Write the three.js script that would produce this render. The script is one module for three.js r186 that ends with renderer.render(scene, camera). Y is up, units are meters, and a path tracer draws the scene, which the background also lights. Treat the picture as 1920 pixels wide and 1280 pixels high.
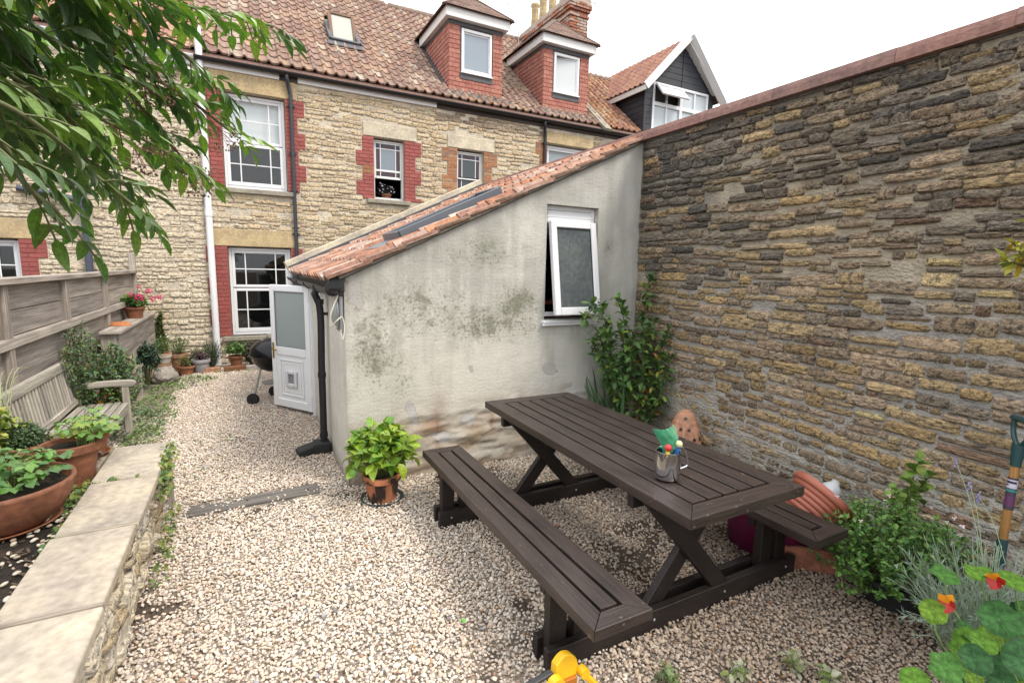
import * as THREE from 'three';
import { RoundedBoxGeometry } from 'three/addons/geometries/RoundedBoxGeometry.js';
import { mergeGeometries, mergeVertices, toCreasedNormals } from 'three/addons/utils/BufferGeometryUtils.js';
import { ImprovedNoise } from 'three/addons/math/ImprovedNoise.js';

// ---------------------------------------------------------------- camera, sky, sun, exposure
const D = Math.PI / 180;
const scene = new THREE.Scene();
const camera = new THREE.PerspectiveCamera(68.29, 1.5, 0.05, 400);
camera.position.set(0, 2, 0);
camera.rotation.set(-8.233 * D, -27.957 * D, 1.246 * D, 'YXZ');
camera.updateMatrixWorld(true);
camera.updateProjectionMatrix();

{ // bright overcast sky, a little brighter towards the zenith and towards the veiled sun
  const W = 64, H = 32, data = new Float32Array(W * H * 4);
  for (let j = 0; j < H; j++) for (let i = 0; i < W; i++) {
    const el = ((j + 0.5) / H - 0.5) * Math.PI, s = Math.max(0, Math.sin(el));
    const L = el > 0 ? 0.82 + 0.42 * s : 0.5;
    data.set([L * 0.985, L * 0.995, L * 1.02, 1], (j * W + i) * 4);
  }
  const t = new THREE.DataTexture(data, W, H, THREE.RGBAFormat, THREE.FloatType);
  t.mapping = THREE.EquirectangularReflectionMapping;
  t.magFilter = THREE.LinearFilter;
  t.needsUpdate = true;
  scene.background = t;
  scene.environment = t;
}
const sun = new THREE.DirectionalLight(0xfff4e6, 1.5);
sun.position.set(6, 11, 1.5);
sun.target.position.set(1, 0, -5);
sun.castShadow = true;
sun.shadow.radius = 30;
sun.shadow.mapSize.set(2048, 2048);
Object.assign(sun.shadow.camera, { left: -14, right: 14, top: 14, bottom: -14, near: 0.5, far: 50 });
scene.add(sun, sun.target);
const renderer = new THREE.WebGLRenderer({ antialias: true });
renderer.toneMapping = THREE.LinearToneMapping;
renderer.toneMappingExposure = 1.95;
renderer.shadowMap.enabled = true;

// ---------------------------------------------------------------- helpers
function rngOf(seed) {
  let a = seed >>> 0;
  const f = () => { a = (a + 0x6d2b79f5) | 0; let t = Math.imul(a ^ (a >>> 15), 1 | a); t = (t + Math.imul(t ^ (t >>> 7), 61 | t)) ^ t; return ((t ^ (t >>> 14)) >>> 0) / 4294967296; };
  f.r = (lo, hi) => lo + f() * (hi - lo);
  f.i = (n) => Math.floor(f() * n);
  f.p = (list) => list[Math.floor(f() * list.length)];
  return f;
}
const V = (x, y, z) => new THREE.Vector3(x, y, z);
const noiser = new ImprovedNoise();
const n3 = (x, y, z) => noiser.noise(x + 37.3, y + 11.7, z + 5.1);
function fbm(x, y, z, o = 4) { let s = 0, a = 0.5, f = 1; for (let i = 0; i < o; i++) { s += a * n3(x * f, y * f, z * f + i * 7.3); a *= 0.5; f *= 2.07; } return s; }
const clamp = (v, a = 0, b = 1) => Math.min(b, Math.max(a, v));
const mix = (a, b, t) => a + (b - a) * t;
const sstep = (a, b, x) => { const t = clamp((x - a) / (b - a)); return t * t * (3 - 2 * t); };
const mix3 = (a, b, t) => [mix(a[0], b[0], t), mix(a[1], b[1], t), mix(a[2], b[2], t)];
const lin = (hex) => { const c = new THREE.Color(hex); return [c.r, c.g, c.b]; };

const used = new Map(), origin = new Map();
function numbered(name) { const n = used.get(name) || 0; used.set(name, n + 1); return n ? name + '_' + String(n).padStart(3, '0') : name; }
function thing(name, label, category, pos = [0, 0, 0], turn = 0, group) {
  const o = new THREE.Group();
  o.name = numbered(name); o.position.set(...pos); o.rotation.y = turn;
  o.userData = { label, category };
  if (group) o.userData.group = group;
  scene.add(o); origin.set(o, V(...pos));
  return o;
}
function shade(m) { m.castShadow = true; m.receiveShadow = true; return m; }
// part in the local coordinates of its parent
function part(parent, name, geom, mat, label) {
  const m = shade(new THREE.Mesh(geom, mat)); m.name = name;
  if (label) m.userData.label = label;
  parent.add(m); origin.set(m, origin.get(parent) || V(0, 0, 0));
  return m;
}
// part given in world coordinates, under an unturned thing
function wpart(parent, name, geom, mat, label) {
  const o = origin.get(parent);
  const g = geom.clone(); g.translate(-o.x, -o.y, -o.z);
  return part(parent, name, g, mat, label);
}
// shared geometry placed by a matrix given in world coordinates
const _o = new THREE.Matrix4();
function mpart(parent, name, geom, mat, matrix) {
  const o = origin.get(parent), m = shade(new THREE.Mesh(geom, mat)); m.name = name;
  _o.makeTranslation(-o.x, -o.y, -o.z).multiply(matrix);
  _o.decompose(m.position, m.quaternion, m.scale);
  parent.add(m); return m;
}
function structure(name, geom, mat) { const m = shade(new THREE.Mesh(geom, mat)); m.name = numbered(name); m.userData.kind = 'structure'; scene.add(m); origin.set(m, V(0, 0, 0)); return m; }
const stuff = (m) => { m.userData.kind = 'stuff'; return m; };

function norm(g, color) {
  let q = g.index ? g.toNonIndexed() : g.clone();
  for (const k of Object.keys(q.attributes)) if (!['position', 'normal', 'uv', 'color'].includes(k)) q.deleteAttribute(k);
  if (!q.attributes.normal) q.computeVertexNormals();
  const n = q.attributes.position.count;
  if (!q.attributes.uv) q.setAttribute('uv', new THREE.BufferAttribute(new Float32Array(n * 2), 2));
  q.morphAttributes = {};
  if (color) { const c = new Float32Array(n * 3); for (let i = 0; i < n; i++) c.set(color, i * 3); q.setAttribute('color', new THREE.BufferAttribute(c, 3)); }
  return q;
}
// collects geometries and joins them
class Join {
  constructor(colored = false) { this.list = []; this.colored = colored; }
  add(g, m, color) {
    const q = norm(g, this.colored ? color || (g.attributes.color ? undefined : [1, 1, 1]) : undefined);
    if (!this.colored && q.attributes.color) q.deleteAttribute('color');
    if (m) q.applyMatrix4(m);
    this.list.push(q); return this;
  }
  get empty() { return !this.list.length; }
  geom() { return this.list.length === 1 ? this.list[0] : mergeGeometries(this.list, false); }
}
const joined = (...gs) => { const j = new Join(gs.every((g) => g.attributes.color)); for (const g of gs) j.add(g); return j.geom(); };
// planar texture coordinates in metres; along: axis that runs with the grain
function muv(g, along = null, off = 0) {
  const q = g.index ? g.toNonIndexed() : g;
  const p = q.attributes.position, nn = q.attributes.normal, uv = new Float32Array(p.count * 2);
  for (let i = 0; i < p.count; i++) {
    const c = [p.getX(i), p.getY(i), p.getZ(i)], a = [Math.abs(nn.getX(i)), Math.abs(nn.getY(i)), Math.abs(nn.getZ(i))];
    let k = a[0] > a[1] && a[0] > a[2] ? 0 : a[1] > a[2] ? 1 : 2;
    let u, v;
    if (along !== null) {
      if (k === along) { u = c[(k + 1) % 3] * 0.3; v = c[(k + 2) % 3]; }
      else { u = c[along]; v = c[3 - along - k] + c[k]; }
    } else if (k === 0) { u = c[2]; v = c[1]; } else if (k === 1) { u = c[0]; v = c[2]; } else { u = c[0]; v = c[1]; }
    uv[2 * i] = u + off; uv[2 * i + 1] = v + off * 0.731;
  }
  q.setAttribute('uv', new THREE.BufferAttribute(uv, 2));
  return q;
}
let boxSeed = 0;
function box(w, h, d, b = 0.004, along) {
  const g = b > 0 ? new RoundedBoxGeometry(w, h, d, 1, Math.min(b, w * 0.49, h * 0.49, d * 0.49)) : new THREE.BoxGeometry(w, h, d);
  if (along === undefined) along = w >= h && w >= d ? 0 : h >= d ? 1 : 2;
  return muv(g, along, (boxSeed = (boxSeed + 0.377) % 9));
}
const at = (g, x, y, z) => { g.translate(x, y, z); return g; };
// box between corner coordinates
const span = (x0, x1, y0, y1, z0, z1, b = 0.004, along) => at(box(x1 - x0, y1 - y0, z1 - z0, b, along), (x0 + x1) / 2, (y0 + y1) / 2, (z0 + z1) / 2);
// beam from a to b: w across, h in the direction of up
function bar(a, b, w, h, bev = 0.004, up = V(0, 1, 0)) {
  const d = b.clone().sub(a), L = d.length(); d.normalize();
  const x = new THREE.Vector3().crossVectors(up, d).normalize(), y = new THREE.Vector3().crossVectors(d, x);
  const g = box(w, h, L, bev, 2);
  g.applyMatrix4(new THREE.Matrix4().makeBasis(x, y, d).setPosition(a.clone().add(b).multiplyScalar(0.5)));
  return g;
}
const tube = (pts, r, seg = 8, rad = 6) => new THREE.TubeGeometry(new THREE.CatmullRomCurve3(pts), seg, r, rad, false);
const lathe = (prof, seg = 24) => new THREE.LatheGeometry(prof.map((p) => new THREE.Vector2(p[0], p[1])), seg);
const cyl = (r0, r1, h, seg = 16) => new THREE.CylinderGeometry(r0, r1, h, seg);
const frameM = (p, x, y, z) => new THREE.Matrix4().makeBasis(x, y, z).setPosition(p);
const TRS = (p, e = [0, 0, 0], s = [1, 1, 1]) => new THREE.Matrix4().compose(p, new THREE.Quaternion().setFromEuler(new THREE.Euler(...e)), V(...s));
// where a world point falls in the picture, and how many pixels of the 1920-wide photograph a metre there covers
const _p = V(0, 0, 0);
function seen(p) {
  _p.copy(p).applyMatrix4(camera.matrixWorldInverse);
  const depth = -_p.z;
  _p.copy(p).project(camera);
  return { in: depth > 0.1 && Math.abs(_p.x) < 1.04 && Math.abs(_p.y) < 1.06, depth, scale: 944 / Math.max(depth, 0.1) };
}

// ---------------------------------------------------------------- textures
function tex(w, h, fn, { srgb = true, size = [1, 1], clampIt = false } = {}) {
  const d = new Uint8Array(w * h * 4);
  for (let j = 0; j < h; j++) for (let i = 0; i < w; i++) {
    const c = fn((i + 0.5) / w, (j + 0.5) / h), k = (j * w + i) * 4;
    if (typeof c === 'number') d[k] = d[k + 1] = d[k + 2] = clamp(c) * 255; else { d[k] = clamp(c[0]) * 255; d[k + 1] = clamp(c[1]) * 255; d[k + 2] = clamp(c[2]) * 255; }
    d[k + 3] = 255;
  }
  const t = new THREE.DataTexture(d, w, h, THREE.RGBAFormat);
  t.magFilter = THREE.LinearFilter; t.minFilter = THREE.LinearMipmapLinearFilter; t.generateMipmaps = true;
  t.wrapS = t.wrapT = clampIt ? THREE.ClampToEdgeWrapping : THREE.MirroredRepeatWrapping;
  t.repeat.set(1 / size[0], 1 / size[1]);
  if (srgb) t.colorSpace = THREE.SRGBColorSpace;
  t.needsUpdate = true;
  return t;
}
const T = {};
T.rockC = tex(512, 512, (u, v) => { const a = fbm(u * 9, v * 11, 1, 5), b = fbm(u * 30, v * 30, 4, 3), k = 0.88 + a * 0.75 + b * 0.55, w = sstep(0.22, 0.42, fbm(u * 9, v * 10, 9, 4)); return [k + 0.03 * a + w * 0.16, k + w * 0.17, k - 0.06 * a + w * 0.19]; }, { size: [0.6, 0.6] });
T.rockB = tex(512, 512, (u, v) => 0.5 + fbm(u * 12, v * 14, 2, 5) * 0.8 + fbm(u * 45, v * 45, 6, 2) * 0.25, { srgb: false, size: [0.6, 0.6] });
T.fineB = tex(256, 256, (u, v) => 0.5 + fbm(u * 14, v * 14, 3, 4) * 0.9, { srgb: false, size: [0.35, 0.35] });
T.mottle = tex(512, 512, (u, v) => { const a = fbm(u * 4, v * 4, 11, 5), b = fbm(u * 30, v * 30, 14, 3), k = 0.9 + a * 0.22 + b * 0.2; return [k, k, k * (1 - 0.06 * a)]; }, { size: [1.3, 1.3] });
T.woodC = tex(512, 512, (u, v) => { const s = fbm(u * 3, v * 60, 2, 4), q = fbm(u * 2, v * 9, 5, 4), f = fbm(u * 30, v * 160, 8, 2), k = 0.84 + s * 0.34 + q * 0.36 + f * 0.18; return [k, k, k]; }, { size: [1.6, 0.6] });
T.woodB = tex(512, 512, (u, v) => 0.5 + fbm(u * 3, v * 70, 2, 4) * 0.7 + fbm(u * 20, v * 150, 7, 2) * 0.35, { srgb: false, size: [1.6, 0.6] });
const specks = []; { const r = rngOf(77); for (let i = 0; i < 46; i++) specks.push([r(), r(), r.r(0.0018, 0.0055) * (r() < 0.15 ? 2 : 1)]); }
T.paintC = tex(1024, 512, (u, v) => {
  const s = fbm(u * 4, v * 50, 2, 3), q = fbm(u * 5, v * 8, 5, 4), k = 0.84 + s * 0.7 + q * 0.6;
  let w = 0;
  for (const [a, b, r] of specks) { const du = (u - a) * 1.2, dv = (v - b) * 0.6; const d = Math.hypot(du, dv) + n3(u * 160, v * 160, a * 50) * 0.0012; if (d < r) w = 0.85; }
  w = Math.max(w, 0.5 * sstep(0.46, 0.56, fbm(u * 40, v * 44, 21, 3) + 0.1));
  return [mix(k, 3.2, w * 0.9), mix(k, 3.3, w * 0.9), mix(k, 3.3, w * 0.9)].map((c) => c * 0.3);
}, { srgb: false, size: [1.2, 0.6] });
T.clayC = tex(512, 512, (u, v) => { const a = fbm(u * 4, v * 4, 21, 5), b = fbm(u * 18, v * 18, 24, 3), k = 0.88 + a * 0.3 + b * 0.26, w = sstep(0.26, 0.42, fbm(u * 12, v * 12, 29, 4)); return [k + w * 0.1, k + w * 0.18, k + w * 0.22]; }, { size: [0.8, 0.8] });
T.leaf = tex(128, 256, (u, v) => { const x = Math.abs(u - 0.5) * 2, rib = 1 - sstep(0.0, 0.07, x), side = 1 - sstep(0.03, 0.15, Math.abs(((v * 7 - x * 1.15) % 1 + 1) % 1 - 0.5) * 2); const k = 0.82 + rib * 0.18 + side * 0.1 * (1 - x * 0.5) + fbm(u * 5, v * 8, 3, 3) * 0.24; return [k, k, k * 0.96]; }, { clampIt: true });
T.leafB = tex(128, 256, (u, v) => { const x = Math.abs(u - 0.5) * 2, rib = 1 - sstep(0.0, 0.1, x), side = 1 - sstep(0.0, 0.25, Math.abs(((v * 7 - x * 1.15) % 1 + 1) % 1 - 0.5) * 2); return 0.75 - rib * 0.5 - side * 0.35; }, { srgb: false, clampIt: true });

// ---------------------------------------------------------------- materials
function mat(c, { map, bump, bs = 0.004, rough = 0.85, metal = 0, spec, vc = false, ...more } = {}) {
  const m = new THREE.MeshPhysicalMaterial({ roughness: rough, metalness: metal, vertexColors: vc, side: THREE.DoubleSide, ...more });
  if (typeof c === 'string' || typeof c === 'number') m.color.set(c); else m.color.setRGB(...c);
  if (map) m.map = map;
  if (bump) { m.bumpMap = bump; m.bumpScale = bs; }
  if (spec !== undefined) m.specularIntensity = spec;
  return m;
}
const leafMat = (c, rough = 0.55) => mat(c, { map: T.leaf, bump: T.leafB, bs: 0.0008, rough, transmission: 0.4, thickness: 0 });
const MT = {
  upvc: mat([0.74, 0.75, 0.77], { rough: 0.35 }),
  whitePaint: mat([0.72, 0.72, 0.71], { rough: 0.5 }),
  black: mat([0.012, 0.012, 0.014], { rough: 0.4 }),
  blackGloss: mat([0.006, 0.006, 0.008], { rough: 0.2, spec: 0.6 }),
  darkRubber: mat([0.015, 0.015, 0.016], { rough: 0.7 }),
  lead: mat([0.1, 0.105, 0.115], { rough: 0.6, map: T.mottle }),
  steel: mat([0.62, 0.62, 0.63], { rough: 0.16, metal: 1 }),
  galv: mat([0.4, 0.41, 0.42], { rough: 0.4, metal: 0.8 }),
  brass: mat([0.5, 0.32, 0.1], { rough: 0.35, metal: 0.9 }),
  glass: mat([0.93, 0.95, 0.95], { rough: 0.02, transmission: 1, thickness: 0, ior: 1.5 }),
  darkRoom: mat([0.035, 0.034, 0.033], { rough: 0.9 }),
  frost: mat([0.28, 0.32, 0.32], { rough: 0.3, bump: T.fineB, bs: 0.002 }),
  frostDark: mat([0.07, 0.085, 0.09], { rough: 0.22, bump: T.fineB, bs: 0.0015 }),
  sand: mat([0.56, 0.43, 0.245], { map: T.mottle, bump: T.fineB, bs: 0.003 }),
  palestone: mat([0.62, 0.55, 0.42], { map: T.mottle, bump: T.fineB, bs: 0.002 }),
  sill: mat([0.36, 0.33, 0.26], { map: T.mottle, bump: T.fineB, bs: 0.004 }),
  greyWood: mat([0.42, 0.365, 0.315], { map: T.woodC, bump: T.woodB, bs: 0.0018, rough: 0.9 }),
  greyWood2: mat([0.35, 0.31, 0.275], { map: T.woodC, bump: T.woodB, bs: 0.0018, rough: 0.9 }),
  greyWood3: mat([0.5, 0.445, 0.385], { map: T.woodC, bump: T.woodB, bs: 0.0018, rough: 0.9 }),
  teak: mat([0.5, 0.46, 0.39], { map: T.woodC, bump: T.woodB, bs: 0.001, rough: 0.85 }),
  oldWood: mat([0.14, 0.12, 0.1], { map: T.woodC, bump: T.woodB, bs: 0.003, rough: 0.9 }),
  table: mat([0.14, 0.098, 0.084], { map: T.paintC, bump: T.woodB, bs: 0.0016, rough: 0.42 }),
  tableShaded: mat([0.055, 0.036, 0.03], { map: T.paintC, bump: T.woodB, bs: 0.0016, rough: 0.55 }),  // same paint darkened: shade below the top put into the colour
  terracotta: mat([0.42, 0.17, 0.08], { map: T.clayC, bump: T.fineB, bs: 0.0012, rough: 0.85 }),
  terraPale: mat([0.5, 0.27, 0.16], { map: T.clayC, bump: T.fineB, bs: 0.0012, rough: 0.9 }),
  terraDark: mat([0.28, 0.11, 0.055], { map: T.clayC, bump: T.fineB, bs: 0.0015, rough: 0.85 }),
  soil: mat([0.045, 0.032, 0.024], { map: T.mottle, bump: T.fineB, bs: 0.02, rough: 1 }),
  stem: mat([0.12, 0.13, 0.05], { rough: 0.8 }),
  woodyStem: mat([0.1, 0.075, 0.05], { rough: 0.9 }),
};
// ---------------------------------------------------------------- ground and gravel
T.soilC = tex(512, 512, (u, v) => { const a = fbm(u * 5, v * 5, 41, 5), b = fbm(u * 40, v * 40, 44, 3), k = 0.62 + a * 0.6 + b * 0.5; return [k, k * 0.94, k * 0.86]; }, { size: [1.7, 1.7] });
{
  const g = new THREE.PlaneGeometry(320, 320, 1, 1); g.rotateX(-Math.PI / 2); g.translate(0, -0.012, -60);
  structure('ground', muv(g), mat([0.15, 0.115, 0.085], { map: T.soilC, bump: T.fineB, bs: 0.02, rough: 1 }));
}
const bareAt = (px, pz) => fbm(px * 1.1, pz * 1.1, 3, 4) + 0.35 * fbm(px * 6, pz * 6, 8, 2);
const patchAt = (px, pz) => { const left = sstep(0.35, -0.45, px) * sstep(4.2, 3.4, pz), dirtAndShade = sstep(1.2, 2.4, px) * sstep(3.2, 1.2, pz) + 0.6 * sstep(2.6, 3.6, px) + 0.25 * sstep(1.0, 2.0, px) + 0.4 * sstep(1.35, 1.8, px) * sstep(4.3, 3.6, pz), strip = 0.5 * Math.exp(-(((px - 1.05 - 0.1 * (pz - 2.5)) / 0.16) ** 2)) * sstep(3.3, 2.2, pz), far = 0.35 * sstep(4.6, 5.4, pz) * sstep(-0.6, 0.4, px); return { left, dirtAndShade, strip, far, lim: 0.27 - left * 0.2 - strip * 0.3 - 0.05 * dirtAndShade }; };  // soiled gravel to the right; last term paints in shade under the table
{ // fine chippings and grit between the larger stones
  T.grit = tex(700, 1300, (u, v) => { const x = -1.6 + u * 5.6, z = 0.5 + v * 10.7, p = patchAt(x, z), b = sstep(p.lim - 0.06, p.lim + 0.1, bareAt(x, z)), k = 0.7 + 0.7 * fbm(x * 30, z * 30, 5, 3) + 0.3 * fbm(x * 3, z * 3, 7, 2); let c = [0.42 * k, 0.35 * k, 0.275 * k]; c = mix3(c, [0.12 * k, 0.09 * k, 0.065 * k], clamp(b + 0.45 * p.dirtAndShade + 0.3 * p.far)); return c.map((q) => Math.pow(clamp(q), 1 / 2.2)); }, { clampIt: true });
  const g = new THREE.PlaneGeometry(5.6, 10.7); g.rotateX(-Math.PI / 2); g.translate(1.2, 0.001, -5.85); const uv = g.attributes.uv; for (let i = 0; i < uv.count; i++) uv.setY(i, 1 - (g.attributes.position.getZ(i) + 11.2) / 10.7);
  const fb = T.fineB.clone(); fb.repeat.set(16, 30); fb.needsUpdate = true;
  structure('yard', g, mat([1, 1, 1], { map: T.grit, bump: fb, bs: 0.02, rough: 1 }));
}
{
  // one pebble, used for all the gravel
  const r = rngOf(5), p = new THREE.IcosahedronGeometry(1, 1), q = mergeVertices(p.deleteAttribute('uv') && p.deleteAttribute('normal') && p);
  const a = q.attributes.position;
  for (let i = 0; i < a.count; i++) { const v = V(a.getX(i), a.getY(i), a.getZ(i)), k = 0.82 + 0.5 * fbm(v.x * 1.2, v.y * 1.2, v.z * 1.2, 2) + r.r(-0.07, 0.07); a.setXYZ(i, v.x * k, v.y * k * 0.62, v.z * k * 0.78); }
  const pebble = toCreasedNormals(q, 0.55);
  pebble.setAttribute('uv', new THREE.BufferAttribute(new Float32Array(pebble.attributes.position.count * 2), 2));
  const list = [], col = new THREE.Color();
  const tones = [[0.68, 0.59, 0.49], [0.63, 0.53, 0.43], [0.72, 0.65, 0.56], [0.55, 0.47, 0.4], [0.76, 0.7, 0.62], [0.6, 0.48, 0.38], [0.5, 0.44, 0.39], [0.66, 0.55, 0.43]];
  const odd = [[0.2, 0.19, 0.2], [0.42, 0.25, 0.13], [0.34, 0.34, 0.36], [0.13, 0.1, 0.08], [0.34, 0.2, 0.14]];
  const m = new THREE.Matrix4(), e = new THREE.Euler(), qn = new THREE.Quaternion();
  const inZone = (x, z) => (z < 4.7 ? x > -0.64 && x < 4.0 : x > -1.55 + (z > 8 ? 0.5 : 0) && x < 0.74) && !(x > 0.74 && z > 4.49);
  const layers = 2;
  for (let layer = 0; layer < layers; layer++) for (let z = 0.55; z < 11.2; z += 0.0215) for (let x = -1.6; x < 4; x += 0.0215) {
    const px = x + r.r(-0.015, 0.015), pz = z + r.r(-0.015, 0.015);
    if (!inZone(px, pz)) continue;
    if (!seen(V(px, 0.02, -pz)).in) continue;
    // thin patches where the soil shows
    const bare = bareAt(px, pz), { left, dirtAndShade, strip, far, lim } = patchAt(px, pz);
    if (bare > lim + (layer ? -0.02 : 0.1)) if (r() < 0.8) continue;
    if (pz < 4.72 && pz > 4.42 && px < 0.5 && px > -0.5 && r() < 0.55 + 0.45 * sstep(-0.2, 0.3, fbm(px * 4, pz * 9, 3, 2) + 0.15)) continue;  // the sleeper
    let s = r.r(0.0072, 0.0148) * (r() < 0.05 ? 1.6 : 1); if (r() < 0.2) s *= 0.7;
    e.set(r.r(-0.6, 0.6), r.r(0, 6.28), r.r(-0.6, 0.6)); qn.setFromEuler(e);
    m.compose(V(px, (layer ? 0.016 : 0.004) + r.r(-0.004, 0.008), -pz), qn, V(s * r.r(0.95, 1.35), s * r.r(0.75, 1.1), s));
    let c = r() < 0.04 ? r.p(odd) : r.p(tones);
    const k = r.r(0.88, 1.08);
    c = c.map((v) => v * k);
    c = mix3(c, [c[0] * 0.55, c[1] * 0.5, c[2] * 0.46], clamp(dirtAndShade * 0.75 + left * 0.1 + strip + far));
    list.push([m.clone(), c]);
  }
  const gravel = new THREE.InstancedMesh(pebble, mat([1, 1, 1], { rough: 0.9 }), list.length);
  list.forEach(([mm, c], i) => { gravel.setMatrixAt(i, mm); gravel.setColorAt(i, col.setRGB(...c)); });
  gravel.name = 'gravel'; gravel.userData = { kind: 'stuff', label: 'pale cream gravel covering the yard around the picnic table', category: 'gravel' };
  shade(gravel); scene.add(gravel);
}

// ---------------------------------------------------------------- stonework
// a few rough stone shapes: front towards +z, one unit wide and high
function stoneShape(seed, nx, ny, rough) {
  const r = rngOf(seed), pos = [], idx = [], uv = [], ox = r.r(0, 9), oy = r.r(0, 9);
  const ph = [r.r(0, 9), r.r(0, 9), r.r(0, 9)], sx = r.r(-0.16, 0.16), sy = r.r(-0.22, 0.22), tp = [r.r(0, 0.13), r.r(0, 0.13), r.r(0, 0.13), r.r(0, 0.13)];
  for (let j = 0; j <= ny; j++) for (let i = 0; i <= nx; i++) {
    const e = (t) => Math.sign(t) * Math.pow(Math.abs(t), 0.8), u = e(i / nx * 2 - 1), v = e(j / ny * 2 - 1);
    const corner = tp[(u > 0 ? 1 : 0) + (v > 0 ? 2 : 0)], cut = Math.pow(Math.abs(u * v), 2.2) * corner;
    const kx = 1 - cut + 0.07 * n3(v * 1.8 + ph[0], ph[1], Math.sign(u) * 2) * Math.abs(u), ky = 1 - cut * 1.5 + 0.16 * n3(u * 2.4 + ph[1], ph[2], Math.sign(v) * 2) * Math.abs(v);
    const edge = Math.max(Math.abs(u), Math.abs(v)) > 0.99;
    const f = fbm(u * 1.5 + ph[0], v * 1.1 + ph[1], ph[2], 3), q = n3(u * 3.6 + ph[1], v * 3 + ph[0], 4) * 0.3;
    const z = 0.74 + sx * u + sy * v + rough * (f + q) * (edge ? 0.6 : 1) - (edge ? 0.24 + 0.25 * n3(u * 2.7 + ph[2], v * 2.7, ph[0]) : 0);
    pos.push((u + 0.06 * (n3(i * 1.7, j * 1.3, ph[1]))) * 0.5 * kx, (v + 0.08 * n3(i * 1.1, j * 1.9, ph[0])) * 0.5 * ky, z); uv.push(u * 0.2 + ox, v * 0.08 + oy);
  }
  const W = nx + 1;
  for (let j = 0; j < ny; j++) for (let i = 0; i < nx; i++) { const a = j * W + i; if ((i + j + seed) % 2) idx.push(a, a + 1, a + W + 1, a, a + W + 1, a + W); else idx.push(a, a + 1, a + W, a + 1, a + W + 1, a + W); }
  const ring = [];
  for (let i = 0; i < nx; i++) ring.push(i);
  for (let j = 0; j < ny; j++) ring.push(j * W + nx);
  for (let i = nx; i > 0; i--) ring.push(ny * W + i);
  for (let j = ny; j > 0; j--) ring.push(j * W);
  const base = pos.length / 3;
  for (const k of ring) { pos.push(pos[k * 3] * 1.06, pos[k * 3 + 1] * 1.08, -0.6); uv.push(uv[k * 2], uv[k * 2 + 1] - 0.03); }
  for (let k = 0; k < ring.length; k++) { const a = ring[k], b = ring[(k + 1) % ring.length], c = base + k, d = base + (k + 1) % ring.length; idx.push(a, c, d, a, d, b); }
  const g = new THREE.BufferGeometry();
  g.setAttribute('position', new THREE.Float32BufferAttribute(pos, 3)); g.setAttribute('uv', new THREE.Float32BufferAttribute(uv, 2)); g.setIndex(idx);
  g.computeVertexNormals();
  return g;
}
const roughStones = [], smallStones = [];
for (let i = 0; i < 26; i++) roughStones.push(stoneShape(100 + i, 8, 4, 0.95));
for (let i = 0; i < 20; i++) smallStones.push(stoneShape(300 + i, 5, 3, 0.8));

// lays out stones over u, y; cuts: rectangles [u0, u1, y0, y1] to keep clear
function layStones({ seed, u0, u1, y0, y1, rows, widths, gap, cuts = [], top, jitter = 0.01, wave = 0.02, skip = 0, split = 0.15 }) {
  const r = rngOf(seed), out = [];
  let y = y0;
  while (y < y1) {
    const h = rows(r, y);
    const blocked = cuts.filter((c) => c[3] > y + h * 0.15 && c[2] < y + h * 0.85).map((c) => [c[0], c[1]]).sort((a, b) => a[0] - b[0]);
    const free = []; let s = u0;
    for (const [a, b] of blocked) { if (a > s) free.push([s, Math.min(a, u1)]); s = Math.max(s, b); }
    if (s < u1) free.push([s, u1]);
    for (const [a, b] of free) {
      let u = a - (a === u0 ? r.r(0, 0.2) : 0);
      while (u < b - 0.03) {
        let w = widths(r, y, h);
        if (u + w > b - 0.07) w = b - u;
        const g = gap(r, y), cu = u + w / 2, yo = wave * n3(cu * 0.7, y * 0.9, seed) + r.r(-jitter, jitter);
        const put = (cy, hh) => { if (r() >= skip && (!top || cy + hh / 2 < top(cu))) out.push({ u: cu, y: cy, w: Math.max(0.03, w - g), h: Math.max(0.02, hh - g), k: r(), tilt: r.r(-0.03, 0.03) }); };
        if (h > 0.1 && r() < split) { const f = r.r(0.35, 0.65); put(y + yo + h * f / 2, h * f); put(y + yo + h * (1 + f) / 2, h * (1 - f)); }
        else put(y + yo + h / 2, h * r.r(0.86, 1));
        u += w;
      }
    }
    y += h;
  }
  return out;
}
// the largest as parts of their own, the rest joined into one part
function setStones(parent, name, stones, toMatrix, shapes, tone, bump, bs, most = 300) {
  const palette = new Map();
  for (const s of stones) { s.m = toMatrix(s); const p = V(0, 0, 0).setFromMatrixPosition(s.m), q = seen(p); s.area = q.in ? s.w * s.h * q.scale * q.scale : 0; s.c = tone(s); }
  stones.sort((a, b) => b.area - a.area);
  const rest = new Join(true);
  stones.forEach((s, i) => {
    const g = shapes[Math.floor(s.k * 9973) % shapes.length];
    if (i < most && s.area > 40) {
      const key = s.c.map((v) => Math.round(Math.cbrt(v) * 26)).join();
      if (!palette.has(key)) palette.set(key, mat(s.c, { map: T.rockC, bump, bs, rough: 0.93 }));
      mpart(parent, name, g, palette.get(key), s.m);
    } else rest.add(g, s.m, s.c);
  });
  if (!rest.empty) stuff(part(parent, name, rest.geom().translate(...origin.get(parent).clone().negate().toArray()), mat([1, 1, 1], { vc: true, map: T.rockC, bump, bs, rough: 0.93 })));
}

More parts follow.
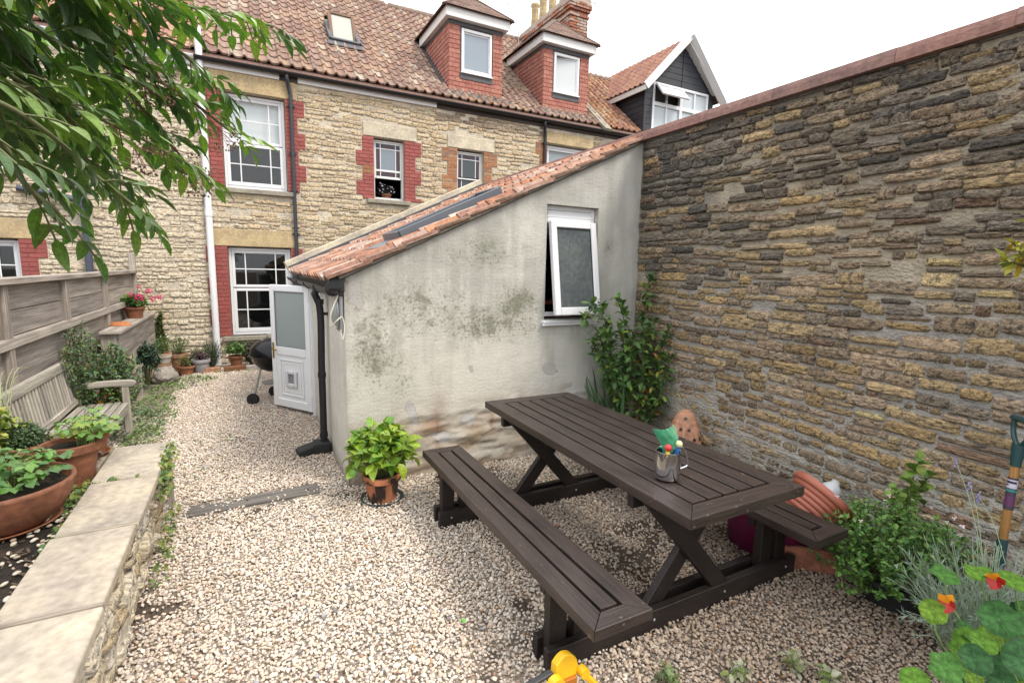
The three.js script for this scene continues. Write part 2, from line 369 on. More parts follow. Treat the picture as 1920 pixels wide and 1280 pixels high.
// ---------------------------------------------------------------- the garden boundary wall on the right
const WX = 3.99;
{
  const wall = thing('boundary_wall', 'tall rubble stone garden wall with pink coping along the right of the yard', 'wall', [WX, 0, -5]);
  // mortar bed: uneven sheet, tan and dirty above, grey below, smooth cement at the foot
  const nz = 150, ny = 90, z0 = -1.2, z1 = 11.3, h = 3.45;
  T.mortar = tex(1536, 448, (u, v) => {
    const z = z0 + u * (z1 - z0), y = v * h, a = fbm(z * 1.3, y * 1.3, 3, 5), b = fbm(z * 9, y * 9, 7, 3);
    let c = mix3([0.33, 0.31, 0.28], [0.33, 0.285, 0.215], sstep(1.7, 2.3, y + a * 0.8));
    c = mix3(c, [0.38, 0.36, 0.31], sstep(0.95, 0.5, y + a * 0.7) * 0.8);
    const k = 0.95 + a * 0.5 + b * 0.5;
    c = c.map((q) => q * k);
    const dark = sstep(0.02, 0.32, fbm(z * 0.8, y * 0.9, 12, 4) + 0.34 * sstep(1.6, 3.3, y) + 0.2 * sstep(2.6, 4.2, z) * sstep(1.5, 2.6, y) - 0.22);
    c = mix3(c, [0.13, 0.12, 0.11], dark * 0.6);
    return c.map((q) => Math.pow(clamp(q), 1 / 2.2));
  }, { clampIt: true });
  const g = new THREE.PlaneGeometry(1, 1, nz, ny), p = g.attributes.position;
  for (let i = 0; i < p.count; i++) {
    const u = p.getX(i) + 0.5, v = p.getY(i) + 0.5, z = z0 + u * (z1 - z0), y = v * h;
    const smear = sstep(0.95, 0.45, y + fbm(z, y, 5, 3) * 0.7 - 0.15 * sstep(3, 4.2, z));
    const x = (0.016 + smear * 0.02) * fbm(z * 3, y * 11, 2, 4) + 0.016 * fbm(z * 1.2, y * 1.2, 9, 2) + smear * 0.02 + 0.012 * sstep(1.9, 2.6, y) * (0.5 + fbm(z * 1.5, y * 2.2, 31, 3));
    p.setXYZ(i, WX - x, y, -z);
  }
  g.computeVertexNormals();
  const back = joined(span(WX + 0.05, WX + 0.4, 0, h, -z1, -z0, 0));
  const fb = T.fineB.clone(); fb.repeat.set(40, 11); fb.needsUpdate = true;
  const bed = wpart(wall, 'mortar_face', g, mat([1, 1, 1], { map: T.mortar, bump: fb, bs: 0.016, rough: 0.95 }));
  wpart(wall, 'wall_core', back, mat([0.3, 0.27, 0.22], { map: T.mottle }));
  const stones = layStones({
    seed: 11, u0: 0.2, u1: 4.47, y0: 0.04, y1: 3.43,
    rows: (r, y) => y > 2.1 ? r.r(0.05, 0.095) : r.r(0.055, 0.115), widths: (r, y, hh) => (y > 2.1 ? r.r(0.1, 0.36) : hh * r.r(1.0, 3.6)),
    gap: (r, y) => (y > 2.0 ? r.r(0.003, 0.018) : r.r(0.008, 0.022)), jitter: 0.016, wave: 0.14, skip: 0.02, split: 0.3,
  }).filter((s) => s.y > 0.1 && s.y + s.h / 2 < 3.43);
  const r = rngOf(4);
  const warm = [[0.4, 0.31, 0.185], [0.36, 0.285, 0.19], [0.43, 0.335, 0.2], [0.34, 0.265, 0.19], [0.31, 0.25, 0.19], [0.42, 0.31, 0.165], [0.37, 0.29, 0.21], [0.33, 0.27, 0.2]];
  const drab = [[0.24, 0.21, 0.17], [0.21, 0.18, 0.145], [0.28, 0.235, 0.175], [0.2, 0.175, 0.15], [0.26, 0.22, 0.16], [0.32, 0.26, 0.18], [0.3, 0.24, 0.15]];
  const dark = [[0.12, 0.11, 0.1], [0.145, 0.13, 0.112], [0.17, 0.15, 0.128]];
  setStones(bed, 'stone', stones, (s) => {
    const low = sstep(0.95, 0.55, s.y + 0.25 * fbm(s.u, s.y, 5, 2) - 0.12 * sstep(3.2, 4.2, s.u)), hi = sstep(1.9, 2.5, s.y);
    const depth = mix(mix(0.02, 0.034, hi) * (0.75 + 0.5 * s.k), 0.019, low);
    return TRS(V(WX - 0.003 - 0.004 * low, s.y, -s.u), [0, -Math.PI / 2, 0]).multiply(TRS(V(0, 0, 0), [0, 0, s.tilt * (hi ? 2 : 1)], [s.w, s.h, depth]));
  }, roughStones, (s) => {
    const lum = r.r(0.72, 1.22), f = fbm(s.u * 0.9, s.y * 0.9, 12, 3) + r.r(-0.25, 0.25), hi = sstep(1.6, 2.6, s.y + f * 0.8), black = sstep(2.6, 4.2, s.u) * sstep(1.7, 2.6, s.y) * 0.5 + sstep(2.3, 3.4, s.y) * 0.35;
    let c = r() < hi * 0.75 ? r.p(drab) : r.p(warm);
    if (r() < black) c = r.p(dark);
    if (s.y < 0.75) c = mix3(c, [0.33, 0.3, 0.25], 0.5 * sstep(0.8, 0.4, s.y));
    if (r() < 0.02) c = [0.26, 0.18, 0.13];
    const st = 0.9 + 0.6 * fbm(s.u * 1.1, s.y * 1.3, 77, 3); c = [1.3, 1.22, 1.12].map((w, i) => Math.min(0.62, c[i] * w * clamp(st, 0.68, 1.15) * lum));
    return c;
  }, T.rockB, 0.02);
  // coping lengths
  const mk = [mat([0.34, 0.185, 0.155], { map: T.mottle, bump: T.fineB, bs: 0.004 }), mat([0.3, 0.18, 0.155], { map: T.mottle, bump: T.fineB, bs: 0.004 }), mat([0.37, 0.215, 0.18], { map: T.mottle, bump: T.fineB, bs: 0.004 })];
  const cope = new THREE.Shape(); cope.moveTo(-0.255, 0); cope.lineTo(0.255, 0); cope.lineTo(0.255, 0.045); cope.quadraticCurveTo(0.13, 0.125, 0, 0.13); cope.quadraticCurveTo(-0.15, 0.125, -0.245, 0.085); cope.lineTo(-0.255, 0.05); cope.lineTo(-0.255, 0);
  const lens = [0.9, 0.75, 0.95, 0.6]; let z = -1.2, i = 0;
  while (z < 11.2) {
    const L = lens[i % 4], e = new THREE.ExtrudeGeometry(cope, { depth: L - 0.008, bevelEnabled: true, bevelSize: 0.006, bevelThickness: 0.006, bevelSegments: 1, curveSegments: 5 });
    e.rotateX(0); e.translate(WX + 0.185, 3.425 + 0.006 * n3(z, 1, 1), -z - L);
    wpart(wall, 'coping_stone', muv(e, 2, i), mk[i % 3]); z += L; i++;
  }
  wpart(wall, 'mortar_bed', span(WX - 0.02, WX + 0.38, 3.4, 3.426, -11.2, 1.2, 0.004), mat([0.16, 0.145, 0.13], { map: T.mottle, bump: T.fineB, bs: 0.01 }));
}
// ---------------------------------------------------------------- roof tiles
// one single-roll clay tile: a across, y up, z down the slope; unit width and length
function tileShape(seed, w, L, roll = 0.032, lip = 0.016) {
  const r = rngOf(seed), N = 8, pos = [], idx = [], uv = [], ox = r.r(0, 5), oy = r.r(0, 5);
  const prof = (t) => { const q = (t - 0.12) / 0.42; return (q > 0 && q < 1 ? Math.sin(q * Math.PI) * roll : -0.006 * Math.sin(clamp((t - 0.54) / 0.46) * Math.PI)) + (t > 0.93 ? (t - 0.93) * 0.1 : 0); };
  const rows = [[0, 0], [L, lip], [L, 0]];
  for (const [z, up] of rows) for (let i = 0; i <= N; i++) { const t = i / N; pos.push((t - 0.5) * w, prof(t) + up + (z ? 0.004 * n3(t * 3, seed, 1) : 0) - (z && !up ? 0.004 : 0), z + (z ? 0.006 * n3(seed, t * 4, 3) : 0)); uv.push(t * w + ox, z + (up ? 0 : 0.02) + oy); }
  const W = N + 1;
  for (let j = 0; j < 2; j++) for (let i = 0; i < N; i++) { const a = j * W + i; idx.push(a, a + W, a + W + 1, a, a + W + 1, a + 1); }
  // sides
  for (const i of [0, N]) { const b = pos.length / 3; for (const [z, up] of [[0, 0], [L, lip]]) for (const d of [0, -0.026]) { pos.push((i / N - 0.5) * w, prof(i / N) + up + d, z); uv.push(ox + d, z + oy); } idx.push(b, b + 1, b + 3, b, b + 3, b + 2); }
  const g = new THREE.BufferGeometry();
  g.setAttribute('position', new THREE.Float32BufferAttribute(pos, 3)); g.setAttribute('uv', new THREE.Float32BufferAttribute(uv, 2)); g.setIndex(idx);
  const q = toCreasedNormals(g, 0.7); return q;
}
function layTiles(parent, tiles, palette, most = 300, label) {
  for (const t of tiles) { const p = V(0, 0, 0).setFromMatrixPosition(t.m), q = seen(p); t.area = q.in ? q.scale : 0; }
  tiles.sort((a, b) => b.area - a.area);
  const rest = new Join(true);
  const mats = palette.map((c) => mat(c, { map: T.clayC, bump: T.fineB, bs: 0.002, rough: 0.9 }));
  tiles.forEach((t, i) => { if (i < most) mpart(parent, 'roof_tile', t.g, mats[t.c], t.m); else rest.add(t.g, t.m, palette[t.c]); });
  if (!rest.empty) stuff(part(parent, 'roof_tile', rest.geom().translate(...origin.get(parent).clone().negate().toArray()), mat([1, 1, 1], { vc: true, map: T.clayC, bump: T.fineB, bs: 0.002, rough: 0.9 })));
}
// half-round gutter along a line (world)
function gutterGeom(a, b, r = 0.06) {
  const d = b.clone().sub(a), L = d.length(), s = new THREE.Shape();
  s.absarc(0, 0, r, Math.PI, 2 * Math.PI, false); s.lineTo(r - 0.006, 0); s.absarc(0, 0, r - 0.006, 2 * Math.PI, Math.PI, true); s.lineTo(-r, 0);
  const g = new THREE.ExtrudeGeometry(s, { depth: L, bevelEnabled: false, curveSegments: 10 });
  const z = d.normalize(), x = new THREE.Vector3().crossVectors(V(0, 1, 0), z).normalize(), y = new THREE.Vector3().crossVectors(z, x);
  g.applyMatrix4(frameM(a, x, y, z)); return muv(g);
}
// open box behind a window: dark room with a back wall
function roomGeom(x0, x1, y0, y1, zf, depth) {
  const t = 0.05;
  return joined(span(x0 - 0.4, x1 + 0.4, y0 - 0.5, y1 + 0.3, zf - depth - t, zf - depth, 0), span(x0 - 0.4 - t, x0 - 0.4, y0 - 0.5, y1 + 0.3, zf - depth, zf, 0), span(x1 + 0.4, x1 + 0.4 + t, y0 - 0.5, y1 + 0.3, zf - depth, zf, 0),
    span(x0 - 0.4 - t, x1 + 0.4 + t, y1 + 0.3, y1 + 0.35, zf - depth - t, zf, 0), span(x0 - 0.4 - t, x1 + 0.4 + t, y0 - 0.55, y0 - 0.5, zf - depth - t, zf, 0));
}
// rectangle frame in the x-y plane
function frameGeom(x0, x1, y0, y1, z0, z1, w, wb = w, b = 0.006) {
  return joined(span(x0, x0 + w, y0, y1, z0, z1, b, 1), span(x1 - w, x1, y0, y1, z0, z1, b, 1), span(x0 + w + 0.001, x1 - w - 0.001, y1 - w, y1, z0 + 0.001, z1 - 0.001, b, 0), span(x0 + w + 0.001, x1 - w - 0.001, y0, y0 + wb, z0 + 0.001, z1 - 0.001, b, 0));
}

// ---------------------------------------------------------------- the lean-to outbuilding
const OX = 0.745, OZ = 4.49, OT = Math.atan(0.472), eaveY = (x) => 1.9 + 0.472 * (x - OX);
const shed = thing('lean_to_outbuilding', 'rendered lean-to outbuilding with clay tiled roof against the stone wall', 'outbuilding', [2.3, 0, -6]);
{
  const W0 = 2.755, W1 = 3.405, Y0 = 1.475, Y1 = 2.66;   // window opening
  const grain = (x, y) => {
    const base = 0.013 * fbm(x * 0.9, y * 0.9, 2, 3) + 0.007 * fbm(x * 5, y * 5, 4, 3);
    const foot = sstep(0.78, 0.42, y + 0.25 * fbm(x * 1.4, 2, 7, 2)) * sstep(0.95, 1.35, x);
    const lumps = 0.06 * fbm(x * 2.6, y * 11, 9, 4) + 0.02 * fbm(x * 9, y * 22, 3, 2);
    return base + foot * lumps;
  };
  const flakes = [[1.34, 0.62, 0.05, 0.13, 0.35], [1.93, 1.02, 0.03, 0.045, 0.2], [1.9, 0.5, 0.075, 0.06, 0], [2.85, 0.93, 0.1, 0.075, 0.4], [1.62, 0.36, 0.09, 0.06, 0.2], [0.83, 1.74, 0.085, 0.13, 0.1], [3.1, 0.75, 0.05, 0.03, 0]];
  const rust = [[1.6, 0.40, 0.08, 0.36, 0.65], [2.18, 0.45, 0.035, 0.1, 0.8], [1.5, 0.44, 0.09, 0.1, 0.5], [0.86, 0.34, 0.1, 0.12, 0.45], [2.5, 0.55, 0.07, 0.3, 0.35], [2.62, 0.3, 0.05, 0.25, 0.4], [2.72, 0.62, 0.1, 0.1, 0.3], [3.03, 0.68, 0.05, 0.1, 0.3], [1.95, 0.5, 0.08, 0.12, 0.3]];
  const colour = (x, y) => {
    const a = fbm(x * 1.2, y * 1.2, 21, 5), b = fbm(x * 8, y * 8, 24, 4), c2 = fbm(x * 34, y * 34, 27, 3);
    const k = 1 + a * 0.26 + b * 0.16 + c2 * 0.1;
    let c = [0.55 * k, 0.535 * k, 0.485 * k];
    c = mix3(c, [0.46, 0.455, 0.43], sstep(2.3, 3.4, x) * 0.55);
    c = mix3(c, [0.6, 0.565, 0.475], 0.6 * Math.exp(-(((x - 1.75) / 0.9) ** 2) - (((y - 0.95) / 0.4) ** 2)));
    // mould: cloudy zones of small dots
    const zone = Math.max(
      1.0 * Math.exp(-(((x - 0.98) / 0.2) ** 2) - (((y - 1.25) / 0.4) ** 2)),
      0.72 * Math.exp(-(((x - 1.45) / 0.65) ** 2) - (((y - 1.6) / 0.33) ** 2)),
      1.08 * Math.exp(-(((x - 2.43) / 0.3) ** 2) - (((y - 1.57) / 0.28) ** 2)),
      0.85 * Math.exp(-(((x - 2.05) / 0.5) ** 2) - (((y - 1.45) / 0.22) ** 2)),
      0.62 * Math.exp(-(((x - 2.0) / 0.6) ** 2) - (((y - 2.15) / 0.2) ** 2)),
      0.5 * Math.exp(-(((x - 3.6) / 0.12) ** 2) - (((y - 2.25) / 0.16) ** 2)),
      0.6 * Math.exp(-(((x - 1.25) / 0.12) ** 2) - (((y - 1.0) / 0.35) ** 2)));
    const zn = zone * (0.75 + 0.9 * fbm(x * 4, y * 4, 36, 3)), d1 = sstep(0.16, 0.34, fbm(x * 34, y * 30, 33, 3) + 0.4 * zn - 0.1), d2 = sstep(0.12, 0.3, fbm(x * 75, y * 70, 39, 2) + 0.34 * zn - 0.08), d3 = sstep(-0.05, 0.4, fbm(x * 9, y * 8, 34, 4) + 0.6 * zn - 0.32);
    const run = fbm(x * 11, y * 0.9, 91, 4), grime = sstep(-0.1, 0.35, fbm(x * 2.2, y * 1.6, 95, 4) + 0.5 * run + 0.3 * sstep(0.9, 2.2, y) - 0.12);
    c = mix3(c, [0.33, 0.325, 0.29], clamp(grime * 0.5 * sstep(0.55, 1.0, y)));
    c = mix3(c, [0.26, 0.26, 0.2], clamp(zn * 0.72 * (0.8 + 1.1 * run) + d3 * 0.62 * clamp(zone * 2)));
    c = mix3(c, [0.17, 0.165, 0.12], clamp((d1 * 0.55 + d2 * 0.42) * clamp(0.14 + zone * 1.5), 0, 0.8));
    // damp, brown foot
    const foot = sstep(0.8, 0.35, y + 0.3 * fbm(x * 1.3, y, 41, 3));
    c = mix3(c, [0.36, 0.285, 0.2], clamp(foot * (0.62 + 1.3 * fbm(x * 2.2, y * 5, 44, 4))));
    c = mix3(c, [0.17, 0.14, 0.1], sstep(0.16, 0.0, y + 0.2 * fbm(x * 2, 0, 47, 2)) * 0.6);
    for (const [fx, fy, rx, ry, s] of rust) { const q = Math.exp(-(((x - fx + 0.04 * fbm(y * 5, x * 2, 3, 2)) / rx) ** 2) - (((y - fy) / ry) ** 2)) * (0.65 + 1.1 * fbm(x * 9, y * 3, 51, 3)); c = mix3(c, [0.2, 0.085, 0.03], clamp(q * s, 0, 0.85)); }
    for (const [fx, fy, rx, ry, t] of flakes) { const q = ((x - fx + t * (y - fy)) / rx) ** 2 + ((y - fy) / ry) ** 2 + 1.9 * fbm(x * 11, y * 11, fx * 9, 3); if (q < 1) c = mix3([0.42, 0.4, 0.38], [0.3, 0.27, 0.22], sstep(0.75, 1, q)); }
    // streaks under the sill, cracks near the verge
    c = mix3(c, [0.3, 0.29, 0.25], 0.6 * sstep(1.44, 1.2, y) * sstep(0.95, 1.25, y) * Math.exp(-(((x - 2.8) / 0.05) ** 2)));
    c = mix3(c, [0.32, 0.31, 0.28], 0.5 * sstep(0.0, 0.14, eaveY(x) - y) * sstep(0.35, 0.1, eaveY(x) - y) * (0.6 + fbm(x * 7, y * 4, 61, 3)));
    return c;
  };
  T.render = tex(1400, 1400, (u, v) => colour(OX + u * 3.25, v * 3.5).map((q) => Math.pow(clamp(q), 1 / 2.2)), { clampIt: true });
  const fb = T.fineB.clone(); fb.repeat.set(9, 9.6); fb.needsUpdate = true;
  const rm = mat([1, 1, 1], { map: T.render, bump: fb, bs: 0.003, rough: 0.93 });
  const piece = (x0, x1, yb, yt, nx, ny) => {
    const g = new THREE.PlaneGeometry(1, 1, nx, ny), p = g.attributes.position, uv = g.attributes.uv;
    for (let i = 0; i < p.count; i++) {
      const x = mix(x0, x1, p.getX(i) + 0.5), y = mix(yb(x), yt(x), p.getY(i) + 0.5);
      const nearHole = Math.max(W0 - x, x - W1, Y0 - y, y - Y1) < 0.02 ? 0 : 1, nearCorner = sstep(0, 0.05, x - OX);
      p.setXYZ(i, x, y, -OZ + grain(x, y) * nearHole - (1 - nearCorner) * 0.012);
      uv.setXY(i, (x - OX) / 3.25, y / 3.5);
    }
    g.computeVertexNormals(); return g;
  };
  const k0 = () => -0.05, top = (x) => eaveY(x) - 0.0;
  const face = joined(piece(OX, W0, k0, top, 130, 130), piece(W0, W1, k0, () => Y0, 40, 70), piece(W0, W1, () => Y1, top, 40, 30), piece(W1, WX + 0.03, k0, top, 34, 150));
  const wall = wpart(shed, 'wall', face, rm);
  // reveals of the window and the body behind
  const rv = mat([0.5, 0.48, 0.42], { map: T.mottle, bump: T.fineB, bs: 0.003 });
  wpart(shed, 'window_reveal', joined(span(W0 - 0.02, W0, Y0, Y1, -OZ - 0.2, -OZ - 0.003, 0), span(W1, W1 + 0.02, Y0, Y1, -OZ - 0.2, -OZ - 0.003, 0), span(W0 - 0.02, W1 + 0.02, Y1, Y1 + 0.02, -OZ - 0.2, -OZ - 0.003, 0), span(W0 - 0.02, W1 + 0.02, Y0 - 0.02, Y0, -OZ - 0.2, -OZ - 0.003, 0)), rv);
  // side wall towards the path, with the doorway
  T.side = tex(512, 512, (u, v) => { const a = fbm(u * 8, v * 3, 81, 5), b = fbm(u * 50, v * 20, 83, 3), s = fbm(u * 60, v * 1.2, 85, 3), k = 1 + a * 0.3 + b * 0.14 + s * 0.14; let c = [0.53 * k, 0.51 * k, 0.46 * k]; c = mix3(c, [0.24, 0.21, 0.17], sstep(0.1, 0.0, v + 0.12 * fbm(u * 9, v * 2, 88, 3)) * 0.8); return c.map((q) => Math.pow(clamp(q), 1 / 2.2)); }, { clampIt: true });
  const sp = (z0, z1, y0, y1, nx, ny) => { const g = new THREE.PlaneGeometry(1, 1, nx, ny), p = g.attributes.position, uv = g.attributes.uv; for (let i = 0; i < p.count; i++) { const z = mix(z0, z1, 0.5 - p.getX(i)), y = mix(y0, y1, p.getY(i) + 0.5); p.setXYZ(i, OX + 0.012 * fbm(z * 1.5, y * 1.5, 5, 3) * sstep(0, 0.08, z - OZ) , y, -z); uv.setXY(i, (z - OZ) / 6.8, y / 1.95); } g.computeVertexNormals(); return g; };
  wpart(shed, 'side_wall', joined(sp(OZ, 6.88, -0.05, 1.93, 60, 50), sp(7.78, 8.7, -0.05, 1.93, 20, 30), sp(6.88, 7.78, 1.78, 1.93, 12, 4)), mat([1, 1, 1], { map: T.side, bump: fb, bs: 0.003, rough: 0.93 }));
  { const s = new THREE.Shape(); s.moveTo(OX, -0.05); s.lineTo(WX, -0.05); s.lineTo(WX, eaveY(WX)); s.lineTo(OX, eaveY(OX)); s.lineTo(OX, -0.05); const g = new THREE.ExtrudeGeometry(s, { depth: 0.15, bevelEnabled: false }); g.translate(0, 0, -8.74); wpart(shed, 'rear_wall', muv(g), mat([0.5, 0.47, 0.4], { map: T.mottle })); }
  wpart(shed, 'inner_wall', joined(span(OX + 0.24, 3.9, 0.01, 0.03, -8.55, -4.75, 0), span(2.2, 2.25, 0, 2.5, -8.55, -4.75, 0), span(2.25, 3.95, 0, 2.6, -6.9, -6.85, 0)), MT.darkRoom);
  // interior sill things seen through the open casement
  wpart(shed, 'inner_shelf', joined(span(2.6, 3.4, 1.44, 1.47, -4.95, -4.7, 0.004), span(2.6, 3.5, 1.62, 1.65, -5.05, -4.75, 0.004), span(2.62, 2.66, 1.2, 2.2, -5.05, -4.8, 0.004)), mat([0.3, 0.07, 0.035], { map: T.woodC, rough: 0.6 }));

  // window
  const fr = joined(frameGeom(W0 + 0.003, W1 - 0.003, Y0 + 0.03, Y1 - 0.003, -OZ - 0.13, -OZ - 0.065, 0.045), span(W0 + 0.049, W1 - 0.049, Y1 - 0.175, Y1 - 0.05, -OZ - 0.125, -OZ - 0.062, 0.006), span(W0 + 0.03, W1 - 0.03, Y1 - 0.118, Y1 - 0.108, -OZ - 0.1, -OZ - 0.058, 0.002));
  const win = wpart(shed, 'window', fr, MT.upvc);
  wpart(win, 'window_sill', joined(span(W0 - 0.035, W1 + 0.02, Y0 - 0.035, Y0 - 0.004, -OZ - 0.12, -OZ + 0.055, 0.008), span(W0 - 0.035, W1 + 0.02, Y0 - 0.06, Y0 - 0.036, -OZ + 0.012, -OZ + 0.05, 0.006)), MT.upvc);
  // top-hung sash, pushed open at the foot; its shape from its hinge line down
  const sw = 0.575, sh = 0.985, sash = frameGeom(-sw / 2, sw / 2, -sh, 0, 0, 0.06, 0.072, 0.085, 0.012);
  sash.rotateX(-9.5 * D); sash.translate((W0 + W1) / 2 + 0.012, Y1 - 0.165, -OZ - 0.058);
  const sashM = wpart(win, 'sash', sash, MT.upvc);
  const pg = span(-sw / 2 + 0.066, sw / 2 - 0.066, -sh + 0.08, -0.066, 0.022, 0.034, 0); pg.rotateX(-9.5 * D); pg.translate((W0 + W1) / 2 + 0.012, Y1 - 0.165, -OZ - 0.058);
  wpart(win, 'pane', pg, mat([0.13, 0.15, 0.155], { rough: 0.24, map: T.mottle, bump: T.fineB, bs: 0.0015 }));
  const bead = joined(frameGeom(-sw / 2 + 0.066, sw / 2 - 0.066, -sh + 0.078, -0.066, 0.035, 0.046, 0.01)); bead.rotateX(-9.5 * D); bead.translate((W0 + W1) / 2 + 0.012, Y1 - 0.165, -OZ - 0.058);
  wpart(win, 'gasket', bead, MT.black);

  // roof
  const up = V(Math.cos(OT), Math.sin(OT), 0), a = V(0, 0, 1), n = V(-Math.sin(OT), Math.cos(OT), 0), d = up.clone().negate();
  const e0 = V(0.6, eaveY(0.6) + 0.03, 0), at2 = (s, z, h = 0) => V(e0.x + up.x * s + n.x * h, e0.y + up.y * s + n.y * h, -z);
  const deck = bar(at2(0.12, 4.5, -0.03), at2(0.12, 8.5, -0.03), 0.1, 0.05);
  const slab = new THREE.BufferGeometry(); // underside board
  { const s1 = 3.72, q = [at2(0.1, 4.47, -0.04), at2(s1, 4.47, -0.04), at2(s1, 8.56, -0.04), at2(0.1, 8.56, -0.04), at2(0.1, 4.47, -0.0), at2(s1, 4.47, -0.0), at2(s1, 8.56, -0.0), at2(0.1, 8.56, -0.0)], f = [];
    for (const [i, j, k, l] of [[0, 1, 2, 3], [4, 7, 6, 5], [0, 4, 5, 1], [1, 5, 6, 2], [2, 6, 7, 3], [3, 7, 4, 0]]) f.push(q[i], q[j], q[k], q[i], q[k], q[l]);
    slab.setFromPoints(f); slab.computeVertexNormals(); }
  const roof = wpart(shed, 'roof', muv(joined(norm(slab), deck)), mat([0.2, 0.17, 0.14], { map: T.mottle, rough: 0.95 }));
  const TW = 0.2, TL = 0.335, shapes = []; for (let i = 0; i < 6; i++) shapes.push(tileShape(40 + i, TW + 0.012, TL + 0.05, 0.045, 0.03));
  const palette = [[0.42, 0.22, 0.145], [0.47, 0.28, 0.2], [0.5, 0.34, 0.27], [0.4, 0.19, 0.115], [0.56, 0.43, 0.36], [0.34, 0.18, 0.13], [0.47, 0.22, 0.12], [0.46, 0.31, 0.25]];
  const tiles = [], r = rngOf(61);
  for (let i = 0; i < 11; i++) for (let j = 0; j < 20; j++) {
    const z = 4.52 + j * TW, s = 0.06 + i * TL;
    if (i >= 2 && i <= 6 && z > 4.86 && z < 5.5 && s + TL * 0.6 > 0.83 && s < 2.06) continue;  // the roof window
    tiles.push({ g: r.p(shapes), c: r.i(palette.length), m: frameM(at2(s + TL, z, 0.008), a, n, d).multiply(TRS(V(r.r(-0.004, 0.004), r.r(-0.003, 0.003), r.r(-0.008, 0.008)), [0.022 + r.r(-0.006, 0.006), r.r(-0.015, 0.015), r.r(-0.012, 0.012)])) });
  }
  layTiles(roof, tiles, palette);
  // verge: mortared end, one wedge to each course
  const vm = mat([0.3, 0.2, 0.14], { map: T.clayC, bump: T.rockB, bs: 0.01 });
  for (let i = 0; i < 11; i++) { const s = 0.05 + i * TL, g = bar(at2(s, 4.432, 0.032), at2(s + TL + 0.03, 4.432, 0.004), 0.04, 0.028, 0.006, n); wpart(roof, 'verge_tile', g, i % 2 ? vm : mat(r.p(palette), { map: T.clayC, bump: T.fineB, bs: 0.003 })); }
  wpart(roof, 'mortar_fillet', bar(at2(0.1, 4.462, -0.014), at2(3.6, 4.462, -0.014), 0.05, 0.03, 0.004, n), mat([0.24, 0.215, 0.18], { map: T.mottle, bump: T.rockB, bs: 0.01 }));
  // far edge: lead soaker and cement flashing up the house wall
  wpart(roof, 'flashing', bar(at2(0.04, 8.5, 0.06), at2(3.66, 8.5, 0.06), 0.1, 0.06, 0.004, n), MT.lead);
  wpart(roof, 'gable_coping', bar(at2(0.02, 8.66, 0.1), at2(3.66, 8.66, 0.1), 0.2, 0.14, 0.012, n), MT.palestone);
  // roof window lying along the near edge
  const rw = joined(bar(at2(0.86, 4.9, 0.07), at2(2.05, 4.9, 0.07), 0.05, 0.1, 0.008, n), bar(at2(0.86, 5.44, 0.07), at2(2.05, 5.44, 0.07), 0.05, 0.1, 0.008, n), bar(at2(0.86, 4.9, 0.068), at2(0.86, 5.44, 0.068), 0.06, 0.1, 0.008, n), bar(at2(2.04, 4.9, 0.068), at2(2.04, 5.44, 0.068), 0.07, 0.12, 0.008, n));
  const rwm = wpart(roof, 'roof_window', rw, mat([0.12, 0.135, 0.155], { rough: 0.35, metal: 0.3 }));
  wpart(roof, 'pane', bar(at2(0.9, 5.17, 0.09), at2(2.0, 5.17, 0.09), 0.5, 0.012, 0, n), mat([0.07, 0.085, 0.1], { rough: 0.06 }));
  wpart(roof, 'lead_apron', bar(at2(0.6, 5.14, 0.05), at2(0.84, 5.14, 0.05), 0.62, 0.008, 0.002, n), mat([0.22, 0.25, 0.29], { rough: 0.4, metal: 0.4 }));
  // gutter with its end and bracket board
  const gx = 0.645, gy = eaveY(0.6) - 0.03;
  wpart(shed, 'gutter', joined(gutterGeom(V(gx, gy, -4.42), V(gx, gy, -8.68), 0.065), muv(at(new THREE.CylinderGeometry(0.065, 0.065, 0.012, 16, 1, false, Math.PI / 2, Math.PI).rotateX(Math.PI / 2), gx, gy, -4.42)), ...[5.2, 6.1, 7.0, 7.9].map((z) => at(muv(new THREE.TorusGeometry(0.068, 0.008, 4, 10, Math.PI).rotateZ(Math.PI)), gx, gy, -z))), MT.black);
  wpart(shed, 'fascia_board', joined(span(0.7, 0.74, 1.74, 1.91, -8.68, -4.46, 0.004), span(0.62, 0.745, 1.775, 1.88, -4.475, -4.45, 0.004)), mat([0.018, 0.018, 0.019], { rough: 0.5 }));
  // downpipe and shoe
  const dp = wpart(shed, 'downpipe', joined(tube([V(gx, gy - 0.05, -5.52), V(0.625, 1.7, -5.52), V(0.665, 1.6, -5.52), V(0.67, 0.9, -5.52), V(0.67, 0.1, -5.52)], 0.036, 30, 12), ...[1.62, 0.85, 0.2].map((y) => at(muv(cyl(0.042, 0.042, 0.05, 14)), 0.67, y, -5.52)), span(0.68, 0.75, 1.48, 1.51, -5.54, -5.5, 0.004)), MT.black);
  wpart(dp, 'drain_shoe', joined(span(0.56, 0.73, 0.0, 0.13, -5.62, -5.43, 0.02), bar(V(0.6, 0.08, -5.53), V(0.4, 0.03, -5.5), 0.16, 0.09, 0.025)), MT.darkRubber);
  // white trunking and door frame
  wpart(shed, 'door_frame', joined(span(0.715, 0.76, 0.02, 1.77, -5.93, -5.87, 0.006), span(0.715, 0.79, 0.02, 1.77, -6.95, -6.88, 0.006), span(0.715, 0.79, 0.02, 1.77, -7.78, -7.71, 0.006), span(0.72, 0.785, 1.77, 1.83, -7.78, -6.88, 0.006)), MT.upvc);

  // the door, from its free edge towards its hinge
  const door = new THREE.Group(); door.name = 'door'; door.position.set(0.3 - 2.3, 0.06, -7.56 + 6); door.rotation.y = -56 * D; shed.add(door); origin.set(door, V(0, 0, 0));
  const dw = 0.76, dh = 1.66;
